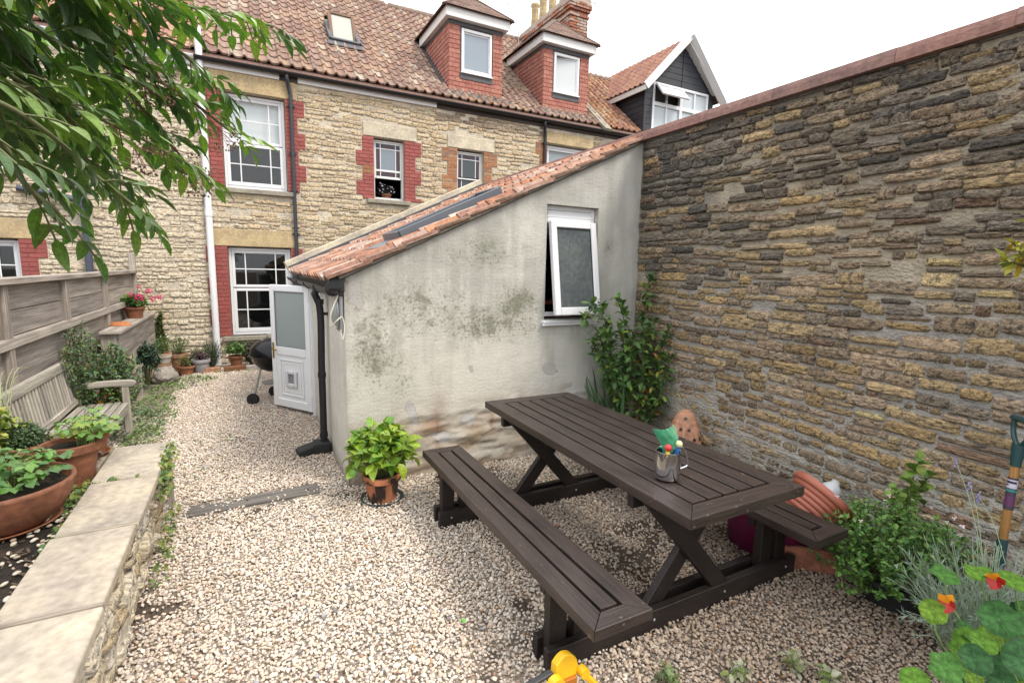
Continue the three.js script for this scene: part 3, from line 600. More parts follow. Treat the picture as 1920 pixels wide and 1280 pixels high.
  part(door, 'door_frame', joined(frameGeom(0, dw, 0, dh, -0.028, 0.028, 0.085, 0.11, 0.01), span(0.087, dw - 0.087, 0.72, 0.83, -0.027, 0.027, 0.008)), MT.upvc);
  part(door, 'pane', span(0.08, dw - 0.08, 0.82, dh - 0.08, -0.008, 0.008, 0), MT.frost);
  part(door, 'gasket', frameGeom(0.084, dw - 0.084, 0.829, dh - 0.084, 0.01, 0.0215, 0.012), mat([0.2, 0.2, 0.2], { rough: 0.6 }));
  part(door, 'door_panel', joined(span(0.08, dw - 0.08, 0.1, 0.73, -0.012, 0.012, 0), frameGeom(0.15, dw - 0.15, 0.165, 0.665, 0.0125, 0.024, 0.022, 0.022, 0.005), frameGeom(0.2, dw - 0.2, 0.215, 0.615, 0.0125, 0.019, 0.014, 0.014, 0.004)), MT.upvc);
  const cf = frameGeom(0.27, 0.49, 0.29, 0.52, 0.013, 0.045, 0.05, 0.055, 0.02);
  part(door, 'cat_flap', cf, mat([0.62, 0.63, 0.65], { rough: 0.3 }));
  part(door, 'flap_pane', span(0.315, 0.445, 0.34, 0.475, 0.0125, 0.018, 0), mat([0.25, 0.25, 0.26], { rough: 0.12 }));
  part(door, 'handle', joined(span(0.028, 0.06, 0.66, 0.88, 0.028, 0.036, 0.004), bar(V(0.044, 0.79, 0.05), V(0.14, 0.785, 0.055), 0.016, 0.018, 0.006), span(0.036, 0.052, 0.78, 0.8, 0.036, 0.055, 0.003)), MT.brass);
  part(door, 'hinge', joined(at(cyl(0.011, 0.011, 0.1, 8), dw + 0.004, 0.25, 0.02), at(cyl(0.011, 0.011, 0.1, 8), dw + 0.004, 1.4, 0.02)), MT.upvc);

  // small top-hung casement standing open further along
  const sc = wpart(shed, 'side_window', joined(frameGeom(0.6, 0.8, 1.6, 1.86, -8.3, -8.26, 0.035)), MT.upvc);
  wpart(shed, 'side_window_pane', span(0.63, 0.77, 1.63, 1.83, -8.285, -8.275, 0), MT.frost);
}
{ // bulkhead lamp under the eave
  const l = thing('bulkhead_lamp', 'oval glass bulkhead lamp with loose white cable under the eave', 'wall lamp', [0.72, 1.58, -4.6]);
  const body = new THREE.SphereGeometry(0.085, 16, 12, 0, Math.PI * 2, 0, Math.PI / 2); body.scale(0.8, 0.85, 1.45); body.rotateZ(Math.PI / 2); body.rotateX(Math.PI / 2);
  part(l, 'lamp_glass', body, mat([0.5, 0.52, 0.48], { rough: 0.15, transmission: 0.5, thickness: 0.01 }));
  part(l, 'lamp_base', joined(span(-0.012, 0.02, -0.16, 0.16, -0.1, 0.1, 0.01), at(muv(new THREE.TorusGeometry(0.095, 0.009, 6, 20).scale(0.75, 1.4, 1).rotateY(Math.PI / 2)), -0.02, 0, 0)), MT.galv);
  part(l, 'cable', joined(tube([V(0.01, 0.3, 0.1), V(-0.04, 0.14, 0.13), V(-0.09, 0.0, 0.12), V(-0.09, -0.1, 0.09)], 0.0075, 14, 5), tube([V(-0.08, -0.1, 0.09), V(-0.04, -0.05, 0.13), V(0.0, -0.02, 0.12), V(0.02, -0.12, 0.12), V(0.0, -0.22, 0.13), V(-0.015, -0.13, 0.13)], 0.006, 20, 5)), mat([0.62, 0.6, 0.55], { rough: 0.6 }));
}
{ const j = thing('plant_pot', 'small green pot on the red shelf inside the open outbuilding window', 'plant pot', [2.85, 1.65, -4.9]); part(j, 'pot', lathe([[0, 0], [0.05, 0], [0.062, 0.13], [0.068, 0.13], [0.068, 0.15], [0.055, 0.15], [0.05, 0.02], [0, 0.02]], 16), mat([0.1, 0.16, 0.07], { rough: 0.5 })); }
// ---------------------------------------------------------------- the terrace of stone houses behind
const HZ = 11.3, TAN = Math.tan(40 * D), roofY = (z) => 5.72 + TAN * (z - 11.2);
// is a facade point hidden behind the outbuilding roof or the boundary wall?
const behind = (x, y) => (x > 1.2 && y < 2.0 + 0.49 * (x - 1.0) - 0.25 && x < 4.3) || (x > 4 && 2 + (y - 2) * (3.99 / x) < 3.36);
const houses = [
  thing('terraced_house', 'stone terraced house at the left end with a grey soil pipe', 'house', [-3, 0, -HZ]),
  thing('terraced_house', 'stone terraced house with red painted brick around its windows, white fascia and skylight', 'house', [1.6, 0, -HZ]),
  thing('terraced_house', 'stone terraced house with two red tile-hung dormers and a tall brick chimney', 'house', [6.2, 0, -HZ]),
  thing('terraced_house', 'farthest terraced house with dark grey boarded gable dormer, beyond the chimney', 'house', [11, 0, -HZ]),
];
const edges = [-7, -0.62, 3.96, 8.6, 14.5];
const M4 = {
  mortar: mat([0.68, 0.6, 0.47], { map: T.mottle, bump: T.fineB, bs: 0.012, rough: 0.95 }),
  red: [[0.4, 0.1, 0.085], [0.36, 0.088, 0.075], [0.43, 0.118, 0.098], [0.38, 0.105, 0.088]].map((c) => mat(c, { map: T.mottle, bump: T.fineB, bs: 0.003, rough: 0.7 })),
  redBack: mat([0.36, 0.11, 0.095], { map: T.mottle, rough: 0.75 }),
  orange: [[0.46, 0.2, 0.09], [0.5, 0.22, 0.1], [0.4, 0.17, 0.08], [0.5, 0.29, 0.16], [0.34, 0.2, 0.14], [0.46, 0.23, 0.13]].map((c) => mat(c, { map: T.clayC, bump: T.fineB, bs: 0.003, rough: 0.9 })),
  pale: mat([0.55, 0.45, 0.33], { map: T.mottle, bump: T.fineB, bs: 0.004 }),
  tileDark: mat([0.19, 0.11, 0.085], { map: T.clayC, bump: T.fineB, bs: 0.002 }),
  brownWood: mat([0.2, 0.1, 0.05], { map: T.woodC, rough: 0.6 }),
  fasciaWood: mat([0.1, 0.08, 0.07], { map: T.woodC, bump: T.woodB, bs: 0.002 }),
  slate: mat([0.036, 0.04, 0.052], { map: T.woodC, bump: T.woodB, bs: 0.0006, rough: 0.6 }),
  blind: mat([0.78, 0.79, 0.8], { rough: 0.8 }),
};
// openings: [x0, x1, y0, y1]
const OP = { w1: [-0.25, 0.85, 3.41, 5.17], wg: [-0.27, 0.86, 0.56, 2.31], w2: [2.56, 3.22, 3.42, 4.7], w3: [4.46, 5.13, 3.4, 4.7], w4: [6.88, 8.12, 3.6, 5.13], wl: [-4.45, -3.28, 0.56, 2.31], w0: [-4.4, -3.3, 3.41, 5.17] };
const openings = [[OP.wl, OP.w0], [OP.w1, OP.wg, OP.w2], [OP.w3, OP.w4], []];
const lintels = { w1: [-0.42, 1.06, 5.175, 5.5], wg: [-0.5, 0.95, 2.315, 2.64], w2: [2.34, 3.49, 4.71, 4.99], w3: [4.22, 5.4, 4.71, 4.99], w4: [6.84, 8.28, 5.14, 5.42], wl: [-4.6, -3.1, 2.315, 2.64], w0: [-4.5, -3.2, 5.175, 5.5] };
const walls = houses.map((h, i) => {
  const s = new THREE.Shape(); s.moveTo(edges[i], -0.1); s.lineTo(edges[i + 1], -0.1); s.lineTo(edges[i + 1], 5.62); s.lineTo(edges[i], 5.62); s.lineTo(edges[i], -0.1);
  for (const [a, b, c, d] of openings[i]) { const q = new THREE.Path(); q.moveTo(a, c); q.lineTo(b, c); q.lineTo(b, d); q.lineTo(a, d); q.lineTo(a, c); s.holes.push(q); }
  const g = new THREE.ExtrudeGeometry(s, { depth: 0.3, bevelEnabled: false }); g.translate(0, 0, -HZ - 0.3);
  return wpart(h, 'wall', muv(g), M4.mortar);
});
const keep = [[], [], [], []];   // where no rubble goes
const stoneUnit = box(1, 1, 1, 0.03, 0), brickUnit = (() => { const g = new RoundedBoxGeometry(1, 1, 1, 1, 0.06); return muv(g, 0, 0.3); })();
function quoin(i, xe, dir, y0, y1, wN, wW, startWide, mats, back, oddBare) {
  const r = rngOf(Math.round((xe + 20) * 1000)), ch = 0.0752, n = Math.round((y1 - y0) / ch), h = (y1 - y0) / n;
  for (let c = 0; c < n; c++) {
    const wide = (Math.floor((n - 1 - c + 0.01) / 4) % 2 === 0) === startWide, w = wide ? wW : wN, y = y0 + c * h;
    keep[i].push(dir > 0 ? [xe - 0.02, xe + w + 0.012, y, y + h] : [xe - w - 0.012, xe + 0.02, y, y + h]);
    let u = 0, first = c % 2 ? 0.105 : 0.215;
    const bare = oddBare && (c === oddBare || c === oddBare + 1);
    wpart(walls[i], 'painted_joint', span(dir > 0 ? xe : xe - w, dir > 0 ? xe + w : xe, y, y + h, -HZ - 0.02, -HZ + 0.013, 0), bare ? M4.pale : back);
    while (u < w - 0.03) {
      let L = Math.min(first, w - u); if (w - u - L < 0.05) L = w - u; first = 0.215;
      const x = xe + dir * (u + L / 2);
      mpart(walls[i], 'brick', brickUnit, bare ? r.p(M4.orange) : r.p(mats), TRS(V(x, y + h / 2, -HZ - 0.03 + r.r(-0.002, 0.003)), [0, 0, r.r(-0.004, 0.004)], [L - 0.009, h - 0.009, 0.1 + r.r(0, 0.006)]));
      u += L;
    }
  }
}
quoin(1, OP.w1[0], -1, 3.42, 5.17, 0.22, 0.33, false, M4.red, M4.redBack);
quoin(1, OP.w1[1], 1, 3.42, 5.17, 0.22, 0.35, true, M4.red, M4.redBack);
quoin(1, OP.wg[0], -1, 0.57, 2.31, 0.24, 0.36, true, M4.red, M4.redBack);
quoin(1, OP.wg[1], 1, 0.57, 2.31, 0.1, 0.22, true, M4.red, M4.redBack);
quoin(1, OP.w2[0], -1, 3.42, 4.7, 0.24, 0.37, false, M4.red, M4.redBack, 7);
quoin(1, OP.w2[1], 1, 3.42, 4.7, 0.25, 0.38, true, M4.red, M4.redBack);
quoin(2, OP.w3[0], -1, 3.42, 4.7, 0.24, 0.37, true, M4.orange, M4.pale);
quoin(2, OP.w3[1], 1, 3.42, 4.7, 0.22, 0.36, true, M4.orange, M4.pale);
quoin(2, OP.w4[0], -1, 4.4, 5.13, 0.22, 0.34, true, M4.orange, M4.pale);
quoin(0, OP.wl[1], 1, 0.57, 2.31, 0.22, 0.35, true, M4.red, M4.redBack);
for (const [k, i] of [['w1', 1], ['wg', 1], ['w2', 1], ['w3', 2], ['w4', 2], ['wl', 0], ['w0', 0]]) {
  const [a, b, c, d] = lintels[k], [x0, x1, y0] = OP[k];
  keep[i].push([a - 0.015, b + 0.015, c - 0.01, d + 0.01], [x0 - 0.17, x1 + 0.17, y0 - 0.1, y0 + 0.012], [x0, x1, y0, OP[k][3]]);
  wpart(houses[i], 'lintel', span(a, b, c, d, -HZ - 0.28, -HZ + 0.03, 0.012), k === 'w2' || k === 'w3' ? MT.palestone : MT.sand);
  wpart(houses[i], 'window_sill', span(x0 - 0.16, x1 + 0.12, y0 - 0.09, y0, -HZ - 0.2, -HZ + 0.085, 0.014), MT.sill);
}
houses.forEach((h, i) => {
  if (i === 3) return;
  const x0 = i ? edges[i] : -5.2, x1 = Math.min(edges[i + 1], 8.6);
  const honey = [[0.62, 0.5, 0.33], [0.57, 0.45, 0.29], [0.66, 0.56, 0.4], [0.52, 0.41, 0.27], [0.64, 0.5, 0.31], [0.58, 0.48, 0.35], [0.54, 0.41, 0.25], [0.44, 0.35, 0.24]];
  const r = rngOf(90 + i);
  const st = layStones({
    seed: 70 + i, u0: x0, u1: x1, y0: 0, y1: 5.5, rows: (q) => q.r(0.06, 0.12), widths: (q, y, hh) => hh * q.r(1.1, 3.8),
    gap: (q) => q.r(0.004, 0.02), jitter: 0.02, wave: 0.1, skip: 0.05, split: 0.12, cuts: keep[i],
  }).filter((s) => !behind(s.u, s.y) && s.y + s.h / 2 < 5.5 && (i || s.u < -0.66));
  setStones(walls[i], 'stone', st, (s) => TRS(V(s.u, s.y, -HZ - 0.002), [0, 0, s.tilt], [s.w, s.h, 0.021 * (0.5 + s.k)]), smallStones, (s) => {
    let c = r.p(honey); const f = fbm(s.u * 0.7, s.y * 0.7, 5, 3);
    if (s.y > 5.25 && i === 2) c = [0.2, 0.145, 0.11];
    return mix3(c, i === 0 || (i === 1 && s.u < 0) ? [0.77, 0.67, 0.51] : [0.68, 0.535, 0.35], clamp(0.35 + f * 0.9 + (i === 0 ? 0.3 : i === 1 ? 0.25 * sstep(1.2, -0.4, s.u) : 0)));
  }, T.rockB, 0.01);
});

// ------------------------------------------------ windows
function sashWindow(i, key, { upperTone, lowerTone, mid }) {
  const [x0, x1, y0, y1] = OP[key], z = -HZ - 0.1, h = houses[i];
  const w = wpart(h, 'window', joined(frameGeom(x0 + 0.01, x1 - 0.01, y0 + 0.005, y1 - 0.02, z - 0.08, z, 0.05, 0.06), frameGeom(x0 + 0.062, x1 - 0.062, mid, y1 - 0.072, z - 0.03, z - 0.012, 0.05), frameGeom(x0 + 0.058, x1 - 0.058, y0 + 0.066, mid - 0.02, z - 0.028, z + 0.006, 0.055, 0.075)), MT.upvc);
  for (const [a, b, tone, zz] of [[mid + 0.05, y1 - 0.122, upperTone, z - 0.025], [y0 + 0.141, mid - 0.075, lowerTone, z - 0.012]]) {
    const xa = x0 + 0.112, xb = x1 - 0.112, c0 = xa + (xb - xa) * 0.2, c1 = xa + (xb - xa) * 0.8, m = (a + b) / 2;
    wpart(w, 'glazing_bar', joined(span(c0 - 0.011, c0 + 0.011, a, b, zz, zz + 0.014, 0.003), span(c1 - 0.011, c1 + 0.011, a, b, zz, zz + 0.014, 0.003), span(xa, c0 - 0.012, m - 0.01, m + 0.01, zz, zz + 0.013, 0.003), span(c0 + 0.012, c1 - 0.012, m - 0.01, m + 0.01, zz, zz + 0.013, 0.003), span(c1 + 0.012, xb, m - 0.01, m + 0.01, zz, zz + 0.013, 0.003)), MT.upvc);
    for (const [p, q] of [[xa, c0], [c0, c1], [c1, xb]]) for (const [s, t] of [[a, m], [m, b]]) wpart(w, 'pane', span(p, q, s, t, zz - 0.012, zz - 0.006, 0), MT.glass);
    if (tone) wpart(w, 'blind', span(x0 + 0.09, x1 - 0.09, a - 0.04, b + 0.05, z - 0.13, z - 0.12, 0), M4.blind);
  }
  wpart(h, 'room', roomGeom(x0, x1, y0, y1, -HZ - 0.301, 1.4), MT.darkRoom);
  return w;
}
const win1 = sashWindow(1, 'w1', { upperTone: 1, mid: 4.29 });
sashWindow(1, 'wg', { mid: 1.52 });
sashWindow(0, 'wl', { mid: 1.52 });
sashWindow(0, 'w0', { mid: 4.29 });
function leadedWindow(i, key, lower) {
  const [x0, x1, y0, y1] = OP[key], z = -HZ - 0.09, h = houses[i], mid = lower ? 3.88 : 4.05;
  const w = wpart(h, 'window', joined(frameGeom(x0 + 0.004, x1 - 0.004, y0 + 0.005, y1 - 0.03, z - 0.09, z, 0.032, 0.05), frameGeom(x0 + 0.04, x1 - 0.04, mid, y1 - 0.066, z - 0.03, z - 0.006, 0.028, lower ? 0.05 : 0.03)), MT.whitePaint);
  const xa = x0 + 0.068, xb = x1 - 0.068, ya = mid + 0.05, yb = y1 - 0.096, c0 = xa + 0.095, c1 = xb - 0.095, r1 = yb - 0.1, r0 = ya + (lower ? 0.12 : 0.0);
  const bars = [span(c0 - 0.009, c0 + 0.009, ya, yb, z - 0.028, z - 0.01, 0.003), span(c1 - 0.009, c1 + 0.009, ya, yb, z - 0.028, z - 0.01, 0.003)];
  for (const y of lower ? [r0, r1] : [r1]) for (const [p, q] of [[xa, c0 - 0.01], [c0 + 0.01, c1 - 0.01], [c1 + 0.01, xb]]) bars.push(span(p, q, y - (y === r0 ? 0.02 : 0.009), y + (y === r0 ? 0.02 : 0.009), z - 0.027, z - 0.011, 0.003));
  wpart(w, 'glazing_bar', joined(...bars), MT.whitePaint);
  const blue = mat([0.012, 0.012, 0.07], { rough: 0.08 }), plum = mat([0.045, 0.022, 0.035], { rough: 0.08 });
  const clear = mat(lower ? [0.2, 0.24, 0.28] : [0.05, 0.065, 0.07], { rough: 0.05 });
  for (const [p, q, ci] of [[xa, c0, 0], [c0, c1, 1], [c1, xb, 2]]) for (const [s, t, ri] of lower ? [[ya, r0, 0], [r0, r1, 1], [r1, yb, 2]] : [[ya, r1, 1], [r1, yb, 2]]) wpart(w, 'pane', span(p, q, s, t, z - 0.024, z - 0.018, 0), ci === 1 && ri === 1 ? clear : ci !== 1 && ri === 2 ? blue : plum);
  if (!lower) { // lower sash of the same kind behind
    const g = [frameGeom(x0 + 0.04, x1 - 0.04, y0 + 0.06, mid + 0.03, z - 0.06, z - 0.035, 0.028)]; wpart(w, 'lower_sash', joined(...g, span(c0 - 0.009, c0 + 0.009, y0 + 0.08, mid, z - 0.05, z - 0.036, 0.003), span(c1 - 0.009, c1 + 0.009, y0 + 0.08, mid, z - 0.05, z - 0.036, 0.003)), MT.whitePaint);
    for (const [p, q, c] of [[xa, c0, plum], [c0, c1, clear], [c1, xb, plum]]) wpart(w, 'pane', span(p, q, y0 + 0.08, mid + 0.01, z - 0.055, z - 0.05, 0), c);
  }
  wpart(h, 'room', roomGeom(x0, x1, y0, y1, -HZ - 0.301, 1.2), MT.darkRoom);
  wpart(w, 'inner_sill', span(x0 - 0.1, x1 + 0.1, y0 - 0.03, y0 + 0.01, -HZ - 0.46, -HZ - 0.19, 0.004), MT.whitePaint);
}
leadedWindow(1, 'w2', true);
leadedWindow(2, 'w3', false);
{ const [x0, x1, y0, y1] = OP.w4, z = -HZ - 0.1, w = wpart(houses[2], 'window', joined(frameGeom(x0 + 0.01, x1 - 0.01, y0 + 0.005, y1 - 0.02, z - 0.08, z, 0.06), frameGeom(x0 + 0.072, x1 - 0.072, 4.4, y1 - 0.082, z - 0.03, z - 0.01, 0.05)), MT.upvc); wpart(w, 'pane', span(x0 + 0.12, x1 - 0.12, 4.45, y1 - 0.13, z - 0.025, z - 0.018, 0), MT.glass); wpart(w, 'blind', span(x0 + 0.09, x1 - 0.09, 4.3, y1 - 0.1, z - 0.13, z - 0.12, 0), mat([0.5, 0.54, 0.55], { rough: 0.8 })); wpart(houses[2], 'room', roomGeom(x0, x1, y0, y1, -HZ - 0.301, 1.2), MT.darkRoom); }

// ------------------------------------------------ eaves, gutters and pipes
houses.forEach((h, i) => {
  const a = edges[i], b = edges[i + 1];
  wpart(h, 'gutter', gutterGeom(V(a, 5.64, -11.17), V(b - 0.002, 5.64, -11.17), 0.065), i === 0 ? MT.upvc : MT.black);
  wpart(h, 'soffit', span(a, b, 5.625, 5.645, -11.31, -11.14, 0), MT.black);
});
for (const [i, a, b, m] of [[0, -7, -0.64, MT.whitePaint], [1, -0.6, 0.77, MT.whitePaint], [1, 1.1, 3.95, MT.whitePaint], [2, 3.97, 8.59, M4.fasciaWood], [3, 8.61, 14.5, M4.fasciaWood], [1, 0.78, 1.09, M4.fasciaWood]]) wpart(houses[i], 'fascia_board', span(a, b, i > 1 ? 5.5 : 5.5, 5.615, -11.3, m === MT.whitePaint ? -11.245 : -11.265, 0.004), m);
const pipe = (h, x, y0, y1, r, m, brackets, lab) => { const p = wpart(h, 'downpipe', joined(tube([V(x, y1, -11.17), V(x, y1 - 0.1, -11.17), V(x + 0.03, y1 - 0.24, -11.22), V(x + 0.06, y1 - 0.36, -11.24)], r, 16, 10), tube([V(x + 0.06, y1 - 0.35, -11.24), V(x + 0.06, (y0 + y1) / 2, -11.24), V(x + 0.06, y0, -11.24)], r, 6, 10), ...brackets.map((y) => joined(at(muv(cyl(r * 1.18, r * 1.18, 0.07, 12)), x + 0.06, y, -11.24), span(x + 0.06 - r * 2, x + 0.06 + r * 2, y - 0.015, y + 0.015, -11.27, -11.24, 0.003)))), m); return p; };
pipe(houses[1], 0.9, 2.05, 5.62, 0.036, mat([0.03, 0.035, 0.045], { rough: 0.4 }), [5.05, 4.16, 3.45, 2.6]);
pipe(houses[2], 6.72, 3.4, 5.62, 0.038, MT.black, [5.1, 4.3]);
wpart(houses[1], 'white_pipe', joined(tube([V(-0.54, 0.02, -11.22), V(-0.54, 2, -11.22), V(-0.54, 4, -11.22), V(-0.54, 6.15, -11.22)], 0.058, 8, 14), ...[0.25, 2.9, 4.2, 5.35].map((y) => at(muv(cyl(0.068, 0.068, 0.1, 14)), -0.54, y, -11.22)), tube([V(-0.54, 5.3, -11.22), V(-0.8, 5.42, -11.22), V(-1.2, 5.46, -11.21)], 0.05, 8, 10)), MT.upvc, 'white plastic soil pipe running up the wall');
wpart(houses[0], 'soil_pipe', joined(tube([V(-2.37, 0.1, -11.2), V(-2.37, 2, -11.2), V(-2.37, 4.8, -11.2)], 0.058, 6, 12), tube([V(-2.37, 2.95, -11.2), V(-2.7, 3.06, -11.2), V(-3.2, 3.12, -11.2)], 0.05, 8, 10), at(muv(cyl(0.07, 0.07, 0.12, 12)), -2.37, 2.95, -11.2)), mat([0.06, 0.07, 0.095], { rough: 0.45 }));

// ------------------------------------------------ the roofs
const ra = V(1, 0, 0), rn = V(0, Math.cos(40 * D), Math.sin(40 * D)), rd = V(0, -Math.sin(40 * D), Math.cos(40 * D));
const onRoof = (x, s, h = 0) => { const z = 11.1 + s * Math.cos(40 * D); return V(x, roofY(z) + rn.y * h, -z + rn.z * h); };
const sOf = (z) => (z - 11.1) / Math.cos(40 * D);
const roofs = houses.map((h, i) => {
  const x0 = edges[i], x1 = edges[i + 1], S = i === 3 ? sOf(14.1) : sOf(15.5), zr = i === 3 ? 14.1 : 15.5, yr = roofY(zr);
  const g = new THREE.BufferGeometry(), A = onRoof(x0, 0.02, -0.03), B = onRoof(x1, 0.02, -0.03), C = onRoof(x1, S, -0.03), E = onRoof(x0, S, -0.03), F = V(x0, 5.7, -2 * zr + 11.3), G = V(x1, 5.7, -2 * zr + 11.3);
  g.setFromPoints([A, B, C, A, C, E, E, C, G, E, G, F, A, E, F, B, G, C]); g.computeVertexNormals();
  const roof = wpart(h, 'roof', muv(g), M4.tileDark);
  const back = joined(span(x0, x1, 0, 5.7, -2 * zr + 11.3 - 0.1, -2 * zr + 11.3, 0)); wpart(h, 'rear_wall', back, M4.mortar);
  return roof;
});
{
  const TW = 0.205, TL = 0.3, shapes = []; for (let i = 0; i < 6; i++) shapes.push(tileShape(20 + i, TW + 0.012, TL + 0.05, 0.05, 0.034));
  const pal = [[[0.36, 0.16, 0.11], [0.42, 0.21, 0.14], [0.4, 0.2, 0.15], [0.5, 0.3, 0.2], [0.33, 0.15, 0.11], [0.45, 0.25, 0.17]], [[0.32, 0.2, 0.15], [0.36, 0.215, 0.155], [0.33, 0.22, 0.17], [0.37, 0.25, 0.19], [0.28, 0.175, 0.138], [0.41, 0.27, 0.185], [0.46, 0.37, 0.29]], [[0.32, 0.2, 0.15], [0.35, 0.215, 0.16], [0.32, 0.215, 0.168], [0.36, 0.245, 0.185], [0.28, 0.175, 0.138], [0.42, 0.31, 0.235], [0.39, 0.25, 0.16]], [[0.42, 0.21, 0.11], [0.36, 0.17, 0.1], [0.46, 0.25, 0.14], [0.32, 0.16, 0.12], [0.4, 0.23, 0.15], [0.5, 0.32, 0.2]]];
  const d1 = [4.36, 5.74], d2 = [6.88, 8.28];
  houses.forEach((h, i) => {
    const r = rngOf(140 + i), tiles = [], x0 = -5, S = i === 3 ? sOf(14.1) : sOf(15.5), x1 = i === 3 ? 13.2 : edges[i + 1];
    for (let k = 0; k * TL < S - 0.1; k++) for (let j = 0; x0 + (j + 0.5) * TW < x1; j++) {
      if (i && x0 + (j + 0.5) * TW < edges[i]) continue;
      const x = x0 + (j + 0.5) * TW, s = k * TL - 0.04, z = 11.1 + s * Math.cos(40 * D);
      if (i === 2 && ((x > d1[0] - 0.06 && x < d1[1] + 0.06) || (x > d2[0] - 0.06 && x < d2[1] + 0.06)) && z + 0.1 > 11.52 && z < 13.5) continue;
      if (i === 1 && x > 1.9 && x < 2.62 && s + TL > sOf(12.63) - 0.1 && s < sOf(13.46) + 0.02) continue;
      if (i === 3 && x > 9.95 && z + 0.1 > 11.25 && z < 12.7) continue;
      let c = r.i(pal[i].length); const pale = i === 1 && Math.abs(x - 0.04) < 0.15, f = fbm(x * 0.7, s * 0.8, i, 3);
      if (i === 1 && f > 0.12 && r() < 0.35) c = 5; if (i < 3 && i > 0 && c === 6 && r() < 0.6) c = 3;
      if (pale) c = 6;
      tiles.push({ g: r.p(shapes), c, m: frameM(onRoof(x, s + TL, 0).sub(rd.clone().multiplyScalar(TL)).add(rd.clone().multiplyScalar(0)), ra, rn, rd).multiply(TRS(V(r.r(-0.003, 0.003), 0.006 + r.r(-0.003, 0.003), r.r(-0.008, 0.008)), [0.03 + r.r(-0.006, 0.006), r.r(-0.012, 0.012), r.r(-0.01, 0.01)])) });
    }
    layTiles(roofs[i], tiles, pal[i]);
    const ridge = new THREE.CylinderGeometry(0.11, 0.11, 0.44, 8, 1, true, 0, Math.PI); ridge.rotateZ(Math.PI / 2); ridge.rotateX(0);
    const rm = [mat([0.25, 0.19, 0.15], { map: T.clayC, bump: T.rockB, bs: 0.01 }), mat([0.3, 0.2, 0.15], { map: T.clayC, bump: T.rockB, bs: 0.01 })];
    const zr = i === 3 ? 14.1 : 15.5;
    for (let x = Math.max(edges[i], -3) + 0.22, k = 0; x < Math.min(edges[i + 1], 12.5); x += 0.45, k++) mpart(roofs[i], 'ridge_tile', muv(ridge), rm[k % 2], TRS(V(x, roofY(zr) - 0.02 + r.r(-0.008, 0.012), -zr), [Math.PI / 2, 0, r.r(-0.02, 0.02)]));
    if (i === 2) { const e = wpart(roofs[2], 'gable_coping', bar(onRoof(8.6, -0.02, 0.02), onRoof(8.6, S, 0.02), 0.22, 0.08, 0.01, rn), MT.sill); }
  });
}
{ // pivot roof window in house 2, standing open
  const c = onRoof(2.27, (sOf(12.65) + sOf(13.44)) / 2, 0.05), L = sOf(13.44) - sOf(12.65), fm = frameM(c, ra, rn, rd);
  const ring = (w, l, h, t) => joined(at(box(t, h, l, 0.006), -w / 2, 0, 0), at(box(t, h, l, 0.006), w / 2, 0, 0), at(box(w, h, t, 0.006), 0, 0.001, -l / 2), at(box(w, h, t, 0.006), 0, 0.001, l / 2));
  const f = ring(0.62, L, 0.1, 0.08); f.applyMatrix4(fm);
  const rw = wpart(roofs[1], 'roof_window', f, MT.lead);
  const sash = ring(0.52, L - 0.12, 0.07, 0.07); sash.rotateX(24 * D); sash.translate(0, 0.06, 0); sash.applyMatrix4(fm); wpart(roofs[1], 'window_sash', sash, M4.brownWood);
  const pane = box(0.46, 0.012, L - 0.18, 0); pane.rotateX(24 * D); pane.translate(0, 0.06, 0); pane.applyMatrix4(fm); wpart(roofs[1], 'pane', pane, mat([0.42, 0.43, 0.38], { rough: 0.1 }));
  const ap = box(0.8, 0.012, 0.22, 0.003); ap.applyMatrix4(frameM(onRoof(2.27, sOf(12.65) - 0.16, 0.05), ra, rn, rd)); wpart(roofs[1], 'lead_apron', ap, MT.lead);
}

// small tiles on a plane: origin o, a across, up the slope u, outwards n; row(s) gives the runs [[u0, u1], ...] at height s
function hungTiles(o, a, up, n, S, row, w, ex, colours, seed, th = 0.012, tiltA = 0.09) {
  const r = rngOf(seed), j = new Join(true), g = new THREE.BoxGeometry(1, 1, 1);
  let k = 0;
  for (let s = 0; s < S; s += ex, k++) for (const [u0, u1] of row(s + ex * 0.5)) {
    let u = u0 - (k % 2 ? w / 2 : 0);
    while (u < u1 - 0.01) {
      const a0 = Math.max(u, u0), a1 = Math.min(u + w, u1);
      if (a1 - a0 > 0.015) {
        const c = o.clone().addScaledVector(a, (a0 + a1) / 2).addScaledVector(up, s + ex * 0.55).addScaledVector(n, 0.012 + r.r(0, 0.003));
        j.add(muv(norm(g), 0, r.r(0, 5)), frameM(c, a, up, n).multiply(TRS(V(0, 0, 0), [-tiltA + r.r(-0.02, 0.02), 0, r.r(-0.008, 0.008)], [a1 - a0 - 0.006, ex * 1.15, th])), r.p(colours));
      }
      u += w;
    }
  }
  return j.geom();
}
const tileVC = mat([1, 1, 1], { vc: true, map: T.clayC, bump: T.fineB, bs: 0.0015, rough: 0.85 });
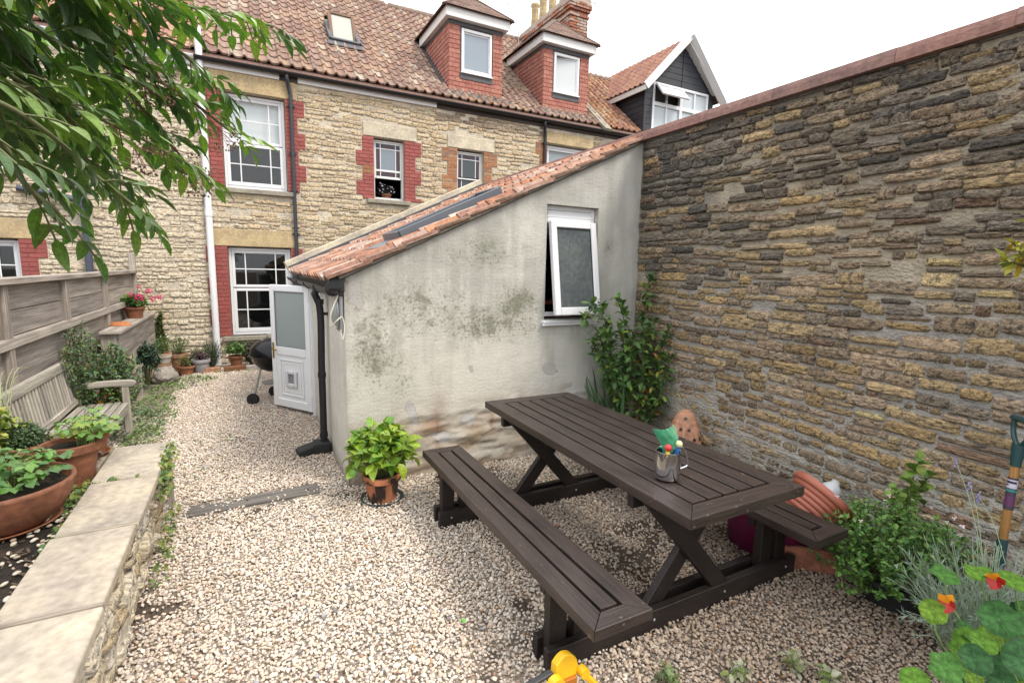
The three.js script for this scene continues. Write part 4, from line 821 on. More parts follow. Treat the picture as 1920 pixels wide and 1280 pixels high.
function dormer(x0, x1, label, open) {
  const h = houses[2], zf = 11.62, yb = 6.07, yt = 7.56, zt = 11.2 + (yt - 5.72) / TAN;
  const g = new THREE.BufferGeometry();
  const A = V(x0, yb, -zf), B = V(x1, yb, -zf), C = V(x1, yt, -zf), E = V(x0, yt, -zf), F = V(x0, yt, -zt), G = V(x1, yt, -zt);
  const wx0 = x0 + 0.29, wx1 = x0 + 1.06, wy0 = 6.48, wy1 = 7.43;
  // front with window opening
  const s = new THREE.Shape(); s.moveTo(x0, yb); s.lineTo(x1, yb); s.lineTo(x1, yt); s.lineTo(x0, yt); s.lineTo(x0, yb);
  const q = new THREE.Path(); q.moveTo(wx0, wy0); q.lineTo(wx1, wy0); q.lineTo(wx1, wy1); q.lineTo(wx0, wy1); q.lineTo(wx0, wy0); s.holes.push(q);
  const front = new THREE.ExtrudeGeometry(s, { depth: 0.1, bevelEnabled: false }); front.translate(0, 0, -zf - 0.1);
  g.setFromPoints([A, E, F, B, G, C, E, C, G, E, G, F]); g.computeVertexNormals();
  const d = wpart(h, 'dormer', joined(muv(front), muv(g)), MT.lead, label);
  const red = [[0.5, 0.2, 0.15], [0.46, 0.175, 0.13], [0.54, 0.23, 0.17], [0.43, 0.16, 0.12], [0.48, 0.19, 0.145]];
  stuff(wpart(d, 'hung_tile', joined(
    hungTiles(V(0, yb, -zf), V(1, 0, 0), V(0, 1, 0), V(0, 0, 1), 1.42, (t) => { const y = yb + t; return y > wy0 - 0.16 && y < wy1 + 0.03 ? [[x0 - 0.01, wx0 - 0.03], [wx1 + 0.03, x1 + 0.01]] : [[x0 - 0.01, x1 + 0.01]]; }, 0.165, 0.1, red, 7),
    hungTiles(V(x0, yb, 0), V(0, 0, 1), V(0, 1, 0), V(-1, 0, 0), 1.42, (t) => [[-(11.2 + (yb + t - 5.72) / TAN) + 0.02, -zf + 0.012]], 0.165, 0.1, red, 8)), tileVC));
  wpart(d, 'lead_flashing', joined(bar(V(x0 - 0.05, yb - 0.02, -zf + 0.02), V(x0 - 0.05, yt - 0.02, -zt + 0.0), 0.12, 0.03, 0.004, rn), bar(V(x0 - 0.2, yb - 0.09, -zf + 0.12), V(x1 + 0.2, yb - 0.09, -zf + 0.12), 0.03, 0.24, 0.004, V(0, -0.64, 0.77)), span(wx0 - 0.03, wx1 + 0.03, wy0 - 0.14, wy0 - 0.01, -zf, -zf + 0.035, 0.004), span(x0 - 0.015, x1 + 0.015, yt - 0.09, yt, -zf, -zf + 0.03, 0.003), span(x0 - 0.03, x0, yt - 0.08, yt, -zt, -zf + 0.03, 0.003)), MT.lead);
  wpart(d, 'fascia_board', joined(span(x0 - 0.13, x1 + 0.13, yt + 0.005, yt + 0.22, -zf + 0.13, -zf + 0.16, 0.004), span(x0 - 0.13, x0 - 0.1, yt + 0.005, yt + 0.22, -zt - 0.05, -zf + 0.128, 0.004), span(x0 - 0.1, x1 + 0.1, yt + 0.003, yt + 0.02, -zt, -zf + 0.13, 0)), MT.whitePaint);
  const w = wpart(d, 'window_frame', joined(frameGeom(wx0, wx1, wy0, wy1, -zf - 0.03, -zf + 0.04, 0.06), span(wx0 - 0.02, wx1 + 0.02, wy0 - 0.02, wy0 + 0.012, -zf, -zf + 0.075, 0.006)), MT.upvc);
  const pane = span(-0.34, 0.34, -0.83, 0, -0.006, 0.006, 0), sash = frameGeom(-0.34, 0.34, -0.83, 0, -0.02, 0.02, 0.035);
  const tilt = open ? 9 * D : 0, put = (q2) => { q2.rotateY(open ? -0.16 : 0); q2.rotateX(tilt * 0); q2.translate((wx0 + wx1) / 2 + (open ? 0.0 : 0), wy1 - 0.06, -zf - (open ? 0.05 : 0.01)); return q2; };
  wpart(d, 'sash', put(sash), MT.upvc);
  wpart(d, 'pane', put(pane), mat(open ? [0.6, 0.63, 0.65] : [0.27, 0.32, 0.37], { rough: 0.04 }));
  wpart(d, 'room', joined(span(wx0 - 0.1, wx1 + 0.1, wy0 - 0.1, wy1 + 0.1, -zf - 0.5, -zf - 0.45, 0)), MT.darkRoom);
  // hipped roof
  const ye = yt + 0.2, ox0 = x0 - 0.2, ox1 = x1 + 0.2, ze = zf - 0.22, xc = (x0 + x1) / 2, ap = V(xc, ye + (ox1 - ox0) / 2 * 0.86, -(ze + (ox1 - ox0) / 2)), zb = 11.2 + (ap.y - 5.72) / TAN, zeb = 11.2 + (ye - 5.72) / TAN;
  const fl = V(ox0, ye, -ze), fr = V(ox1, ye, -ze), bl = V(ox0, ye, -zeb - 0.1), br = V(ox1, ye, -zeb - 0.1), rb = V(xc, ap.y, -zb - 0.1);
  const rg = new THREE.BufferGeometry(); rg.setFromPoints([fl, fr, ap, fl, ap, rb, fl, rb, bl, fr, br, rb, fr, rb, ap]); rg.computeVertexNormals();
  const brown = [[0.24, 0.15, 0.115], [0.28, 0.17, 0.13], [0.21, 0.13, 0.105], [0.3, 0.2, 0.155]];
  const half = (ox1 - ox0) / 2, sl = Math.hypot(half, half * 0.86), up = V(0, 0.86, -1).normalize(), nf = V(0, 1, 0.86).normalize(), upL = V(1, 0.86, 0).normalize(), nl = V(-0.86, 1, 0).normalize(), upR = V(-1, 0.86, 0).normalize(), nr = V(0.86, 1, 0).normalize();
  wpart(d, 'roof_deck', muv(rg), M4.tileDark);
  stuff(wpart(d, 'roof_tile', joined(
    hungTiles(V(ox0, ye, -ze), V(1, 0, 0), up, nf, sl - 0.05, (t) => { const f = t / sl * half; return [[f, 2 * half - f]]; }, 0.17, 0.1, brown, 9, 0.014, 0.07),
    hungTiles(V(ox0, ye, -ze), V(0, 0, 1), upL, nl, sl - 0.05, (t) => { const f = t / sl * half; return [[-(zeb - ze) - f * 1.0 - 0.1, -f]]; }, 0.17, 0.1, brown, 10, 0.014, 0.07),
    hungTiles(V(ox1, ye, -ze), V(0, 0, -1), upR, nr, sl - 0.05, (t) => { const f = t / sl * half; return [[f, zeb - ze + f + 0.1]]; }, 0.17, 0.1, brown, 11, 0.014, 0.07)), tileVC));
  wpart(d, 'hip_tile', joined(bar(fl, ap, 0.13, 0.05, 0.015), bar(fr, ap, 0.13, 0.05, 0.015), bar(ap, rb, 0.15, 0.06, 0.02)), mat([0.2, 0.14, 0.115], { map: T.clayC, bump: T.rockB, bs: 0.01 }));
}
dormer(4.38, 5.72, 'left tile-hung dormer with closed window', false);
dormer(6.9, 8.26, 'right tile-hung dormer with window ajar', true);

{ // grey boarded gable dormer of house 4
  const h = houses[3], x0 = 9.95, x1 = 12.57, zf = 11.28, ye = 7.12, xc = 11.26, ya = 8.4, zt = 11.2 + (ye - 5.72) / TAN;
  const s = new THREE.Shape(); s.moveTo(x0, 5.7); s.lineTo(x1, 5.7); s.lineTo(x1, ye); s.lineTo(xc, ya); s.lineTo(x0, ye); s.lineTo(x0, 5.7);
  const wx0 = 10.22, wx1 = 12.36, wy0 = 5.85, wy1 = 7.19, q = new THREE.Path(); q.moveTo(wx0, wy0); q.lineTo(wx1, wy0); q.lineTo(wx1, wy1); q.lineTo(wx0, wy1); q.lineTo(wx0, wy0); s.holes.push(q);
  const f = new THREE.ExtrudeGeometry(s, { depth: 0.1, bevelEnabled: false }); f.translate(0, 0, -zf - 0.1);
  const cheek = new THREE.BufferGeometry(); cheek.setFromPoints([V(x0, 5.7, -zf), V(x0, ye, -zf), V(x0, ye, -zt), V(x1, 5.7, -zf), V(x1, ye, -zt), V(x1, ye, -zf)]); cheek.computeVertexNormals();
  const d = wpart(h, 'dormer', joined(muv(f), muv(cheek)), MT.black, 'dark grey boarded gable dormer with white bargeboards');
  for (let y = 5.72, k = 0; y < 8.3; y += 0.165, k++) {
    const y1 = y + 0.162, top = y > ye ? (ya - y1) / (ya - ye) * (x1 - x0) / 2 : 9, a = Math.max(x0, xc - top), b = Math.min(x1, xc + top);
    if (b - a > 0.15) for (const [p, q2] of y1 > wy0 && y < wy1 ? [[a, wx0 - 0.03], [wx1 + 0.03, b]] : [[a, xc - 0.012], [xc + 0.012, b]]) { const g = box(q2 - p, 0.17, 0.014, 0.003); g.rotateX(-0.05); wpart(d, 'cladding_board', at(g, (p + q2) / 2, y + 0.08, -zf + 0.016), M4.slate); }
    const zb = 11.2 + (y + 0.08 - 5.72) / TAN; if (y1 < ye) { const g = box(0.014, 0.17, zb - zf, 0.003); g.rotateZ(-0.05); wpart(d, 'cladding_board', at(g, x0 - 0.016, y + 0.08, -(zf + zb) / 2), M4.slate); }
  }
  wpart(d, 'corner_post', span(x0 - 0.035, x0 + 0.02, 5.7, ye, -zf - 0.02, -zf + 0.035, 0.004), M4.slate);
  // gable roof
  const slope = (ya - ye) / (xc - x0), upL = V(1, slope, 0).normalize(), nl = V(-slope, 1, 0).normalize(), eL = V(x0 - 0.18, ye - 0.18 * slope + 0.06, 0), zr = 15.2, SL = Math.hypot(xc - eL.x, ya + 0.06 - eL.y);
  const rg = joined(bar(V((eL.x + xc) / 2, (eL.y + ya + 0.06) / 2, -11.05), V((eL.x + xc) / 2, (eL.y + ya + 0.06) / 2, -zr), SL, 0.05, 0, nl), bar(V(2 * xc - (eL.x + xc) / 2, (eL.y + ya + 0.06) / 2, -11.05), V(2 * xc - (eL.x + xc) / 2, (eL.y + ya + 0.06) / 2, -zr), SL, 0.05, 0, V(slope, 1, 0).normalize()));
  wpart(d, 'roof_deck', rg, M4.tileDark);
  const col = [[0.36, 0.17, 0.12], [0.4, 0.19, 0.13], [0.32, 0.15, 0.11], [0.42, 0.22, 0.15]];
  const sh = []; for (let i = 0; i < 3; i++) sh.push(tileShape(520 + i, 0.215, 0.34, 0.034, 0.018));
  const j = new Join(true), r = rngOf(33);
  for (let sI = 0; sI * 0.29 < SL - 0.1; sI++) for (let z = 11.08; z < zr - 0.3; z += 0.205) { if (z > 11.2 + (eL.y + sI * 0.29 * upL.y - 5.72) / TAN + 0.35) continue; j.add(r.p(sh), frameM(V(eL.x + upL.x * (sI * 0.29 + 0.29), eL.y + upL.y * (sI * 0.29 + 0.29), -z - 0.1).addScaledVector(nl, 0.03), V(0, 0, 1), nl, upL.clone().negate()).multiply(TRS(V(0, 0, 0), [0.03, 0, r.r(-0.01, 0.01)])), r.p(col)); }
  stuff(wpart(d, 'roof_tile', j.geom(), tileVC));
  const apx = V(xc, ya + 0.08, -zf + 0.26);
  wpart(d, 'bargeboard', joined(bar(V(x0 - 0.2, ye - 0.2 * slope, -zf + 0.25), apx, 0.04, 0.2, 0.005, nl), bar(V(x1 + 0.2, ye - 0.2 * slope, -zf + 0.25), apx, 0.04, 0.2, 0.005, nl), bar(V(x0 - 0.19, ye - 0.2 * slope - 0.02, -zf + 0.24), V(x0 - 0.19, ye - 0.2 * slope - 0.02, -zt), 0.03, 0.14, 0.004), bar(V(x0 - 0.1, ye - 0.05 * slope, -zf + 0.1), V(xc, ya - 0.06, -zf + 0.1), 0.26, 0.02, 0.003, nl), bar(V(x1 + 0.1, ye - 0.05 * slope, -zf + 0.1), V(xc, ya - 0.06, -zf + 0.1), 0.26, 0.02, 0.003, V(slope, 1, 0).normalize())), MT.whitePaint);
  // window: four lights below four small ones, one pushed open
  const bars = [frameGeom(wx0, wx1, wy0, wy1, -zf - 0.06, -zf + 0.03, 0.07)];
  for (const x of [0.5]) bars.push(span(wx0 + (wx1 - wx0) * x - 0.05, wx0 + (wx1 - wx0) * x + 0.05, wy0 + 0.07, wy1 - 0.07, -zf - 0.055, -zf + 0.028, 0.005));
  for (const x of [0.25, 0.75]) bars.push(span(wx0 + (wx1 - wx0) * x - 0.025, wx0 + (wx1 - wx0) * x + 0.025, wy0 + 0.07, wy1 - 0.07, -zf - 0.05, -zf + 0.02, 0.005));
  bars.push(span(wx0 + 0.07, wx1 - 0.07, 6.58, 6.68, -zf - 0.054, -zf + 0.024, 0.005));
  wpart(d, 'window_frame', joined(...bars), MT.upvc);
  const pm = mat([0.5, 0.55, 0.58], { rough: 0.08 });
  for (let k = 0; k < 4; k++) for (const [a, b] of [[wy0 + 0.07, 6.58], [6.68, wy1 - 0.07]]) { if (k < 2 && b > 6.8) continue; const w4 = (wx1 - wx0 - 0.14) / 4; wpart(d, 'pane', span(wx0 + 0.07 + k * w4, wx0 + 0.07 + (k + 1) * w4, a, b, -zf - 0.03, -zf - 0.022, 0), pm); }
  const ow = (wx1 - wx0) / 2 - 0.1, os = frameGeom(0, ow, -0.47, 0, -0.02, 0.03, 0.06), op = joined(span(0.05, ow - 0.05, -0.42, -0.05, -0.005, 0.005, 0)), ob = span(ow / 2 - 0.025, ow / 2 + 0.025, -0.42, -0.05, -0.015, 0.02, 0.004);
  for (const g of [os, op, ob]) { g.rotateX(-0.72); g.translate(wx0 + 0.06, wy1 - 0.06, -zf + 0.05); }
  wpart(d, 'sash', joined(os, ob), MT.upvc); wpart(d, 'pane', op, mat([0.6, 0.63, 0.65], { rough: 0.06 }));
  wpart(d, 'room', span(wx0 - 0.1, wx1 + 0.1, wy0 - 0.1, wy1 + 0.1, -zf - 0.6, -zf - 0.55, 0), mat([0.3, 0.3, 0.3]));
}

{ // long chimney stack on the party wall of house 3, with a row of clay pots
  const h = houses[2], x0 = 8.32, x1 = 8.92, z0 = 12.66, z1 = 15.45;
  const c = wpart(h, 'chimney', joined(span(x0 + 0.03, x1 - 0.03, 6.6, 9.38, -z1, -z0 - 0.03, 0), span(x0 - 0.06, x1 + 0.06, 9.36, 9.5, -z1 - 0.06, -z0 + 0.06, 0.02)), mat([0.5, 0.42, 0.35], { map: T.mottle, bump: T.fineB, bs: 0.006 }), 'tall brick chimney stack with corbelled top');
  const j = new Join(true), r = rngOf(8), col = [[0.44, 0.16, 0.09], [0.5, 0.2, 0.11], [0.4, 0.15, 0.1], [0.5, 0.26, 0.17], [0.56, 0.44, 0.36], [0.34, 0.16, 0.12], [0.52, 0.4, 0.33]];
  for (let k = 0; k < 36; k++) {
    const y = 6.7 + k * 0.075, out = y > 9.22 ? 0.08 : y > 9.14 ? 0.05 : y > 9.0 && y < 9.06 ? 0.03 : 0;
    for (let x = x0 - out - (k % 2 ? 0.11 : 0); x < x1 + out - 0.02; x += 0.225) { const a = Math.max(x, x0 - out), b = Math.min(x + 0.215, x1 + out); if (b - a > 0.03) j.add(brickUnit, TRS(V((a + b) / 2, y, -z0 - 0.05 + out), [0, 0, r.r(-0.01, 0.01)], [b - a, 0.06, 0.12]), r.p(col)); }
    for (let z = z0 - out - (k % 2 ? 0.11 : 0) + 0.08; z < z1 - 0.02; z += 0.225) { const a = z, b = Math.min(z + 0.215, z1); j.add(brickUnit, TRS(V(x0 + 0.05 - out, y, -(a + b) / 2), [0, 0, 0], [0.12, 0.064, b - a]), r.p(col)); }
  }
  stuff(wpart(c, 'brick', j.geom(), tileVC));
  for (const z of [12.95, 13.5, 14.1, 14.65, 15.15]) wpart(c, 'chimney_pot', at(muv(lathe([[0.12, 0], [0.135, 0.02], [0.13, 0.1], [0.115, 0.55], [0.11, 0.75], [0.14, 0.78], [0.14, 0.85], [0.11, 0.87], [0.09, 0.86], [0.09, 0.3]], 16)), 8.62, 9.49, -z), mat([0.55, 0.43, 0.24], { map: T.clayC, bump: T.fineB, bs: 0.003 }));
}
function antenna(name, label, x, y, z, parts) {
  const t = thing(name, label, 'antenna', [x, y, z]);
  part(t, 'mast', tube([V(0, 0, 0), V(0, parts[0] / 2, 0), V(0, parts[0], 0)], 0.016, 4, 6), MT.galv);
  const els = []; for (let i = 0; i < parts[1]; i++) { const q = i / (parts[1] - 1) - 0.5; els.push(tube([V(q * parts[2], parts[0] - 0.1 + q * parts[3], -0.22), V(q * parts[2], parts[0] - 0.1 + q * parts[3], 0.22)], 0.007, 2, 4)); }
  part(t, 'boom', tube([V(-parts[2] / 2, parts[0] - 0.1 - parts[3] / 2, 0), V(parts[2] / 2, parts[0] - 0.1 + parts[3] / 2, 0)], 0.01, 2, 5), MT.galv);
  part(t, 'element', joined(...els), MT.galv);
  return t;
}
antenna('tv_antenna', 'thin television antenna on the ridge left of the chimney pots', 8.12, 9.0, -15.3, [1.55, 9, 0.9, 0.5]);
antenna('tv_antenna', 'television antenna with long boom on the right side of the brick chimney', 8.98, 8.85, -13.0, [0.95, 12, 1.3, -0.1]);
// ---------------------------------------------------------------- raised bed and its stone edge
{
  const w = thing('retaining_wall', 'low rubble retaining wall with pale stone slab capping at the left foreground', 'low wall', [-0.7, 0, -2.8]);
  const g = new THREE.PlaneGeometry(1, 1, 150, 30), p = g.attributes.position, uv = g.attributes.uv;
  for (let i = 0; i < p.count; i++) {
    const z = mix(0.4, 4.68, p.getX(i) + 0.5), y = mix(-0.05, 0.5, p.getY(i) + 0.5);
    p.setXYZ(i, -0.655 - 0.02 + 0.05 * fbm(z * 2.4, y * 5, 3, 4) + 0.025 * fbm(z * 9, y * 12, 6, 3) + 0.03 * sstep(0.3, 0, y), y, -z); uv.setXY(i, z, y);
  }
  g.computeVertexNormals(); g.index.array.reverse(); g.computeVertexNormals();
  const face = wpart(w, 'wall_face', g, mat([0.56, 0.5, 0.39], { map: T.mottle, bump: T.rockB, bs: 0.012, rough: 0.95 }));
  const st = layStones({ seed: 9, u0: 0.5, u1: 4.66, y0: 0.0, y1: 0.49, rows: (r) => r.r(0.1, 0.17), widths: (r) => r.r(0.14, 0.4), gap: (r) => r.r(0.015, 0.04), jitter: 0.015, wave: 0.04, skip: 0.12 });
  const r = rngOf(3), tones = [[0.6, 0.52, 0.38], [0.54, 0.46, 0.33], [0.64, 0.57, 0.45], [0.5, 0.4, 0.26], [0.55, 0.5, 0.42]];
  setStones(face, 'stone', st, (s) => TRS(V(-0.665, s.y, -s.u), [0, Math.PI / 2, 0]).multiply(TRS(V(0, 0, 0), [0, 0, s.tilt * 3], [s.w, s.h, 0.028 + 0.028 * s.k])), roughStones, () => r.p(tones), T.rockB, 0.014);
  const slab = [mat([0.48, 0.41, 0.325], { map: T.mottle, bump: T.fineB, bs: 0.002, rough: 0.9 }), mat([0.45, 0.387, 0.305], { map: T.mottle, bump: T.fineB, bs: 0.002, rough: 0.9 }), mat([0.5, 0.437, 0.35], { map: T.mottle, bump: T.fineB, bs: 0.002, rough: 0.9 })];
  const zs = [0.4, 1.0, 1.75, 2.53, 3.29, 4.03, 4.76], xo = [0, 0, 0.005, 0, 0.012, 0.008];
  zs.slice(0, -1).forEach((z, i) => { const s = box(0.37, 0.055, zs[i + 1] - z - 0.014, 0.012, 2); s.rotateZ(r.r(-0.012, 0.012)); wpart(w, 'coping_slab', at(s, -0.785 + xo[i], 0.525 + r.r(-0.004, 0.004), -(z + zs[i + 1]) / 2), slab[i % 3]); });
  wpart(w, 'coping_slab', span(-1.32, -0.985, 0.485, 0.54, -4.76, -4.4, 0.012), slab[1]);
  wpart(w, 'end_post', joined(span(-0.7, -0.6, -0.02, 0.5, -4.76, -4.67, 0.006, 1)), MT.greyWood);
  wpart(w, 'end_wall', span(-1.77, -0.7, -0.02, 0.48, -4.75, -4.68, 0.01), mat([0.5, 0.44, 0.34], { map: T.mottle, bump: T.rockB, bs: 0.015 }));
  const soil = new THREE.PlaneGeometry(1.1, 4.4, 40, 120); soil.rotateX(-Math.PI / 2); const sp = soil.attributes.position; for (let i = 0; i < sp.count; i++) sp.setY(i, 0.46 + 0.03 * fbm(sp.getX(i) * 5, sp.getZ(i) * 5, 2, 4)); soil.translate(-1.5, 0, -2.5); soil.computeVertexNormals();
  structure('bed_soil', muv(soil), mat([0.075, 0.055, 0.04], { map: T.soilC, bump: T.fineB, bs: 0.02, rough: 1 }));
  // stray stones and bark on the soil
  const j = new Join(true), r2 = rngOf(12), ico = new THREE.IcosahedronGeometry(1, 1);
  for (let i = 0; i < 900; i++) { const z = r2.r(1.2, 4.3), x = -0.98 - Math.pow(r2(), 1.6) * 0.6, bark = r2() < 0.45, s = r2.r(0.006, 0.015); j.add(ico, TRS(V(x, 0.475 + 0.03 * fbm((x + 1.5) * 5, (2.5 - z) * 5, 2, 4), -z), [r2.r(-0.4, 0.4), r2.r(0, 6), r2.r(-0.4, 0.4)], bark ? [s * 1.8, s * 0.4, s * 0.5] : [s * 1.3, s * 0.6, s]), bark ? [0.1, 0.07, 0.045] : r2.p([[0.55, 0.48, 0.38], [0.6, 0.54, 0.45], [0.4, 0.3, 0.22]])); }
  const m = stuff(shade(new THREE.Mesh(j.geom(), mat([1, 1, 1], { vc: true })))); m.name = 'bed_pebbles'; m.userData.label = 'scattered pebbles and bark chips on the raised bed soil'; m.userData.category = 'pebbles'; scene.add(m);
}
{ // sleeper set flush in the gravel
  const t = thing('timber_sleeper', 'grey timber sleeper half buried in gravel across the path', 'timber', [0, -0.012, -4.58], 2 * D);
  const g = new THREE.BoxGeometry(1.05, 0.1, 0.2, 40, 1, 6), p = g.attributes.position; for (let i = 0; i < p.count; i++) p.setY(i, p.getY(i) - 0.024 + 0.012 * fbm(p.getX(i) * 3, p.getZ(i) * 14, 2, 3)); g.computeVertexNormals();
  part(t, 'plank', muv(g, 0), mat([0.2, 0.185, 0.165], { map: T.woodC, bump: T.woodB, bs: 0.004, rough: 0.95 }));
}
// ---------------------------------------------------------------- fence on the left
{
  const f = thing('wooden_fence', 'weathered grey horizontal board fence with posts along the left side', 'fence', [-1.77, 0, -7]);
  const wm = [MT.greyWood, MT.greyWood2, MT.greyWood3], r = rngOf(2), posts = [3.6, 5.5, 7.1, 8.9, 11.12];
  for (const z of posts) wpart(f, 'post', span(-1.8, -1.71, 0, z > 11 ? 2.12 : 1.78, -z - 0.05, -z + 0.05, 0.006, 1), z > 11 ? MT.greyWood3 : MT.greyWood);
  for (let k = 0; k < posts.length - 1; k++) {
    const a = posts[k] + 0.05, b = posts[k + 1] - 0.05;
    for (const [y0, y1] of [[1.345, 1.555], [1.562, 1.775]]) wpart(f, 'board', span(-1.79, -1.765, y0, y1, -b, -a, 0.004, 2), r.p(wm));
    for (const [y0, y1] of [[0.02, 0.29], [0.297, 0.57], [0.577, 0.9], [0.907, 1.26]]) wpart(f, 'board', span(-1.79, -1.765, y0, y1, -b, -a, 0.004, 2), r.p([MT.greyWood2, MT.greyWood, MT.greyWood2]));
  }
  wpart(f, 'added_gap_backing', span(-1.82, -1.8, 0.02, 1.77, -11.06, -3.5, 0), MT.oldWood);  // added dark sheet, stops light showing through the board gaps
  wpart(f, 'cap_rail', span(-1.83, -1.68, 1.782, 1.835, -11.07, -3.4, 0.008, 2), MT.greyWood);
  wpart(f, 'middle_rail', span(-1.764, -1.7, 1.262, 1.342, -11.1, -3.4, 0.006, 2), MT.greyWood3);
  const b = thing('raised_planter', 'grey timber boxed ledge in front of the fence near the house', 'planter', [-1.62, 0, -9.7]);
  for (const [y0, y1] of [[0.05, 0.35], [0.358, 0.7], [0.708, 1.035]]) wpart(b, 'board', span(-1.53, -1.5, y0, y1, -11.1, -8.2, 0.004, 2), r.p(wm));
  wpart(b, 'ledge', span(-1.7, -1.47, 1.04, 1.08, -11.12, -8.15, 0.006, 2), MT.greyWood3);
  wpart(b, 'end_board', span(-1.7, -1.53, 0.05, 1.035, -8.23, -8.2, 0.004, 1), MT.greyWood);
}
// ---------------------------------------------------------------- garden bench against the fence
{
  const b = thing('garden_bench', 'weathered teak slatted garden bench with curved arms in front of the fence', 'bench', [-1.45, 0, -6.03]);
  const Z0 = -6.82, Z1 = -4.86, m = MT.teak;
  const lean = (y) => -1.66 - 0.0 + (0.43 - y) * 0.14;
  for (const z of [Z0 + 0.035, Z1 - 0.035]) {
    wpart(b, 'leg', joined(bar(V(lean(0.43) + 0.05, 0, z), V(lean(0.43) + 0.03, 0.43, z), 0.06, 0.065, 0.008, V(1, 0, 0)), bar(V(lean(0.43) + 0.03, 0.43, z), V(lean(0.95) + 0.03, 0.95, z), 0.06, 0.06, 0.01, V(1, 0, 0))), m);
    wpart(b, 'leg', span(-1.26, -1.195, 0, 0.63, z - 0.03, z + 0.03, 0.008, 1), m);
    const arm = new THREE.Shape(); arm.moveTo(-0.47, -0.02); arm.quadraticCurveTo(-0.2, 0.02, 0.0, -0.005); arm.quadraticCurveTo(0.08, -0.015, 0.085, 0.02); arm.quadraticCurveTo(0.085, 0.055, 0.0, 0.052); arm.quadraticCurveTo(-0.2, 0.06, -0.47, 0.035); arm.lineTo(-0.47, -0.02);
    const ag = new THREE.ExtrudeGeometry(arm, { depth: 0.06, bevelEnabled: true, bevelSize: 0.006, bevelThickness: 0.006, bevelSegments: 2, curveSegments: 8 }); ag.translate(-1.22, 0.635, z - 0.03);
    wpart(b, 'armrest', muv(ag, 0), m);
    wpart(b, 'side_rail', joined(span(-1.66, -1.26, 0.36, 0.42, z - 0.018, z + 0.018, 0.005, 0), span(-1.66, -1.26, 0.14, 0.18, z - 0.015, z + 0.015, 0.005, 0)), m);
  }
  for (let i = 0; i < 6; i++) wpart(b, 'seat_slat', span(-1.64 + i * 0.075, -1.58 + i * 0.075, 0.425 - 0.006 * Math.sin(i / 5 * Math.PI), 0.447 - 0.006 * Math.sin(i / 5 * Math.PI), Z0 + (i === 5 ? 0.07 : 0.0), Z1 - (i === 5 ? 0.07 : 0), 0.005, 2), m);
  const top = bar(V(lean(0.9) + 0.03, 0.915, Z0 + 0.03), V(lean(0.9) + 0.03, 0.915, Z1 - 0.03), 0.05, 0.1, 0.014); wpart(b, 'top_rail', top, m);
  wpart(b, 'lower_rail', bar(V(lean(0.5) + 0.03, 0.51, Z0 + 0.06), V(lean(0.5) + 0.03, 0.51, Z1 - 0.06), 0.035, 0.06, 0.006), m);
  for (let i = 0; i < 24; i++) { const z = mix(Z0 + 0.12, Z1 - 0.12, i / 23); wpart(b, 'back_slat', bar(V(lean(0.53) + 0.03, 0.53, z), V(lean(0.87) + 0.03, 0.875, z), 0.038, 0.014, 0.004, V(1, 0, 0)), m); }
  wpart(b, 'front_rail', span(-1.25, -1.215, 0.33, 0.41, Z0 + 0.07, Z1 - 0.07, 0.005, 2), m);
  const s = thing('potting_bench', 'low grey plank staging bench behind the garden bench', 'bench', [-1.6, 0, -8.4]);
  wpart(s, 'plank', span(-1.58, -1.43, 0.42, 0.455, -9.3, -7.5, 0.005, 2), MT.greyWood3); wpart(s, 'plank', span(-1.74, -1.59, 0.42, 0.455, -9.32, -7.5, 0.005, 2), MT.greyWood);
  for (const z of [-9.1, -7.7]) for (const x of [-1.7, -1.47]) wpart(s, 'leg', span(x - 0.035, x + 0.035, 0, 0.418, z - 0.035, z + 0.035, 0.005, 1), MT.greyWood3);
  wpart(s, 'apron', span(-1.475, -1.45, 0.34, 0.418, -9.06, -7.74, 0.004, 2), MT.greyWood);
}
